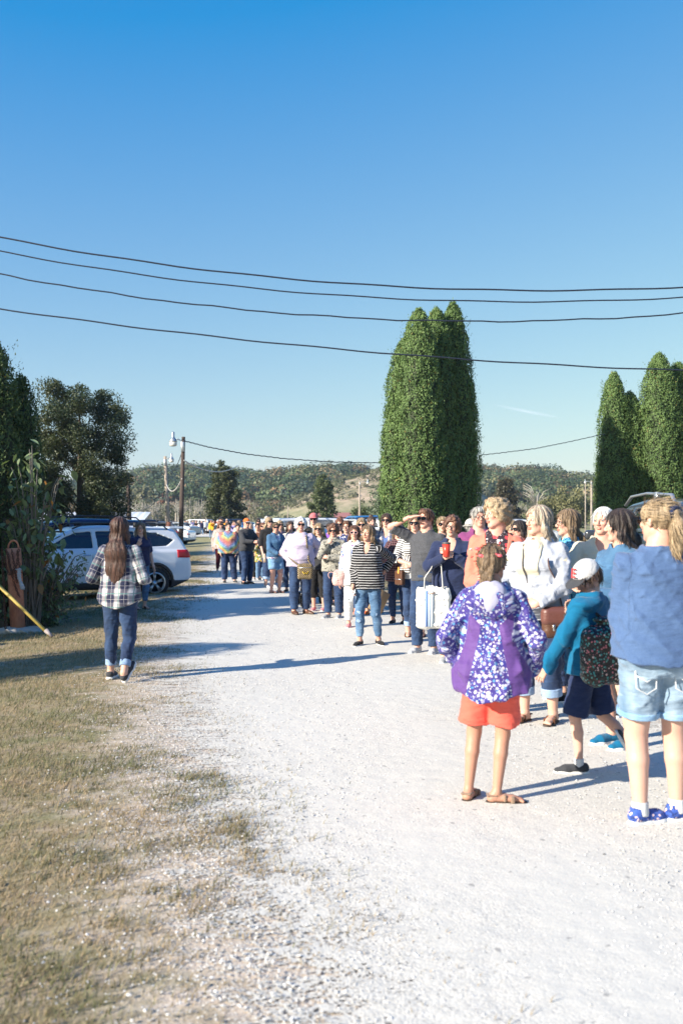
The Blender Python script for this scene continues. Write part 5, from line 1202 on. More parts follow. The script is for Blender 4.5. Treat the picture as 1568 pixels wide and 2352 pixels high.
e = np.array((X(-70, 14.9), 14.9, Zr(1280, 14.9)))-np.array(root.location); V, F = tube([(0, 0, .05), e], .026, 10); mk('tube_bar', V, F, plain('yellow_paint', (.40, .30, .07), .6, var=.3, scale=25), root); V, F = cat([tube([-nrm(e)*.05+(0, 0, .06), (0, 0, .06)+nrm(e)*.09], [.022, .036], 10)]); mk('end_cap', V, F, plain('tape_grey', (.25, .22, .22), .6), root)

def big_leaf_shrub(label, x, y, H_, seed, n_br, L, spread, dark, name='sapling', nl=16, low=.25):
    r = np.random.default_rng(seed); root = empty(name, (x, y, G(x, y))); tag(root, label, 'shrub'); st = []; Vs = []; Fq = []; cs = []; nv = 0
    for i in range(n_br):
        a = r.uniform(0, 2*PI); h0 = H_*r.uniform(low, 1); sp_ = spread*r.uniform(.3, 1); e = np.array((math.cos(a)*sp_, math.sin(a)*sp_*.6, h0)); P = np.array([(r.normal(0, .08), r.normal(0, .05), 0), e*np.array((.35, .35, .55)), e*np.array((.8, .8, .92)), e-(0, 0, .05)]); st.append(tube(P, [.016, .012, .008, .004], 5))
        t = r.uniform(.35, 1, nl); B_ = np.stack([np.interp(t, [0, .4, .8, 1], P[:, k]) for k in range(3)], 1)+r.normal(0, .07*L/.1, (nl, 3))
        for b in B_:
            l = L*r.uniform(.55, 1.15); w_ = l*r.uniform(.24, .30); az = r.uniform(0, 6.28); dn = r.uniform(.1, 1.3); ax = np.array((math.cos(az)*math.cos(dn), math.sin(az)*math.cos(dn), -math.sin(dn))); sd_ = nrm(np.cross(ax, (0, 0, 1))+r.normal(0, .2, 3)); up_ = np.cross(sd_, ax)
            pts = [b, b+ax*l*.3+sd_*w_+up_*.02*l, b+ax*l*.65+sd_*w_*.85, b+ax*l+up_*-.1*l, b+ax*l*.65-sd_*w_*.85, b+ax*l*.3-sd_*w_+up_*.02*l, b+ax*l*.35-up_*l*.07, b+ax*l*.7-up_*l*.09]
            Vs.append(pts); Fq.append(np.array([[0, 1, 2, 6], [6, 2, 3, 7], [0, 6, 4, 5], [6, 7, 3, 4]])+nv); nv += 8; c = np.array((.13, .175, .09))*r.uniform(.6, 1.5)*dark
            if r.random() < .05: c = np.array((.26, .13, .04))
            cs.append(np.tile(c, (8, 1)))
    V, F = cat(st); mk('stems', V, F, M_BARKG, root); mk('leaves', np.concatenate([np.array(v) for v in Vs]), np.concatenate(Fq), M_LEAF, root, smooth=True, col=np.concatenate(cs)); return root
big_leaf_shrub('tall sapling with large pale drooping leaves before the left arborvitae', X(72, 15.6), 15.7, 2.95, 5, 26, .19, .62, 1.15, nl=13, low=.45)
big_leaf_shrub('low bush with small green leaves right of the rusty pipe', X(104, 16.1), 16.1, 1.35, 6, 75, .085, .80, 1.1, 'shrub', 20, .12)
big_leaf_shrub('leafy creeper left of the rusty pipe', X(2, 15.9), 16.0, 1.35, 7, 34, .12, .38, 1.2, 'shrub', 16, .2)
root = empty('tree_trunk', (X(8, 16.3), 16.3, G(X(8, 16.3), 16.3))); tag(root, 'stout dark conifer stump wrapped in creeper behind the rusty pipe', 'tree trunk'); V, F = tube([(0, 0, -.1), (.02, 0, .5), (0, 0, 1.8)], [.30, .22, .18], 14); V[:, :2] *= (1+.12*vnoise(V, .2, 3))[:, None]; mk('trunk', V, F, M_BARK, root)

# ---------------------------------------------------------------- far buildings
root = empty('market_shed', (X(170, 66), 66, G(X(170, 66), 66))); tag(root, 'long low shed with a bright white metal roof behind the left shrubs', 'shed')
V, F = boxg((0, 1.5, .8), (8.6, 3.0, 1.6)); mk('wall', V, F, plain('shed_wall', (.10, .12, .14), .8), root)
ridge = []; x = np.linspace(-4.6, 4.6, 93); zz0 = .03*np.abs(np.sin(x*PI*2.2)); V = np.concatenate([np.stack([x, 0*x-.5, 1.62+zz0], 1), np.stack([x+.1, 0*x+2, 2.35+zz0], 1), np.stack([x, 0*x+3.6, 1.62+zz0], 1)]); k = np.arange(92); F = np.concatenate([np.stack([k, k+1, k+94, k+93], 1), np.stack([k+93, k+94, k+187, k+186], 1)])
mk('roof', V, F, plain('white_metal_roof', (.78, .80, .82), .35), root)
root = empty('barn', (X(1262, 10)*0+X(800, 185), 185, 0)); tag(root, 'low building with a dull red roof beyond the parked cars', 'barn'); V, F = boxg((0, 3, .95), (14, 6, 1.9)); mk('wall', V, F, plain('barn_wall', (.30, .27, .24), .9), root); V = np.array([(-7.4, -.4, 1.9), (7.4, -.4, 1.9), (7.4, 3, 3.1), (-7.4, 3, 3.1), (7.4, 6.4, 1.9), (-7.4, 6.4, 1.9), (-7, 0, 1.9), (-7, 6, 1.9), (7, 0, 1.9), (7, 6, 1.9)]); mk('roof', V, [np.array([[0, 1, 2, 3], [3, 2, 4, 5]]), np.array([[6, 3, 7], [8, 9, 2]])], plain('red_roof', (.30, .13, .12), .8), root, smooth=False)

# ---------------------------------------------------------------- vehicles
def poly_sdf(P, A, B):
    """signed distance to polygon P over broadcast coordinates A, B"""
    P = np.asarray(P, float); n = len(P); d = None; ins = None
    for i in range(n):
        a = P[i]; b = P[(i+1) % n]; e = b-a; L = e.dot(e); x, y = A-a[0], B-a[1]; t = np.clip((x*e[0]+y*e[1])/L, 0, 1); q = (x-t*e[0])**2+(y-t*e[1])**2; d = q if d is None else np.minimum(d, q)
        c = ((a[1] <= B) != (b[1] <= B)); xi = a[0]+(B-a[1])*(e[0]/e[1] if abs(e[1]) > 1e-9 else 0); h = c & (A < xi); ins = h if ins is None else ins ^ h
    d = np.sqrt(d); return np.where(ins, -d, d)
def carpaint(name):
    t = NT(name); oi = t.n('ObjectInfo'); c = oi.outputs['Color']
    return t.fin(c, .28, Coat_Weight=.7, Coat_Roughness=.05, Specular_IOR_Level=.5)
M_PAINT = carpaint('car_paint'); M_GLASSC = plain('car_glass', (.010, .014, .020), .04, var=0, Specular_IOR_Level=.8); M_TYRE = plain('tyre_rubber', (.018, .018, .02), .85); M_BLK = plain('black_trim', (.02, .02, .023), .5)
M_RIM = plain('alloy', (.55, .56, .58), .3, .8); M_RED = plain('tail_lens', (.45, .012, .015), .12, var=.05); M_CLR = plain('head_lens', (.7, .72, .75), .08, var=0); M_CHROME = plain('chrome', (.75, .77, .8), .12, 1.0)
def sym(p): return [(a, b) for a, b in p]+[(-a, b) for a, b in p[::-1]]
CARS = {
 'suv': dict(L=4.95, W=1.92, side=[(-2.36, .42), (-2.46, .52), (-2.45, .78), (-2.38, 1.02), (-2.22, 1.36), (-2.04, 1.66), (-1.92, 1.70), (-1.1, 1.75), (-.2, 1.77), (.35, 1.72), (.75, 1.58), (1.38, 1.17), (1.9, 1.10), (2.28, .98), (2.42, .80), (2.46, .50), (2.36, .30), (1.9, .24), (-1.9, .24)],
   front=[(.90, .20), (.955, .55), (.955, .85), (.90, 1.10), (.84, 1.18), (.72, 1.50), (.64, 1.68), (.52, 1.80)], wh=(1.45, -1.44, .365),
   win=[[(1.18, 1.20), (.70, 1.50), (.42, 1.60), (.05, 1.63), (.02, 1.20)], [(-.06, 1.20), (-.03, 1.63), (-.55, 1.635), (-1.02, 1.62), (-.98, 1.20)], [(-1.08, 1.21), (-1.12, 1.61), (-1.55, 1.58), (-2.02, 1.40), (-1.80, 1.24)]], ws=(.45, 1.22, 1.62), rw=(-1.9, 1.15, 1.58), rails=True),
 'minivan': dict(L=5.1, W=1.98, side=[(-2.45, .30), (-2.54, .5), (-2.53, .95), (-2.42, 1.35), (-2.25, 1.70), (-2.1, 1.74), (-.8, 1.76), (.3, 1.73), (.85, 1.58), (1.7, 1.15), (2.2, 1.02), (2.48, .78), (2.52, .45), (2.4, .26), (-2.2, .24)],
   front=[(.93, .20), (.985, .6), (.97, .95), (.90, 1.12), (.76, 1.66), (.66, 1.80)], wh=(1.55, -1.50, .35), win=[[(1.45, 1.12), (.85, 1.50), (.55, 1.60), (.15, 1.62), (.12, 1.10)], [(.05, 1.10), (.07, 1.63), (-1.0, 1.64), (-1.0, 1.10)], [(-1.08, 1.10), (-1.08, 1.63), (-2.1, 1.58), (-2.2, 1.20)]], ws=(.6, 1.2, 1.60), rw=(-2.0, 1.12, 1.58), rails=False),
 'sedan': dict(L=4.75, W=1.83, side=[(-2.28, .32), (-2.36, .5), (-2.34, .95), (-2.2, 1.05), (-1.75, 1.10), (-1.1, 1.38), (-.5, 1.46), (.1, 1.45), (.6, 1.32), (1.15, 1.02), (1.9, .92), (2.28, .75), (2.36, .5), (2.28, .26), (-2.0, .22)],
   front=[(.86, .20), (.91, .55), (.90, .80), (.84, .98), (.68, 1.34), (.58, 1.48)], wh=(1.42, -1.36, .33), win=[[(.98, 1.02), (.55, 1.26), (.1, 1.36), (-.12, 1.37), (-.12, 1.0)], [(-.2, 1.0), (-.2, 1.37), (-.75, 1.36), (-1.35, 1.12), (-1.3, 1.02)]], ws=(.4, 1.05, 1.36), rw=(-1.0, 1.10, 1.36), rails=False),
 'pickup': dict(L=5.7, W=2.02, side=[(-2.8, .50), (-2.85, .6), (-2.85, 1.30), (-2.78, 1.33), (-1.05, 1.33), (-1.0, 1.35), (-.92, 1.78), (-.8, 1.86), (.1, 1.89), (.55, 1.84), (1.15, 1.32), (1.5, 1.28), (2.55, 1.18), (2.78, 1.05), (2.82, .55), (2.7, .40), (-2.4, .42)],
   front=[(.95, .30), (1.0, .7), (1.0, 1.1), (.94, 1.30), (.78, 1.78), (.68, 1.92)], wh=(1.85, -1.75, .40), win=[[(.98, 1.34), (.52, 1.72), (.2, 1.76), (.12, 1.32)], [(.04, 1.32), (.06, 1.77), (-.75, 1.76), (-.8, 1.32)]], ws=(.3, 1.38, 1.78), rw=(-.7, 1.40, 1.74), rails=False, bed=True)}
_cars = {}
def build_car(kind, v, color, label, cat_='car', name=None, group=None):
    c = CARS[kind]; L, W_ = c['L'], c['W']; zt = max(p[1] for p in c['side']); s = SD((-L/2-.05, -W_/2-.06, .15), (L/2+.05, W_/2+.06, zt+.05), v); X_, Y_, Z_ = s.ax[0][:, None, None], s.ax[1][None, :, None], s.ax[2][None, None, :]
    ds = poly_sdf(c['side'], X_, Z_)*np.ones((1, 1, 1)); df = poly_sdf(sym(c['front']), Y_, Z_); h = W_/2
    dt = poly_sdf([(-L/2, .80*h), (-L/2+.12, .93*h), (-L/2+.5, h), (L/2-.95, h), (L/2-.35, .92*h), (L/2-.05, .68*h), (L/2+.02, .4*h), (L/2+.02, -.4*h), (L/2-.05, -.68*h), (L/2-.35, -.92*h), (L/2-.95, -h), (-L/2+.5, -h), (-L/2+.12, -.93*h), (-L/2, -.80*h)], X_, Y_)
    D0 = smx(smx(ds, df, .09), dt, .10)
    wf, wr, rr = c['wh']; D = D0.copy()
    for wx in (wf, wr):
        q = np.maximum(np.sqrt((X_-wx)**2+(Z_-rr)**2)-(rr+.07), .52*h+0-np.abs(Y_)); D = smx(D, -q, .015)
    if c.get('bed'): q = np.maximum(np.maximum(np.abs(X_+1.93)-.82, np.abs(Y_)-.80), .75-Z_); D = smx(D, -q, .02)
    cut = np.full(D.shape, 9.0); regs = []
    for wp in c['win']:
        q = poly_sdf(wp, X_, Z_)+.02; cut = np.minimum(cut, np.maximum(q+0*Y_, .35-np.abs(Y_))); regs.append(('side', wp))
    yt = lambda z: np.interp(z, [p[1] for p in c['front']], [p[0] for p in c['front']])
    x0, z0, z1 = c['ws']; qf = np.maximum(np.maximum(np.abs(Y_)-(yt(Z_)-.13), np.maximum(z0-Z_, Z_-z1)), x0-X_); qf = np.where(X_ > x0, qf, 9); cut = np.minimum(cut, np.maximum(qf, x0-X_))
    x0r, z0r, z1r = c['rw']; qr = np.maximum(np.maximum(np.abs(Y_)-(yt(Z_)-.12), np.maximum(z0r-Z_, Z_-z1r)), X_-(x0r if not c.get('bed') else -.7)); 
    if c.get('bed'): qr = np.maximum(qr, -1.3-X_)
    cut = np.minimum(cut, qr); shell = np.maximum(D, -cut)
    inner = D0+.035; body_d = np.where(cut < .03, np.maximum(shell, -(D0+.06)), shell)      # hollow only beside the openings
    root = empty(name or {'suv': 'parked_suv', 'minivan': 'parked_minivan', 'sedan': 'parked_car', 'pickup': 'parked_pickup'}[kind], (0, 0, 0)); tag(root, label, cat_, group)
    def part(nm, Dv, m, par=root):
        V, F = nets(Dv.astype(np.float32), s.lo, v)
        return mk(nm, V, F, m, par) if len(V) else None
    bo = part('body', body_d, M_PAINT); bo.color = (*color, 1)
    gl = np.maximum(D0+.022, -(D0+.055))
    for nm, wp in regs:
        q = poly_sdf(wp, X_, Z_)-.03
        for sg in (1, -1): part('window', np.maximum(np.maximum(gl, q+0*Y_), .3-sg*Y_), M_GLASSC)
    part('windscreen', np.maximum(np.maximum(gl, np.maximum(qf, x0-X_)-.04), x0-.1-X_), M_GLASSC); part('rear_window', np.maximum(gl, qr-.04), M_GLASSC)
    # lower cladding and arches
    cl = np.maximum(D0-.012, Z_-(.42 if not c.get('bed') else .52)); arch = np.full(D.shape, 9.0)
    for wx in (wf, wr): arch = np.minimum(arch, np.maximum(np.abs(np.sqrt((X_-wx)**2+(Z_-rr)**2)-(rr+.095))-.04, D0-.016))
    cl = np.minimum(cl, np.maximum(arch, -(D0+.05)))
    for wx in (wf, wr): q = np.maximum(np.sqrt((X_-wx)**2+(Z_-rr)**2)-(rr+.055), .52*h-np.abs(Y_)); cl = np.maximum(cl, -q)
    part('cladding', cl, M_BLK)
    zl = (.95, 1.16) if kind != 'sedan' else (.72, .90)
    tl = np.maximum(np.maximum(D0-.012, -(D0+.05)), np.maximum(np.maximum(zl[0]-Z_+(X_+L/2)*.25*0, Z_-zl[1]-(X_+L/2)*.0), X_-(-L/2+.46))); tl = np.maximum(tl, .50-np.abs(Y_))
    hl = np.maximum(np.maximum(D0-.010, -(D0+.05)), np.maximum(np.maximum((.72 if kind != 'pickup' else .86)-Z_, Z_-(.88 if kind != 'pickup' else 1.06)), (L/2-.48)-X_)); hl = np.maximum(hl, .48-np.abs(Y_))
    for sg in (1, -1): part('tail_lamp', np.maximum(tl, -sg*Y_), M_RED); part('headlight', np.maximum(hl, -sg*Y_), M_CLR)
    gr = np.maximum(np.maximum(D0-.008, -(D0+.04)), np.maximum(np.maximum(.45-Z_, Z_-.80), (L/2-.2)-X_)); part('grille', np.maximum(gr, np.abs(Y_)-.42), M_BLK)
    for wx in (wf, wr):
        for sg in (1, -1):
            wroot = mk('wheel', *lathe([(rr*.66, -.10), (rr*.93, -.112), (rr, -.085), (rr, .085), (rr*.93, .112), (rr*.66, .10)], 36, (wx, sg*(h-.13), rr), Rx(PI/2), cap=False), M_TYRE, root)
            sp_ = []; n = 5
            for i in range(n):
                for dlt in (-.13, .13):
                    a = i*2*PI/n+.3; p0 = np.array((math.cos(a)*.05, 0, math.sin(a)*.05)); p1 = np.array((math.cos(a+dlt)*rr*.67, 0, math.sin(a+dlt)*rr*.67)); sp_.append(tube([p0+(wx, sg*(h-.055), rr), p1+(wx, sg*(h-.045), rr)], [.026, .020], 4))
            sp_.append(lathe([(rr*.60, -.0), (rr*.70, .03), (rr*.70, -.07), (rr*.64, -.07)], 32, (wx, sg*(h-.06), rr), Rx(PI/2), cap=False)); sp_.append(lathe([(.0, -.03), (.06, -.03), (.06, .03), (0, .03)], 12, (wx, sg*(h-.055), rr), Rx(PI/2)))
            V, F = cat(sp_); mk('rim', V, F, M_RIM, wroot); mk('brake_disc', *lathe([(0, -.02), (rr*.66, -.02), (rr*.66, .02), (0, .02)], 20, (wx, sg*(h-.16), rr), Rx(PI/2)), M_BLK, wroot)
    for sg in (1, -1):
        mx = c['win'][0][0][0]-.12; mz = c['win'][0][0][1]+.02; s2 = SD((mx-.15, sg*h-.3 if sg > 0 else -h-.3, mz-.15), (mx+.2, sg*h+.3 if sg > 0 else -h+.3, mz+.2), .014); s2.rbox((mx, sg*(h+.07), mz+.03), (.06, .10, .075), .05); s2.cone((mx, sg*(h-.06), mz-.02), (mx, sg*(h+.02), mz), .03, .03, .02); V, F = s2.mesh(); m = mk('wing_mirror', V, F, M_PAINT, root); m.color = (*color, 1)
        hs_ = [];
        for k, wp in enumerate(c['win'][:2]):
            xh = min(p[0] for p in wp)+.20; yy = h+.0; hs_.append(boxg((xh, sg*(h-.005), c['win'][0][-1][1]-.14), (.20, .035, .03), bev=.012))
        for xh in hs_: hd = mk('door_handle', *xh, M_CHROME if kind == 'suv' else M_BLK, root)
        # door shut lines following the side
        for wp in c['win'][:2]:
            for xv in ([wp[-1][0]+.05 if wp is c['win'][0] else min(p[0] for p in wp)+.0]):
                pts = []
                for z in np.linspace(.48, c['win'][0][-1][1]-.03, 8):
                    ys_ = np.linspace(.5*h, h+.02, 60); pass
                    hy = np.interp(z, [p[1] for p in c['front']], [p[0] for p in c['front']]); pts.append((xv, sg*(hy-.012), z))
                V, F = tube(pts, .009, 4); mk('door_gap', V, F, M_BLK, root)
        if c['rails']:
            V, F = tube([(-1.85, sg*.66, 1.66), (-1.7, sg*.65, 1.78), (-.6, sg*.65, 1.825), (.2, sg*.65, 1.80), (.5, sg*.66, 1.68)], .026, 8, flat=.7); V2, F2 = boxg((-1.05, sg*.65, 1.77), (.12, .05, .12)); mk('roof_rail', *cat([(V, F), (V2, F2)]), M_BLK, root)
    if kind == 'suv':
        s2 = SD((-2.4, -.75, 1.58), (-1.85, .75, 1.78), .02); s2.rbox((-2.1, 0, 1.695), (.20, .60, .028), .024, M=Ry(-.0)); V, F = s2.mesh(); sp = mk('spoiler', V, F, M_PAINT, root); sp.color = (*color, 1)
        V, F = tube([(-1.05, -h*1.0-.005, .335), (1.05, -h*1.0-.005, .335)], .022, 6); mk('side_trim', V, F, M_CHROME, root)
    root['_c'] = 0; del root['_c']; return root
def place(root, x, y, heading, z=None, scale=1.0, color=None):
    root.location = (x, y, G(x, y) if z is None else z); root.rotation_euler = (0, 0, heading); root.scale = (scale,)*3
    if color is not None:
        for ch in root.children_recursive:
            if ch.name.split('.')[0] in ('body', 'wing_mirror', 'spoiler'): ch.color = (*color, 1)
    return root
hd = math.atan2(-.50, -.866)
near = place(build_car('suv', .026, (.64, .68, .73), 'white estate-style SUV parked nearest at left behind the plaid-shirt woman', name='parked_suv'), X(196, 22.3), 22.3, hd, scale=.92)
dark = place(build_car('suv', .05, (.012, .02, .06), 'dark blue SUV parked just beyond the white SUV, partly hidden by shrubs', name='parked_suv'), X(150, 27.5), 27.5, hd, scale=1.05)
pk = place(build_car('pickup', .05, (.02, .06, .17), 'blue pickup truck behind the dark SUV near the broadleaf tree', name='parked_pickup'), X(168, 36), 36, hd+.05)
rt = place(build_car('suv', .03, (.035, .04, .05), 'dark grey SUV with silver roof rails at the right edge behind the ponytailed woman', name='parked_suv'), 5.42, 15.8, math.radians(88), scale=1.15)
for ch in rt.children:
    if ch.name.startswith('roof_rail'): ch.data = ch.data.copy(); ch.data.materials.clear(); ch.data.materials.append(M_GALV)
V, F = boxg((-2.22, 0, 1.64), (.03, .34, .035), bev=.01); mk('brake_lamp', V, F, M_RED, rt)
# car park rows beyond the queue and along the left
base = {k: build_car(k, .07, (.5, .5, .5), 'x') for k in ('suv', 'minivan', 'sedan', 'pickup')}; used = set(); CB = {}
COLN = {'white': (.72, .74, .76), 'silver': (.40, .43, .46), 'dark blue': (.015, .035, .10), 'black': (.012, .013, .016), 'bright blue': (.03, .14, .35), 'red': (.35, .02, .02), 'grey': (.12, .13, .15)}
NM = {'suv': 'SUV', 'minivan': 'minivan', 'sedan': 'saloon car', 'pickup': 'pickup truck'}
def park(kind, coln, px, d, deg, where):
    r_ = base[kind] if kind not in used else copy_tree(base[kind]); used.add(kind); lab = f'{coln} {NM[kind]} {where}'
    tag(r_, lab, 'truck' if kind == 'pickup' else 'car', 'vehicles in the car park'); place(r_, X(px, d), d, math.radians(deg), color=COLN[coln]); return r_
for a in [('suv', 'grey', 318, 62, 200, 'with roof bars beside the leaning dark pole'), ('sedan', 'white', 372, 72, 170, 'behind the second lamp pole'), ('sedan', 'silver', 405, 96, 150, 'far along the left row behind the near lamp pole'), ('minivan', 'white', 445, 122, 160, 'behind the pair in black'),
          ('suv', 'red', 478, 128, 15, 'seen between the far walkers'), ('suv', 'dark blue', 545, 118, 20, 'behind the woman shading her face'), ('sedan', 'bright blue', 575, 104, 12, 'parked beyond the grandmotherly queue left part'),
          ('suv', 'white', 612, 78, 105, 'tailgate on, left of the white-haired woman'), ('sedan', 'white', 640, 70, 108, 'facing away just left of the white-haired woman'), ('suv', 'silver', 655, 62, 105, 'directly behind the dark-haired girl'), ('minivan', 'dark blue', 700, 58, 15, 'long dark roof behind the man in the pink cap'),
          ('minivan', 'white', 748, 42, 22, 'light roof behind the blond bob woman'), ('suv', 'dark blue', 770, 66, 12, 'dark roof below the round green tree'), ('suv', 'white', 805, 50, 20, 'behind the woman with the hair bun'), ('sedan', 'bright blue', 838, 60, 15, 'blue roof beside the pale pole'), ('pickup', 'bright blue', 852, 40, 14, 'with dark windows left of the tall flannel-shirt woman'),
          ('sedan', 'white', 868, 30, 185, 'white bonnet beside the flannel-shirt woman'), ('minivan', 'dark blue', 905, 62, 8, 'behind the tall flannel-shirt woman'), ('suv', 'white', 925, 38, 10, 'near the foot of the tall arborvitae'), ('sedan', 'bright blue', 1125, 44, 8, 'roof right of the tall arborvitae'), ('minivan', 'dark blue', 1080, 40, 6, 'dark van roof behind the beige bucket hat'),
          ('suv', 'black', 690, 84, 15, 'black roof beyond the pink cap'), ('sedan', 'grey', 340, 84, 190, 'low grey roof behind the white SUV'), ('suv', 'white', 1190, 58, 10, 'behind the coral cardigan woman')]: park(*a)
# ---------------------------------------------------------------- the people
QG = 'people waiting in the queue along the drive'; FG = 'people far down the drive'
def feet(a, b, *r):
    """(x, y, z, yaw, pitch) in body heights / degrees"""
    return (a, b)
N0 = (0, 0, 0, 0, 0)
P = {}
# --- left of the drive
P['plaid'] = person(275, 10.15, 1.655, 172, 'woman walking away in a plaid shirt with long auburn hair', w=1.12, hair=('long', 'auburn', .56), top=T('plaid_shirt', 'plaid', .024, .45, 1.0, hemcurve=.07, flare=.015), bottom=('jeans', 'jeans', .90, .0, 'cuffd'), arms=(((.15, -.10, .60), (.25, 1, -.3), (-.2, -1, .3)), ((.13, -.13, .61), (.3, 1, -.3), (-.4, -.8, .3))), legs=((.022, -.06, 0, 5, 0), (-.012, .06, .03, -15, -45)), shoes=('flat', 'charcoal', 'w'), head=(-6, 0, 0), skin=0)
P['glasses'] = person(322, 18.3, 1.60, 38, 'woman in glasses with navy top, turned toward us beside the white SUV', w=1.1, hair=('long', 'dirty', .40, 'front'), head=(-30, 0, 0), top=T('shirt', 'teenavy', .018, .50, .40), inner=None, bottom=('jeans', 'lightjeans', .88), arms=('downf', 'strap'), shoes=('sandal', 'brown', 'd'), glasses='clear', bust=.035)
# --- queue, nearest first (right side)
P['blue'] = person(1511, 5.35, 1.74, 182, 'ponytailed woman in a blue tee and faded denim shorts, back turned, at the right edge', w=1.22, hair=('pony', 'blond', .30), glasses='sun', head=(30, 2, 0), top=T('tee_shirt', 'bluetee', .030, .50, .50, flare=.03, amp=.012, hemcurve=.02), bottom=('denim_shorts', 'paleshorts', .345, .018, 'fadeshorts'), arms=(((.06, -.15, .62), (.35, .8, -.6), (-.8, -.6, .2)), ((.05, -.15, .64), (.35, .8, -.6), (-.8, -.6, .3))), legs=((.0, .0, 0, -70, 0), (-.01, -.03, 0, -75, 0)), shoes=('sneak', 'runner', 'w'), skin=0, extra=dict(sock=.10), group=QG)
P['girl'] = person(1130, 5.75, 1.48, 165, 'girl in a violet bokeh-print hooded jacket and coral shorts, seen from behind', w=.92, kid=.35, hair=('updo', 'dirty'), head=(-12, 4, 0), top=T('hooded_jacket', 'bokeh', .034, .415, 1.0, flare=.05, slx=.012, amp=.014, hemcurve=.05, hood=True), inner=T('undershirt', 'hoodlining', .016, .6, 0), extra=dict(hood='hoodlining'), bottom=('shorts', 'coralshort', .40, .032), arms=(((.145, -.07, .53), (.7, .8, 0), (-.3, -.7, -.5)), ((.15, -.07, .52), (.7, .8, 0), (-.3, -.7, -.5))), legs=((.035, .0, 0, -10, 0), (.04, .015, 0, -78, 0)), shoes=('sandal', 'tan', 'd'), skin=2, group=QG)
P['boy'] = person(1350, 6.45, 1.36, -128, 'boy stepping to the left in a teal fleece, navy shorts and white cap, head bowed', w=.95, sex='m', kid=.6, hair=('short', 'brown'), head=(68, -30, 0), cap=('ball', 'white', 'charcoal'), top=T('fleece', 'teal', .034, .47, 1.0, flare=.02, slx=.006, amp=.016), bottom=('shorts', 'navyshort', .48, .028), arms=(((.16, -.15, .50), (.5, 1, 0), (-.1, -.5, -.9)), ((.05, -.11, .73), (1, 0, -1), (-.3, -.1, 1))), legs=((.0, -.02, 0, 35, 0), (-.0, .17, .10, 25, -60)), shoes=('clog', 'charcoal', 'w'), extra=dict(sock=.12), skin=0, group=QG)
P['sweater'] = person(1236, 8.05, 1.74, -28, 'tall blond woman in a pale grey cardigan and cream scarf looking left', w=1.22, hair=('long', 'streak', .40), head=(-38, 2, 0), top=T('cardigan', 'palegrey', .030, .48, 1.0, 'v', flare=.03, amp=.013), inner=T('blouse', 'cream', .020, .50, .2, 'crew'), bottom=('capri_jeans', 'jeans', .80, .012, 'cuffd'), arms=('clasp', 'fwd'), legs=((.01, .0, 0, 0, 0), (.0, -.03, 0, -15, 0)), shoes=('sandal', 'brown', 'd'), belly=.03, bust=.03, group=QG)
P['coral'] = person(1140, 8.4, 1.80, -8, 'tall woman in a coral cardigan over a floral top, short curly blond hair', w=1.0, hair=('curly', 'blond'), head=(-62, 0, -6), top=T('cardigan', 'coral', .024, .44, 1.0, 'v', amp=.011, opn=(.095, .0)), inner=T('floral_top', 'florblack', .018, .50, .2, 'crew'), bottom=('jeans', 'darkjeans', .97), arms=(((.0, -.14, .64), (.5, .4, -.8), (-1, .1, .1)), ((.05, -.15, .62), (.4, .5, -.7), (-1, 0, 0))), shoes=('flat', 'black', 'd'), skin=3, bust=.03, group=QG)
P['tealtop'] = person(1304, 9.0, 1.72, -75, 'woman with straight blond hair in a teal diamond-pattern top, facing left', w=1.15, hair=('long', 'dirty', .34), head=(-8, 0, 0), top=T('patterned_top', 'tealmotif', .024, .48, .45, flare=.02), bottom=('jeans', 'darkjeans', .95), arms=('clasp', 'phone'), glasses='clear', group=QG)
P['cream'] = person(1384, 8.4, 1.74, -15, 'balding man in a cream short-sleeved shirt, smiling, beside the dark bobbed woman', w=1.05, sex='m', hair=('buzz', 'white'), head=(-25, 0, 0), top=T('shirt', 'cream', .026, .49, .45, 'polo'), bottom=('trousers', 'tan', .97, .01), arms=(((.03, -.17, .68), (1, 0, -1), (-.6, -.5, .5)), ((.10, -.17, .68), (1, 0, -1), (-.6, -.5, .5))), skin=3, belly=.05, hands=('grip', 'grip'), group=QG)
P['darkbob'] = person(1424, 7.2, 1.70, -65, 'woman with a dark bob in a spotted denim jacket, back half turned', w=1.1, hair=('bob', 'dark', .20), head=(-35, 0, 0), top=T('denim_jacket', 'denimjacket', .026, .52, 1.0), inner=T('spotted_top', 'florwhite', .017, .50, .3), bottom=('shorts', 'darkjeans', .42, .015), arms=('phone', 'clasp'), shoes=('sneak', 'teal', 'w'), skin=0, group=QG)
P['edge'] = person(1602, 5.9, 1.70, 160, 'brown-haired woman cut off by the right edge beside the ponytailed woman', hair=('long', 'brown', .36), top=T('shirt', 'navy', .02, .5, .5), bottom=('jeans', 'jeans', .95), group=QG)
P['cup'] = person(1038, 11.4, 1.665, -12, 'smiling woman with short brown hair and glasses in a navy jacket holding a cup', w=1.28, hair=('curly', 'copper'), head=(-8, 0, 4), top=T('quarter_zip', 'navy', .028, .47, 1.0, 'v', coll=.02), bottom=('jeans', 'darkjeans', .97, .01), arms=(((.0, -.165, .755), (1, 0, -1), (-.75, -.5, .35)), ((.035, -.17, .73), (1, 0, -1), (-.75, -.5, .35))), hands=('grip', 'grip'), glasses='clear', belly=.06, bust=.03, shoes=('sneak', 'grey', 'w'), skin=0, group=QG)
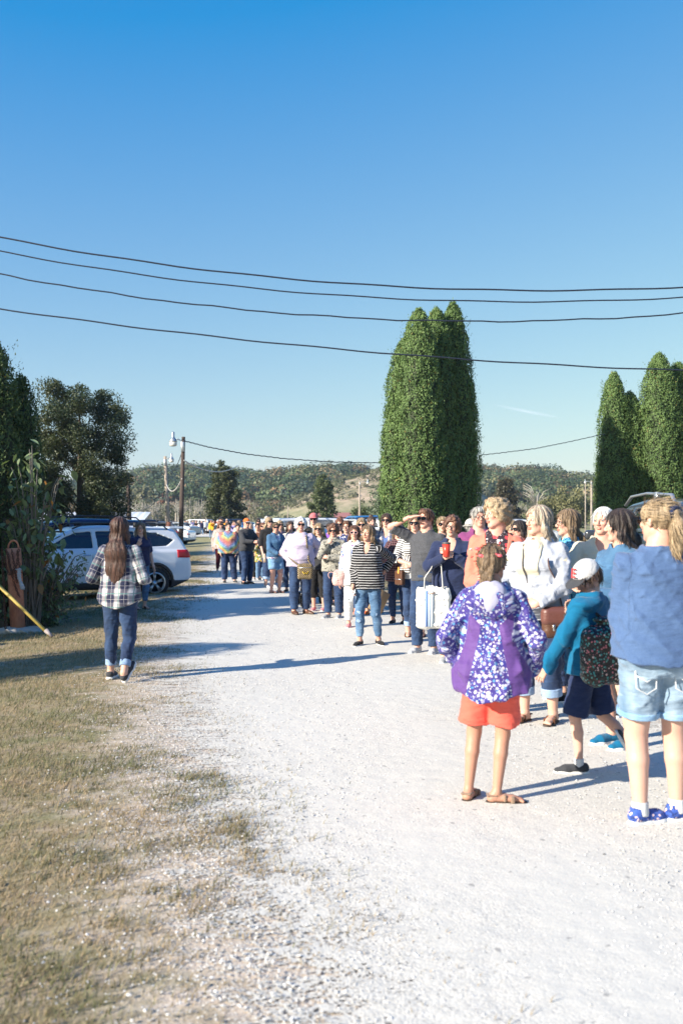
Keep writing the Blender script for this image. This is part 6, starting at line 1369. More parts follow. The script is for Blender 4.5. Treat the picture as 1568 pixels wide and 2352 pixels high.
P['shade'] = person(978, 12.2, 1.765, -28, 'young man in a charcoal tee and sunglasses shading his eyes with one hand', sex='m', w=1.0, hair=('short', 'copper'), head=(-12, 2, 0), top=T('tee_shirt', 'chartee', .022, .505, .46, amp=.010), bottom=('jeans', 'jeans', .98, .014), arms=('down', 'shade'), hands=('relax', 'flat'), glasses='sun', legs=((.0, .0, 0, 10, 0), (.0, -.02, 0, -5, 0)), shoes=('sneak', 'lightgrey', 'w'), face='open', skin=3, group=QG)
P['mustard'] = person(953, 13.9, 1.70, -5, 'blond woman in a mustard-trimmed striped cardigan over a white top, behind the raised arm', w=1.1, hair=('long', 'dirty', .32), head=(-12, 0, 0), top=T('striped_cardigan', 'bwstripes', .026, .52, .62, 'v', opn=(.05, .07)), inner=T('white_top', 'white', .018, .48, .2, 'scoop'), bottom=('jeans', 'jeans', .88, .0, 'cuffd'), arms=(((-.02, -.12, .60), (1, .2, -.5), (-1, -.2, -.2)), ((.035, -.13, .60), (1, .3, -.3), (-1, -.2, -.3))), glasses='sun', shoes=('sandal', 'brown', 'd'), bust=.03, group=QG)
P['behind1'] = person(1016, 14.6, 1.68, -5, 'person with short blond hair and sunglasses between the young man and the cup holder', hair=('short', 'blond'), top=T('shirt', 'black', .02, .5, .6), bottom=('leggings', 'charcoal', .93), glasses='sun', shoes=('flat', 'leopard', 'd'), group=QG)
P['maroon'] = person(915, 15.6, 1.57, -18, 'woman in a maroon plaid shirt looking at a pink phone', w=1.05, hair=('bob', 'dirty', .22), head=(-5, -8, 0), top=T('plaid_shirt', 'plaidm', .026, .43, 1.0, flare=.02), bottom=('jeans', 'darkjeans', .93), arms=(((.0, -.17, .64), (1, .3, -1), (-.7, -.5, .3)), 'phone'), glasses='sun', skin=3, group=QG)
P['flannel'] = person(887, 17.4, 1.74, -8, 'tall woman in a white and blue flannel shirt, sunglasses and suede ankle boots', w=1.0, hair=('long', 'brown', .42, 'front'), head=(-8, 2, 0), top=T('flannel_shirt', 'plaid2', .024, .50, 1.0, 'v', opn=(.03, .05)), inner=T('tee_shirt', 'blue', .016, .50, .3, 'v'), bottom=('skinny_jeans', 'darkjeans', .92), arms=('down', 'fwd'), legs=(N0, (.0, -.05, 0, -25, 0)), glasses='sun', shoes=('boot', 'tan', 'd'), group=QG)
P['stripe'] = person(845, 12.95, 1.565, -18, 'blond woman in a black and white striped top and ripped jeans, front of the queue', w=1.08, hair=('bob', 'dirty', .34), head=(-14, 3, 4), top=T('striped_top', 'stripes', .026, .47, .92, 'v', amp=.009, flare=.012), bottom=('ripped_jeans', 'lightjeans', .93), arms=(((.10, .10, .60), (.6, 1, 0), (-.8, .3, -.2)), ((.105, -.075, .485), (.4, 1, 0), (.15, -.15, -1))), hands=('relax', 'grip'), legs=((.02, .05, 0, 35, 0), (.0, -.05, 0, -8, 0)), shoes=('sneak', 'black', 'w'), skin=1, bust=.03, group=QG)
P['vest'] = person(814, 15.1, 1.545, -8, 'older woman with an auburn bob, pink-framed sunglasses and long white vest', w=.92, hair=('bob', 'copper', .17), head=(0, 0, 0), top=T('vest', 'white', .028, .42, 0, 'v', flare=.02, opn=(.03, .03)), inner=T('print_blouse', 'florblue', .018, .50, .85, 'crew'), bottom=('jogging_pants', 'sweats', .93, .012), arms=('down', ((.145, -.03, .46), (.4, 1, 0), None)), glasses='sunpink', shoes=('sneak', 'pink', 'w'), group=QG)
P['tall'] = person(830, 17.2, 1.66, -5, 'blond woman in sunglasses just behind the striped-top woman', hair=('long', 'blond', .3), top=T('shirt', 'skyblue', .02, .5, 1.0), bottom=('jeans', 'jeans', .95), glasses='sun', shoes=('boot', 'orange', 'd'), group=QG)
P['floral'] = person(797, 17.6, 1.62, -20, 'woman in a navy floral blouse mostly hidden by the auburn-bobbed woman', hair=('short', 'copper'), top=T('floral_blouse', 'florwhite', .026, .50, 1.0), bottom=('trousers', 'black', .95), arms=('down', 'cross'), glasses='clear', group=QG)
P['snake'] = person(766, 16.6, 1.56, -10, 'woman with curly red hair in a snakeskin jacket, hand at her chin', w=1.12, hair=('curly', 'copper'), head=(-3, -4, 0), top=T('jacket', 'snake', .032, .50, 1.0, amp=.009), bottom=('jeans', 'jeans', .97, .012), arms=('cross', 'chin'), hands=('fist', 'fist'), glasses='sun', shoes=('sneak', 'grey', 'w'), skin=3, legs=(N0, (-.0, -.02, 0, -20, 0)), group=QG)
P['bun'] = person(780, 18.9, 1.66, -10, 'woman with a red hair bun behind the curly red-haired woman', hair=('bun', 'red'), top=T('tank_top', 'black', .018, .5, 0, 'scoop'), bottom=('trousers', 'black', .95), glasses='sun', group=QG)
P['bob'] = person(732, 17.9, 1.575, -10, 'woman with a blond bob in a black rain jacket and black capris, arms crossed', w=1.0, hair=('bob', 'blond', .16), head=(-4, 2, 0), top=T('rain_jacket', 'charcoal', .028, .47, 1.0, 'v', coll=.02), inner=T('white_tee', 'white', .016, .6, .2), bottom=('capri_pants', 'black', .72, .022), arms=('cross', 'cross'), hands=('fist', 'fist'), glasses='sun', shoes=('sneak', 'pink', 'w'), group=QG)
P['pinkcap'] = person(720, 21, 1.77, -5, 'tall man in a pink cap and dark glasses behind the queue', sex='m', hair=('buzz', 'grey'), cap=('ball', 'pinkcap', 'pinkcap'), glasses='sun', top=T('shirt', 'lightgrey', .02, .5, .5), bottom=('jeans', 'jeans', .97), group=QG)
P['short'] = person(708, 19.6, 1.50, -12, 'short blond woman in sunglasses tucked behind the white-haired woman', hair=('short', 'blond'), glasses='sun', top=T('shirt', 'redc', .02, .5, .5), bottom=('trousers', 'black', .95), group=QG)
P['lavender'] = person(690, 17.25, 1.665, 2, 'white-haired woman in a pale lavender hoodie and dark jeans', w=1.30, hair=('curly', 'white'), head=(6, 0, 0), top=T('hoodie', 'lavender', .034, .50, 1.0, hood=True, amp=.010, slx=.004), bottom=('jeans', 'jeans', .97, .012), arms=(((.10, .10, .58), (1, .5, 0), None), ((.10, -.01, .545), (1, .9, 0), (-.5, .2, -.8))), glasses='sun', shoes=('sneak', 'leather', 'd'), legs=((.0, .02, 0, 45, 0), (-.01, -.02, 0, 20, 0)), belly=.05, bust=.04, skin=3, group=QG)
P['dkgirl'] = person(667, 22.5, 1.60, -15, 'dark-haired young woman looking left between the denim jacket and the lavender hoodie', hair=('long', 'brown', .3), head=(20, 0, 0), top=T('shirt', 'offwhite', .02, .5, .5), bottom=('jeans', 'jeans', .95), group=QG)
P['denim'] = person(633, 22.2, 1.575, 35, 'woman in a denim jacket and pale denim shorts wearing flip-flops', w=1.2, hair=('short', 'dirty'), head=(-25, 0, 0), top=T('denim_jacket', 'denimjacket', .030, .52, 1.0, 'v'), inner=T('print_top', 'florblue', .016, .49, .2), bottom=('denim_shorts', 'fadeshorts', .34, .016), arms=('clasp', 'clasp'), glasses='sun', shoes=('sandal', 'black', 'd'), legs=((.0, .0, 0, 15, 0), (.0, .02, 0, 15, 0)), skin=3, group=QG)
P['longhair'] = person(643, 24.8, 1.62, 20, 'long-haired blond woman in sunglasses behind the denim jacket', hair=('long', 'blond', .4, 'front'), glasses='sun', top=T('shirt', 'teenavy', .02, .5, 1.0), bottom=('capri_jeans', 'jeans', .78, .01, 'cuffd'), shoes=('sneak', 'white', 'w'), group=QG)
P['blackcup'] = person(618, 24.0, 1.70, 38, 'blond woman in a black top and rolled jeans holding an iced drink', w=1.25, hair=('bob', 'blond', .22), head=(-10, 0, 0), top=T('black_top', 'black', .026, .48, .62), bottom=('capri_jeans', 'jeans', .80, .012, 'cuffd'), arms=('downf', 'downf'), hands=('relax', 'grip'), glasses='sun', shoes=('sneak', 'white', 'w'), belly=.04, group=QG)
P['rust'] = person(604, 27.0, 1.56, 0, 'auburn-haired woman in sunglasses peering between the grey tee and the black top', hair=('long', 'red', .28), glasses='sun', top=T('shirt', 'brown', .02, .5, 1.0), bottom=('jeans', 'jeans', .95), group=QG)
P['grey'] = person(591, 27.2, 1.545, 5, 'woman in glasses, grey tee and flared black trousers', w=1.05, hair=('short', 'brown'), head=(0, 0, 0), top=T('tee_shirt', 'greytee', .024, .51, .42, flare=.01), bottom=('trousers', 'black', .98, .022), arms=('downf', 'down'), glasses='clear', shoes=('sneak', 'grey', 'w'), legs=((.04, 0, 0, 0, 0), (.0, 0, 0, 0, 0)), group=QG)
P['child'] = person(597, 27.0, 1.12, 5, 'child in a lime camouflage jacket eating, in front of the grey tee woman', kid=.8, sex='m', hair=('short', 'brown'), top=T('jacket', 'camog', .034, .44, 1.0), bottom=('jeans', 'lightjeans', .96, .012), arms=('down', ((.05, -.13, .84), (1, 0, -1), (-.4, -.1, .8))), shoes=('sneak', 'white', 'w'), group=QG)
P['capman'] = person(566, 25.3, 1.67, 48, 'moustached man in an orange cap and navy sweatshirt holding a phone', sex='m', w=1.12, hair=('buzz', 'grey', 0, 'goatee'), head=(-22, 0, 0), cap=('ball', 'orange', 'grey'), top=T('sweatshirt', 'charcoal', .028, .51, 1.0, amp=.009), bottom=('jeans', 'jeans', .98, .014), arms=(((.06, -.20, .655), (1, .3, -1), (-.4, -1, .1)), ((.06, -.19, .65), (1, .3, -1), (-.5, -1, .1))), hands=('grip', 'grip'), glasses='sun', shoes=('sneak', 'black', 'd'), belly=.06, skin=3, group=QG)
P['tiedye'] = person(524, 26.0, 1.575, 8, 'heavy-set person in a rainbow tie-dye tee with thumbs in the pockets', w=1.5, hair=('short', 'dark'), head=(10, 0, -6), top=T('tie_dye_tee', 'tiedye', .034, .485, .46, flare=.02), bottom=('jeans', 'darkjeans', .98, .018), arms=('pocket', 'pocket'), shoes=('sneak', 'charcoal', 'd'), legs=((.05, 0, 0, 15, 0), (.0, 0, 0, -5, 0)), belly=.08, skin=4, group=QG)
P['beige'] = person(506, 31.0, 1.60, 25, 'auburn-haired woman in a beige blouse and maroon leggings behind the tie-dye tee', w=1.15, hair=('long', 'red', .36), head=(10, 0, 0), top=T('blouse', 'florbeige', .034, .46, 1.0, flare=.02), bottom=('leggings', 'maroon', .93), glasses='sun', shoes=('sneak', 'lightgrey', 'w'), group=QG)
P['blackcap'] = person(508, 35, 1.75, 15, 'bearded man in a black cap and dark teal checked shirt', sex='m', w=1.15, hair=('buzz', 'dark', 0, 'goatee'), cap=('ball', 'black', 'black'), top=T('checked_shirt', 'plaidt', .026, .5, 1.0), bottom=('trousers', 'brown', .97, .01), shoes=('boot', 'charcoal', 'd'), group=QG)
P['dkhair'] = person(546, 30, 1.52, 10, 'person with short black hair just left of the orange cap', hair=('short', 'dark'), top=T('shirt', 'black', .02, .5, .6), bottom=('jeans', 'jeans', .96), group=QG)
P['hat'] = person(549, 38, 1.62, 10, 'person in a straw-coloured sun hat behind the orange cap', hair=('short', 'dirty'), cap=('bucket', 'tan'), top=T('shirt', 'cream', .02, .5, .6), bottom=('jeans', 'jeans', .96), group=QG)
P['grey2'] = person(574, 29.5, 1.58, 10, 'woman with wavy grey-brown hair right of the orange cap', hair=('bob', 'grey', .15), top=T('shirt', 'lightgrey', .02, .5, .6), bottom=('jeans', 'jeans', .96), group=QG)
P['dksun'] = person(593, 38, 1.70, 10, 'dark-haired person in sunglasses at the back above the grey tee woman', hair=('long', 'dark', .25), glasses='sun', top=T('shirt', 'skyblue', .02, .5, .6), bottom=('jeans', 'jeans', .96), group=QG)
P['capback'] = person(612, 48, 1.82, 10, 'tall man in a pale cap at the back of the queue near the parked cars', sex='m', hair=('short', 'grey'), cap=('ball', 'offwhite'), glasses='sun', top=T('shirt', 'grey', .02, .5, .6), bottom=('jeans', 'jeans', .96), group=QG)
P['bucket'] = person(1081, 14.8, 1.64, 150, 'person in a beige bucket hat facing away', hair=('short', 'grey'), cap=('bucket', 'offwhite'), top=T('shirt', 'tan', .02, .5, .6), bottom=('trousers', 'tan', .96), group=QG)
P['purple'] = person(1100, 12.0, 1.785, -5, 'grey-haired man in glasses and a plum shirt with a shoulder strap', sex='m', w=1.1, hair=('short', 'grey'), head=(12, 0, 0), top=T('shirt', 'purple', .026, .5, .6, 'polo'), bottom=('trousers', 'tan', .96), glasses='clear', skin=3, group=QG)
P['sblond'] = person(1174, 14.5, 1.63, 10, 'blond head between the coral cardigan and the grey cardigan', hair=('bob', 'blond', .14), top=T('shirt', 'cream', .02, .5, .6), bottom=('jeans', 'jeans', .96), group=QG)
P['sdark'] = person(1192, 13.0, 1.62, -60, 'dark-haired person in sunglasses behind the grey cardigan', hair=('bob', 'dark', .14), glasses='sun', top=T('shirt', 'coral', .02, .5, .6), bottom=('jeans', 'jeans', .96), group=QG)
P['mid1'] = person(800, 20.5, 1.58, -5, 'bespectacled woman at the back between the hair bun and the auburn bob', hair=('bob', 'brown', .14), glasses='clear', top=T('shirt', 'offwhite', .02, .5, .6), bottom=('jeans', 'jeans', .96), group=QG)
P['mid2'] = person(853, 20.0, 1.70, 15, 'brown-haired woman at the back with her hair pinned up', hair=('bun', 'brown'), top=T('shirt', 'blue', .02, .5, .6), bottom=('jeans', 'jeans', .96), group=QG)
P['mid3'] = person(757, 22.5, 1.56, -5, 'woman with brown hair at the back beside the blond bob', hair=('short', 'brown'), top=T('shirt', 'violet', .02, .5, .6), bottom=('jeans', 'jeans', .96), group=QG)
# --- far walkers
W1 = ((.0, -.10, 0, 0, 0), (.0, .09, .02, 0, -25))
def far(px, d, H, rot, label, **k): return person(px, d, H, rot, label, group=FG, **k)
far(491, 82, 1.60, 5, 'woman in an orange hoodie walking toward us far down the drive', w=1.1, hair=('long', 'brown', .3), top=T('hoodie', 'gold', .04, .50, 1.0, hood=True), bottom=('jeans', 'jeans', .97), arms=('fwd', 'face'), legs=W1)
far(485, 88, 1.66, 10, 'person in yellow just behind the orange hoodie', hair=('bob', 'red', .2), top=T('shirt', 'mustard', .03, .50, 1.0), bottom=('jeans', 'lightjeans', .97))
far(521, 60, 1.72, 0, 'man in a gold sweatshirt behind the bearded man', sex='m', w=1.2, hair=('buzz', 'grey'), glasses='sun', top=T('sweatshirt', 'gold', .03, .5, 1.0), bottom=('jeans', 'jeans', .97))
far(425, 112, 1.62, 20, 'dark-clothed woman with long black hair beside the near lamp pole', w=1.2, hair=('long', 'dark', .4), top=T('dress', 'black', .03, .42, 1.0, flare=.03), bottom=('leggings', 'charcoal', .9), arms=('face', 'down'), skin=1)
far(431, 113, 1.60, -10, 'woman in a navy dress and black tights beside the black-clad woman', w=1.1, hair=('long', 'dark', .3), top=T('dress', 'teenavy', .03, .40, .8, flare=.03), bottom=('leggings', 'black', .9))
far(443, 110, 1.62, 25, 'woman in a mauve top and pale jeans with a hand to her face', hair=('short', 'brown'), top=T('shirt', 'lilac', .02, .5, 1.0), bottom=('jeans', 'palegrey', .95), arms=('down', 'face'))
far(450.5, 104, 1.62, 5, 'red-haired woman in a black tee with folded arms', w=1.1, hair=('long', 'red', .3), top=T('tee_shirt', 'black', .02, .48, .45), bottom=('jeans', 'lightjeans', .95), arms=('cross', 'cross'), legs=W1)
far(463, 106, 1.62, 30, 'person in a white cap and navy printed tee', hair=('short', 'grey'), cap=('ball', 'white'), top=T('tee_shirt', 'teenavy', .02, .48, .45), bottom=('jeans', 'lightjeans', .95), legs=W1)
far(472, 112, 1.72, 10, 'person in a beige cap and pale blue sweatshirt', sex='m', hair=('short', 'grey'), cap=('ball', 'tan'), top=T('sweatshirt', 'palegrey', .03, .48, 1.0), bottom=('trousers', 'black', .95))
far(500, 76, 1.64, 5, 'person with white hair in a pale striped shirt behind the orange hoodie', hair=('short', 'white'), top=T('shirt', 'palegrey', .02, .48, 1.0), bottom=('jeans', 'lightjeans', .95))
far(537, 55, 1.60, 10, 'woman in a blue print top holding her hands to her brow', hair=('long', 'brown', .2), top=T('shirt', 'lilac', .02, .48, .7), bottom=('jeans', 'jeans', .95), arms=('face', 'face'))
far(398, 118, 1.58, 10, 'person in blue bending near the second lamp pole', hair=('short', 'brown'), top=T('shirt', 'navy', .02, .48, .7), bottom=('jeans', 'lightjeans', .95), lean=(0, -.3))
far(410, 124, 1.10, 5, 'child in orange beside the far parked cars', kid=.8, hair=('short', 'brown'), top=T('shirt', 'orange', .02, .48, 1.0), bottom=('jeans', 'jeans', .95))
far(386, 115, 1.72, 5, 'person in white standing left of the second lamp pole', hair=('short', 'grey'), top=T('shirt', 'white', .02, .48, 1.0), bottom=('jeans', 'lightjeans', .95))
# ---------------------------------------------------------------- things carried
def ribbon(Pts, wd, th=.004, side=None):
    P_ = np.asarray(Pts, float); T_ = np.gradient(P_, axis=0); T_ /= np.linalg.norm(T_, axis=1)[:, None]+1e-9; sd_ = np.asarray(side, float)
    S_ = sd_-T_*(T_ @ sd_)[:, None] if sd_.ndim == 1 else sd_; S_ /= np.linalg.norm(S_, axis=1)[:, None]+1e-9; N_ = np.cross(T_, S_)
    V = np.stack([P_+S_*wd/2+N_*th/2, P_-S_*wd/2+N_*th/2, P_-S_*wd/2-N_*th/2, P_+S_*wd/2-N_*th/2], 1).reshape(-1, 3); m = len(P_); i = np.arange(m-1)[:, None]*4; j = np.arange(4)[None]
    return V, [np.stack([i+j, i+(j+1) % 4, i+4+(j+1) % 4, i+4+j], -1).reshape(-1, 4), np.array([[3, 2, 1, 0], [4*m-4, 4*m-3, 4*m-2, 4*m-1]])]
def strap_path(I, s_sh, hip, off=.045, back=False, n=16):
    """from the shoulder on side s_sh across the chest to the point hip (body space)"""
    H = I['H']; tb = I['TB']; a = I['arm'][s_sh][0]; p0 = np.array((a[0]*.55, 0, .835*H)); P_ = []
    for t in np.linspace(0, 1, n):
        x = p0[0]+(hip[0]-p0[0])*t; z = p0[2]+(hip[2]-p0[2])*t; A_ = np.interp(z, tb[0], tb[1])+off; B_ = np.interp(z, tb[0], tb[2])+off; cx = np.interp(z, tb[0], tb[3]); cy = np.interp(z, tb[0], tb[4])
        u = np.clip(abs((x-cx)/A_), 0, 1); y = B_*(1-u**2.3)**(1/2.3); y = cy+(y if back else -y); P_.append((x, y, z))
    P_ = np.array(P_); P_[0, 1] = .01; return P_
def item(name, label, cat_, I, body_p, rot=0.0, group=None):
    p = wpt(I, body_p); r = empty(name, p, I['rot']+rot); tag(r, label, cat_, group); return r
def inb(I, r, Pts):
    """body-space points -> the item's own space"""
    q = np.array([wpt(I, p) for p in Pts])-np.array(r.location); return q @ Rz(-r.rotation_euler[2]).T
def sdbag(h, rd, v=.008, top=None, fold=.0, sd=1):
    s = SD((-h[0]-.03, -h[1]-.03, -h[2]-.03), (h[0]+.03, h[1]+.03, h[2]+.05), v); s.rbox((0, 0, 0), h, rd)
    if fold: s.folds(fold, sd, .8)
    return s.mesh()
def vecof(V): return np.stack([V[:, 0], V[:, 2], V[:, 1]], 1)
# red tumbler
I = P['cup']; hA, hB = I['arm'][1], I['arm'][-1]; c = (hA[2]+hB[2])/2+np.array((0, -.055, .075))
r = item('travel_cup', 'red cup with a grey lid held in both hands by the woman in navy', 'cup', I, c)
mk('cup_body', *lathe([(.030, -.09), (.036, -.088), (.045, .055), (.040, .055)], 20), plain('cup_red', (.65, .05, .03), .35), r); mk('lid', *lathe([(.047, .055), (.048, .068), (.043, .075), (.0, .075)], 20), plain('lid_grey', (.10, .09, .09), .4), r)
# white tote
r = item('tote_bag', 'large white canvas tote with vertical blue stripes hanging from the cup holder\'s arm', 'bag', I, (-.19, -.22, .385*I['H']), .12)
M_CANVAS = NT('canvas'); po = M_CANVAS.obj(); se = M_CANVAS.n('SeparateXYZ', {'Vector': po}); M_CANVAS = M_CANVAS.fin(M_CANVAS.mix(M_CANVAS.noise(po, 300, 2), (.68, .66, .61), (.80, .78, .74)), .9, M_CANVAS.bump(M_CANVAS.noise(po, 9, 3), .5, .02))
V, F = sdbag((.195, .045, .235), .044, .008, fold=.03, sd=3); V[:, 0] *= 1-.10*(-V[:, 2]/.24)*-1*.0; mk('bag_body', V, F, M_CANVAS, r, vec=vecof(V))
for x0, wd, c_ in ((-.075, .030, (.16, .26, .52)), (-.045, .026, (.48, .62, .80)), (-.016, .03, (.62, .70, .76))):
    V, F = boxg((x0, -.054, -.005), (wd, .012, .40)); mk('stripe_panel', V, F, plain('stripe_paint', c_, .8), r)
V, F = boxg((-.02, -.064, .17), (.075, .004, .02)); mk('bag_label', V, F, plain('label_leather', (.48, .36, .30), .7), r)
for x0 in (-.11, .10):
    for y0 in (-.05,): pass
e = inb(I, r, [(hB[2]+hB[1])/2])[0]
for y0 in (-.045, .045):
    Pt = [(-.10, y0, .22), (-.095, y0, .34), (e[0]-.045, (y0+e[1])/2, e[2]-.06), (e[0]-.02, e[1], e[2]+.045), (e[0]+.03, e[1], e[2]+.05), (e[0]+.06, (y0+e[1])/2, e[2]-.05), (.10, y0, .36), (.11, y0, .22)]
    t = np.linspace(0, 1, 30); Pq = np.stack([np.interp(t, np.linspace(0, 1, 8), np.array(Pt)[:, k]) for k in range(3)], 1); V, F = ribbon(Pq, .034, .006, (.35, 1, .1)); mk('bag_handle', V, F, M_CANVAS, r)
# lavender woman's quilted bag
I = P['lavender']; H = I['H']; hip = (.10, -.27, .50*H)
r = item('crossbody_bag', 'black and gold quilted crossbody bag on the white-haired woman', 'handbag', I, (.08, -.285, .455*H), .1)
F_('quilt', 'quilt', (.018, .016, .015), (.42, .31, .16), s=.036, rough=.5); V, F = sdbag((.135, .045, .135), .045, .008, fold=.006); mk('bag_body', V, F, fab('quilt'), r, vec=vecof(V))
V, F = boxg((0, -.046, .065), (.22, .004, .010)); mk('zip', V, F, M_METAL, r); V, F = cat([tube([(-.05, -.050, .0), (-.02, -.05, -.045), (0, -.05, -.015), (.02, -.05, -.045), (.05, -.05, .0)], .008, 5)]); mk('emblem', V, F, plain('emblem_gold', (.62, .42, .04), .5), r)
Pt = strap_path(I, 1, (-.02, 0, .58*H), .05); Pq = inb(I, r, np.vstack([Pt, ]))
V, F = ribbon(np.vstack([inb(I, r, strap_path(I, 1, (.14, 0, .56*H), .050)), [(.12, .0, .10)]]), .026, .006, (1, 0, 0)); mk('strap', V, F, fab('quilt'), r, vec=vecof(V))
V, F = ribbon(inb(I, r, [(-.20, -.13, .60*H), (-.13, -.19, .56*H), (-.04, -.27, .52*H)]), .022, .006, (0, 0, 1)); mk('strap', V, F, fab('quilt'), r, vec=vecof(V))
# brown saddle bag
I = P['sweater']; H = I['H']; r = item('saddle_bag', 'brown leather saddle bag worn on the hip of the woman in the grey cardigan', 'handbag', I, (.20, -.20, .475*H), .5)
V, F = sdbag((.115, .05, .12), .06, .008, fold=.004); mk('bag_body', V, F, M_LEATHER, r, vec=vecof(V))
s = SD((-.14, -.09, -.06), (.14, .07, .16), .008); s.rbox((0, -.012, .055), (.122, .052, .075), .05); V, F = s.mesh(); mk('flap', V, F, plain('leather_plum', (.13, .05, .04), .4, bump=.3, bscale=70), r); V, F = boxg((-.03, -.068, -.03), (.02, .01, .05), bev=.003); mk('buckle', V, F, M_METAL, r)
V, F = ribbon(np.vstack([inb(I, r, strap_path(I, 1, (.22, 0, .56*H), .055))[4:], [(.06, .02, .10)]]), .028, .005, (0, 1, 0)); mk('strap', V, F, M_LEATHER, r)
V, F = tube(strap_path(I, -1, (-.03, 0, .64*H), .05)+np.array((0, -.01, 0)), .006, 6); o = mk('lanyard', V, F, plain('cord_grey', (.12, .11, .11), .6), I['obj'])
# cream scarf
s = SD(I['nb']-.25, I['nb']+.2, .010); nb_ = I['nb']; s.ell(nb_+np.array((0, -.02, .0)), (.115, .10, .05)); s.ell(nb_+np.array((-.02, -.11, -.06)), (.075, .05, .09), .04); s.folds(.018, 6, .5, .2); V, F = s.mesh(); mk('scarf', V, F, fab('cream'), I['obj'], vec=V)
s = SD((-.3, -.40, .52*H), (.3, .2, .86*H), .011); s.torso(I['TB'], .050, .56*H, .83*H, 0, .01); Xs, Ys, Zs = s.ax[0][:, None, None], s.ax[1][None, :, None], s.ax[2][None, None, :]
s.D = np.maximum(np.maximum(s.D, np.abs(Xs+.03)-.095), Ys+.03).astype(np.float32); s.folds(.006, 9, .8, .1); V, F = s.mesh(); mk('scarf_end', V, F, fab('cream'), I['obj'], vec=V)
# coral woman's shoulder strap
I = P['coral']; V, F = ribbon(strap_path(I, 1, (.17, 0, .60*I['H']), .036), .035, .006, (1, 0, 0)); r = item('shoulder_bag', 'dark shoulder bag strap and bag on the coral cardigan woman', 'handbag', I, (.23, .02, .55*I['H'])); V2, F2 = sdbag((.06, .13, .11), .03, .012); mk('bag_body', V2, F2, M_LEATHER, r, vec=V2)
Pq = inb(I, r, [(.205, .0, .60*I['H']), (.19, -.10, .72*I['H']), (.13, -.09, .80*I['H']), (.11, .0, .845*I['H']), (.15, .08, .78*I['H']), (.22, .08, .61*I['H'])]); V, F = ribbon(Pq, .032, .006, (1, .2, 0)); mk('strap', V, F, M_LEATHER, r)
# phones
def phone(I, s_, label, c, case=None, tilt=(.3, 0, 0), off=(0, -.03, .02)):
    a = I['arm'][s_]; p = a[2]+a[3]*.085+np.array(off); r = item('phone', label, 'phone', I, p); M = Rz(tilt[2]) @ Ry(tilt[1]) @ Rx(tilt[0]); V, F = boxg((0, 0, 0), (.074, .010, .148), M, .004); mk('phone_case', V, F, plain('case', c, .25), r); V, F = boxg(M @ np.array((0, .0058, 0)), (.066, .001, .138), M); mk('screen', V, F, M_BLK, r); V, F = boxg(M @ np.array((-.018, -.006, -.052)), (.022, .003, .012), M, .001); mk('camera_lens', V, F, M_BLK, r); return r
phone(P['stripe'], -1, 'white phone with a round grip held low by the striped-top woman', (.75, .78, .80), tilt=(.1, .25, .2), off=(.0, -.035, -.02))
phone(P['maroon'], 1, 'pink phone held by the woman in maroon plaid', (.55, .12, .16), tilt=(-.9, 0, .1)); phone(P['capman'], 1, 'dark phone held by the man in the orange cap', (.05, .05, .06), tilt=(-.9, 0, 0))
# pink slouchy bag
I = P['vest']; r = item('slouchy_bag', 'pale pink slouchy handbag between the snakeskin jacket and the white vest', 'handbag', I, (-.23, -.06, .50*I['H'])); s = SD((-.16, -.12, -.18), (.16, .12, .16), .009); s.rbox((0, 0, -.02), (.09, .06, .12), .05); s.folds(.02, 5, .6); V, F = s.mesh(); mk('bag_body', V, F, plain('leather_pink', (.58, .36, .33), .5), r); a = np.linspace(0, PI, 14); V, F = tube(np.stack([-.06-np.cos(a)*.05*1, -.02+0*a, .08+np.sin(a)*.07], 1) @ Ry(-.8).T, .006, 6); mk('bag_handle', V, F, plain('leather_pink', (.58, .36, .33), .5), r)
# mustard woman's little bag
I = P['mustard']; H = I['H']; r = item('small_bag', 'small brown checked shoulder bag of the woman in the mustard-trimmed cardigan', 'handbag', I, (-.21, -.12, .49*H), -.9); V, F = sdbag((.085, .035, .10), .02, .008); mk('bag_body', V, F, M_LEATHER, r); V, F = boxg((0, -.037, -.02), (.165, .004, .008)); mk('zip', V, F, M_METAL, r); V, F = tube(np.vstack([inb(I, r, strap_path(I, 1, (-.15, 0, .56*H), .045))]), .007, 5); mk('strap', V, F, M_LEATHER, r)
s = SD((-.03, -.06, .05), (.05, .02, .16), .006); s.cone((0, -.02, .14), (.01, -.025, .07), .012, .02); V, F = s.mesh(); mk('ribbon', V, F, plain('ribbon_orange', (.75, .33, .05), .6), r)
# iced drink
I = P['blackcup']; a = I['arm'][-1]; r = item('iced_drink', 'clear plastic cup of iced coffee held low by the woman in black', 'cup', I, a[2]+a[3]*.10+np.array((0, -.035, -.03))); mk('cup_body', *lathe([(.028, -.08), (.032, -.08), (.043, .07), (.0, .07)], 16), plain('iced_coffee', (.50, .38, .28), .2), r); mk('straw', *tube([(0, 0, .05), (.01, 0, .14)], .004, 6), plain('straw_white', (.75, .75, .72), .5), r)
# cream man's white cup
I = P['cream']; a = I['arm'][-1]; r = item('paper_cup', 'white foam cup held by the man in the cream shirt', 'cup', I, a[2]+a[3]*.08+np.array((.02, -.045, .03))); mk('cup_body', *lathe([(.032, -.065), (.035, -.065), (.048, .06), (.050, .062), (.044, .062), (.034, -.05)], 20), plain('foam_white', (.80, .80, .80), .6), r)
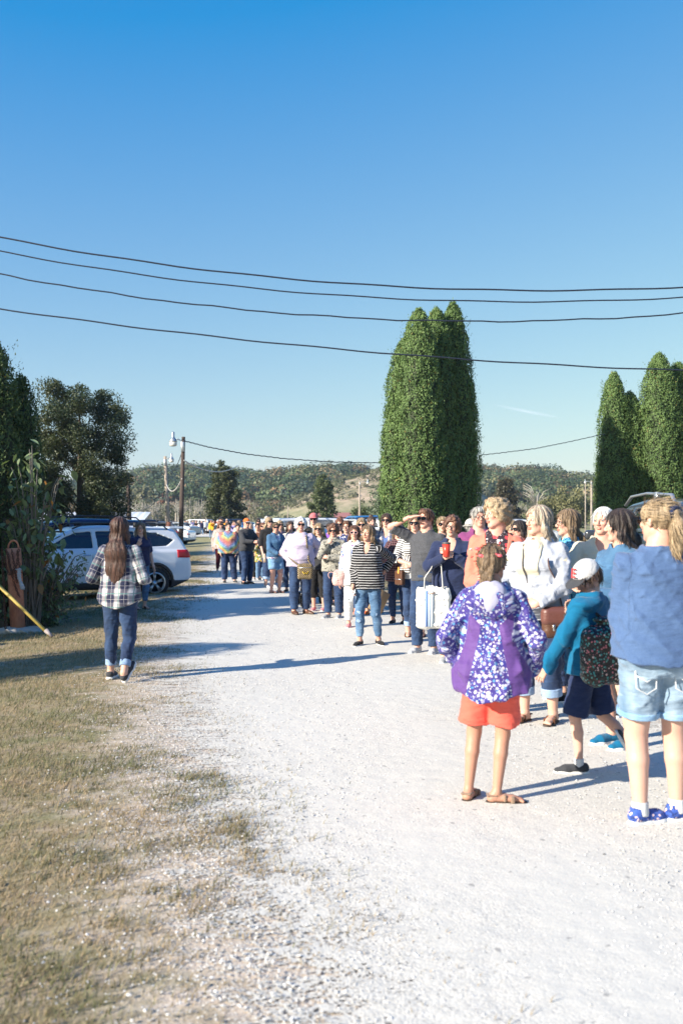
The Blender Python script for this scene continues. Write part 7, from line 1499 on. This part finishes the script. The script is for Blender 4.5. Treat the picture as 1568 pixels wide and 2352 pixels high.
# backpack on the boy
I = P['boy']; H = I['H']; r = item('sequin_backpack', 'drawstring backpack covered in pink, green and black flip sequins on the boy', 'backpack', I, (.13, .165, .60*H), PI-.55)
tq = NT('sequins'); po = tq.attr('pc'); vo = tq.n('TexVoronoi', {'Vector': po, 'Scale': 62}); rn = tq.n('SeparateColor', {'Color': vo.outputs['Color']}); cq = tq.ramp(rn.outputs[0], [(0, (.008, .008, .01)), (.22, (.04, .26, .25)), (.5, (.50, .16, .18)), (.68, (.10, .32, .28)), (.8, (.62, .45, .42)), (.9, (.01, .01, .01))], 'CONSTANT')
st_ = tq.math('SINE', tq.math('MULTIPLY', tq.n('SeparateXYZ', {'Vector': po}).outputs[0], 260)); lx_ = tq.n('SeparateXYZ', {'Vector': po}).outputs[0]; pale = tq.mix(tq.math('GREATER_THAN', st_, .2), (.60, .54, .42), (.52, .38, .36)); cq = tq.mix(tq.math('GREATER_THAN', lx_, .03), cq, pale); cq = tq.mix(tq.math('LESS_THAN', vo.outputs['Distance'], .42), tuple(x*.3 for x in (.05, .05, .05)), cq)
tq.fin(cq, .3, tq.bump(tq.math('MULTIPLY', vo.outputs['Distance'], -1.0), .6, .01)); s = SD((-.2, -.12, -.24), (.2, .14, .24), .008); s.rbox((0, 0, -.035), (.16, .075, .185), .07); s.cone((0, 0, .12), (0, 0, .17), .07, .035, .05); s.ell((0, 0, .19), (.075, .05, .025), .02); s.folds(.012, 4, .8, .2); V, F = s.mesh(); mk('bag_body', V, F, tq.m, r, vec=vecof(V))
V, F = tube(inb(I, r, [wp for wp in [(.09, .17, .72*H), (.10, .02, .81*H), (.11, -.11, .75*H), (.15, -.06, .60*H), (.10, .14, .56*H)]]), .010, 6); mk('strap', V, F, plain('cord_black', (.02, .02, .022), .7), r)
# lettering on the boy's cap
def text(txt, size, mat, parent, M, loc, ext=.002, name='lettering'):
    cu = bpy.data.curves.new(name, 'FONT'); cu.body = txt; cu.size = size; cu.align_x = 'CENTER'; cu.align_y = 'CENTER'; cu.extrude = ext; cu.offset = .0012; tmp = bpy.data.objects.new('tmp', cu); C.objects.link(tmp); dg = bpy.context.evaluated_depsgraph_get(); me = bpy.data.meshes.new_from_object(tmp.evaluated_get(dg)); bpy.data.objects.remove(tmp)
    o = bpy.data.objects.new(name, me); C.objects.link(o); me.materials.clear(); me.materials.append(mat); o.parent = parent; o.matrix_local = Matrix.Translation(loc) @ Matrix([list(rw_) for rw_ in M]).to_4x4(); return o
I = P['boy']; Rh_ = I['Rh']; hh_ = I['hh']; cpt = I['hc']+Rh_ @ (np.array((0, -.395, .40))*hh_); nrm_ = nrm(Rh_ @ np.array((0, -.80, .60))); xx_ = nrm(Rh_ @ np.array((1, 0, 0))); yy_ = np.cross(nrm_, xx_); text('E', .085, plain('print_red', (.60, .03, .03), .6), I['cap'], np.stack([xx_, yy_, nrm_], 1), Vector(cpt+nrm_*.004))
# stroller behind the white-haired woman
I = P['lavender']; r = empty('stroller', (X(722, 18.8), 18.8, 0), .2); tag(r, 'black stroller with spoked wheels mostly hidden behind the white-haired woman', 'stroller'); V, F = cat([tube([(-.22, -.02, .15), (-.18, .3, .55), (-.05, .75, 1.0)], .014, 6), tube([(.22, -.02, .15), (.18, .3, .55), (.05+.1, .75, 1.0)], .014, 6), tube([(-.2, .5, .15), (-.18, .25, .6)], .012, 6), tube([(.2, .5, .15), (.18, .25, .6)], .012, 6)]); mk('frame', V, F, M_BLK, r)
s = SD((-.22, .0, .3), (.22, .6, .9), .015); s.rbox((0, .28, .52), (.17, .2, .16), .08); V, F = s.mesh(); mk('seat', V, F, fab('black'), r, vec=V)
for x_, y_ in ((-.24, 0), (.24, 0), (-.22, .55), (.22, .55)):
    wl = mk('wheel', *lathe([(.09, -.02), (.115, -.022), (.125, 0), (.115, .022), (.09, .02)], 20, (x_, y_, .125), Ry(PI/2), cap=False), M_TYRE, r); mk('rim', *cat([tube([(x_, y_, .125), (x_, y_+math.cos(k*1.256)*.095, .125+math.sin(k*1.256)*.095)], .006, 4) for k in range(5)]), M_METAL, wl)
# big cardboard-coloured bag behind the striped woman
r = empty('kraft_bag', (X(870, 14.4), 14.4, .46), .5); tag(r, 'large plain brown board carried low behind the striped-top woman', 'board'); V, F = boxg((0, 0, 0), (.24, .03, .34), Ry(.5), .01); mk('board_panel', V, F, plain('kraft', (.30, .21, .12), .8), r)
# girl's hair clips
I = P['girl']; 
for q in ((-.26, .33, .30), (.10, .47, .27), (.33, .10, .42)):
    c = I['hc']+I['Rh'] @ (np.array(q)*I['hh']); s = SD(c-.04, c+.04, .004); s.ell(c-np.array((.011, 0, .004)), (.017, .012, .010)); s.ell(c+np.array((.011, 0, .004)), (.017, .012, .010), .004); V, F = s.mesh(); mk('hair_clip', V, F, plain('clip_coral', (.72, .12, .14), .4), I['hair'])
# necklace and ripped knees of the striped-top woman
I = P['stripe']; nb_ = I['nb']; V, F = tube([nb_+np.array((-.05, -.03, .0)), nb_+np.array((-.03, -.065, -.045)), nb_+np.array((0, -.085, -.085)), nb_+np.array((.03, -.065, -.045)), nb_+np.array((.05, -.03, 0))], .0025, 5); mk('necklace', V, F, M_METAL, I['obj'])
for s_, dz in ((1, .0), (-1, .0), (-1, .10)):
    kn = I['leg'][s_][1]; rr = .058; c = kn+np.array((0, -rr*.9, .01-dz)); s = SD(c-.09, c+.09, .006); s.ell(c, (.035, .014, .022 if dz else .035)); s.folds(.006, 7, .3); V, F = s.mesh(); mk('knee_patch', V, F, fab('cuffd'), I['bottom'], vec=V)
# emblem on the navy jacket
I = P['cup']; tb = I['TB']; z = .735*I['H']; x = .085; y = np.interp(z, tb[0], tb[4])-np.interp(z, tb[0], tb[2])*(1-(x/np.interp(z, tb[0], tb[1]))**2.3)**(1/2.3)-.034
V, F = cat([tube([(x-.025, y, z+.02), (x, y-.004, z+.012), (x+.03, y+.008, z+.022)], .005, 4), tube([(x+.0, y-.002, z), (x+.015, y, z-.02), (x+.03, y+.01, z-.035)], .006, 4)]); mk('emblem', V, F, plain('thread_gold', (.70, .35, .03), .6), I['obj'])
# watch on the mustard woman, buttons of pockets on the denim shorts
I = P['blue']; b_ = I['bottom']; tb = I['TB']; H = I['H']
for x in (-.105, .105):
    z = .455*H; y = np.interp(z+.03*H, tb[0], tb[4])+.10; V, F = cat([tube([(x-.055, y-.006, z+.05), (x-.052, y, z-.045), (x, y+.006, z-.075), (x+.052, y-.006, z-.045), (x+.055, y-.012, z+.05)], .0035, 4), tube([(x-.05, y+.004, z+.02), (x, y+.008, z-.01), (x+.05, y-.004, z+.02)], .003, 4)]); mk('pocket_seam', V, F, plain('thread_white', (.68, .70, .72), .7), b_)
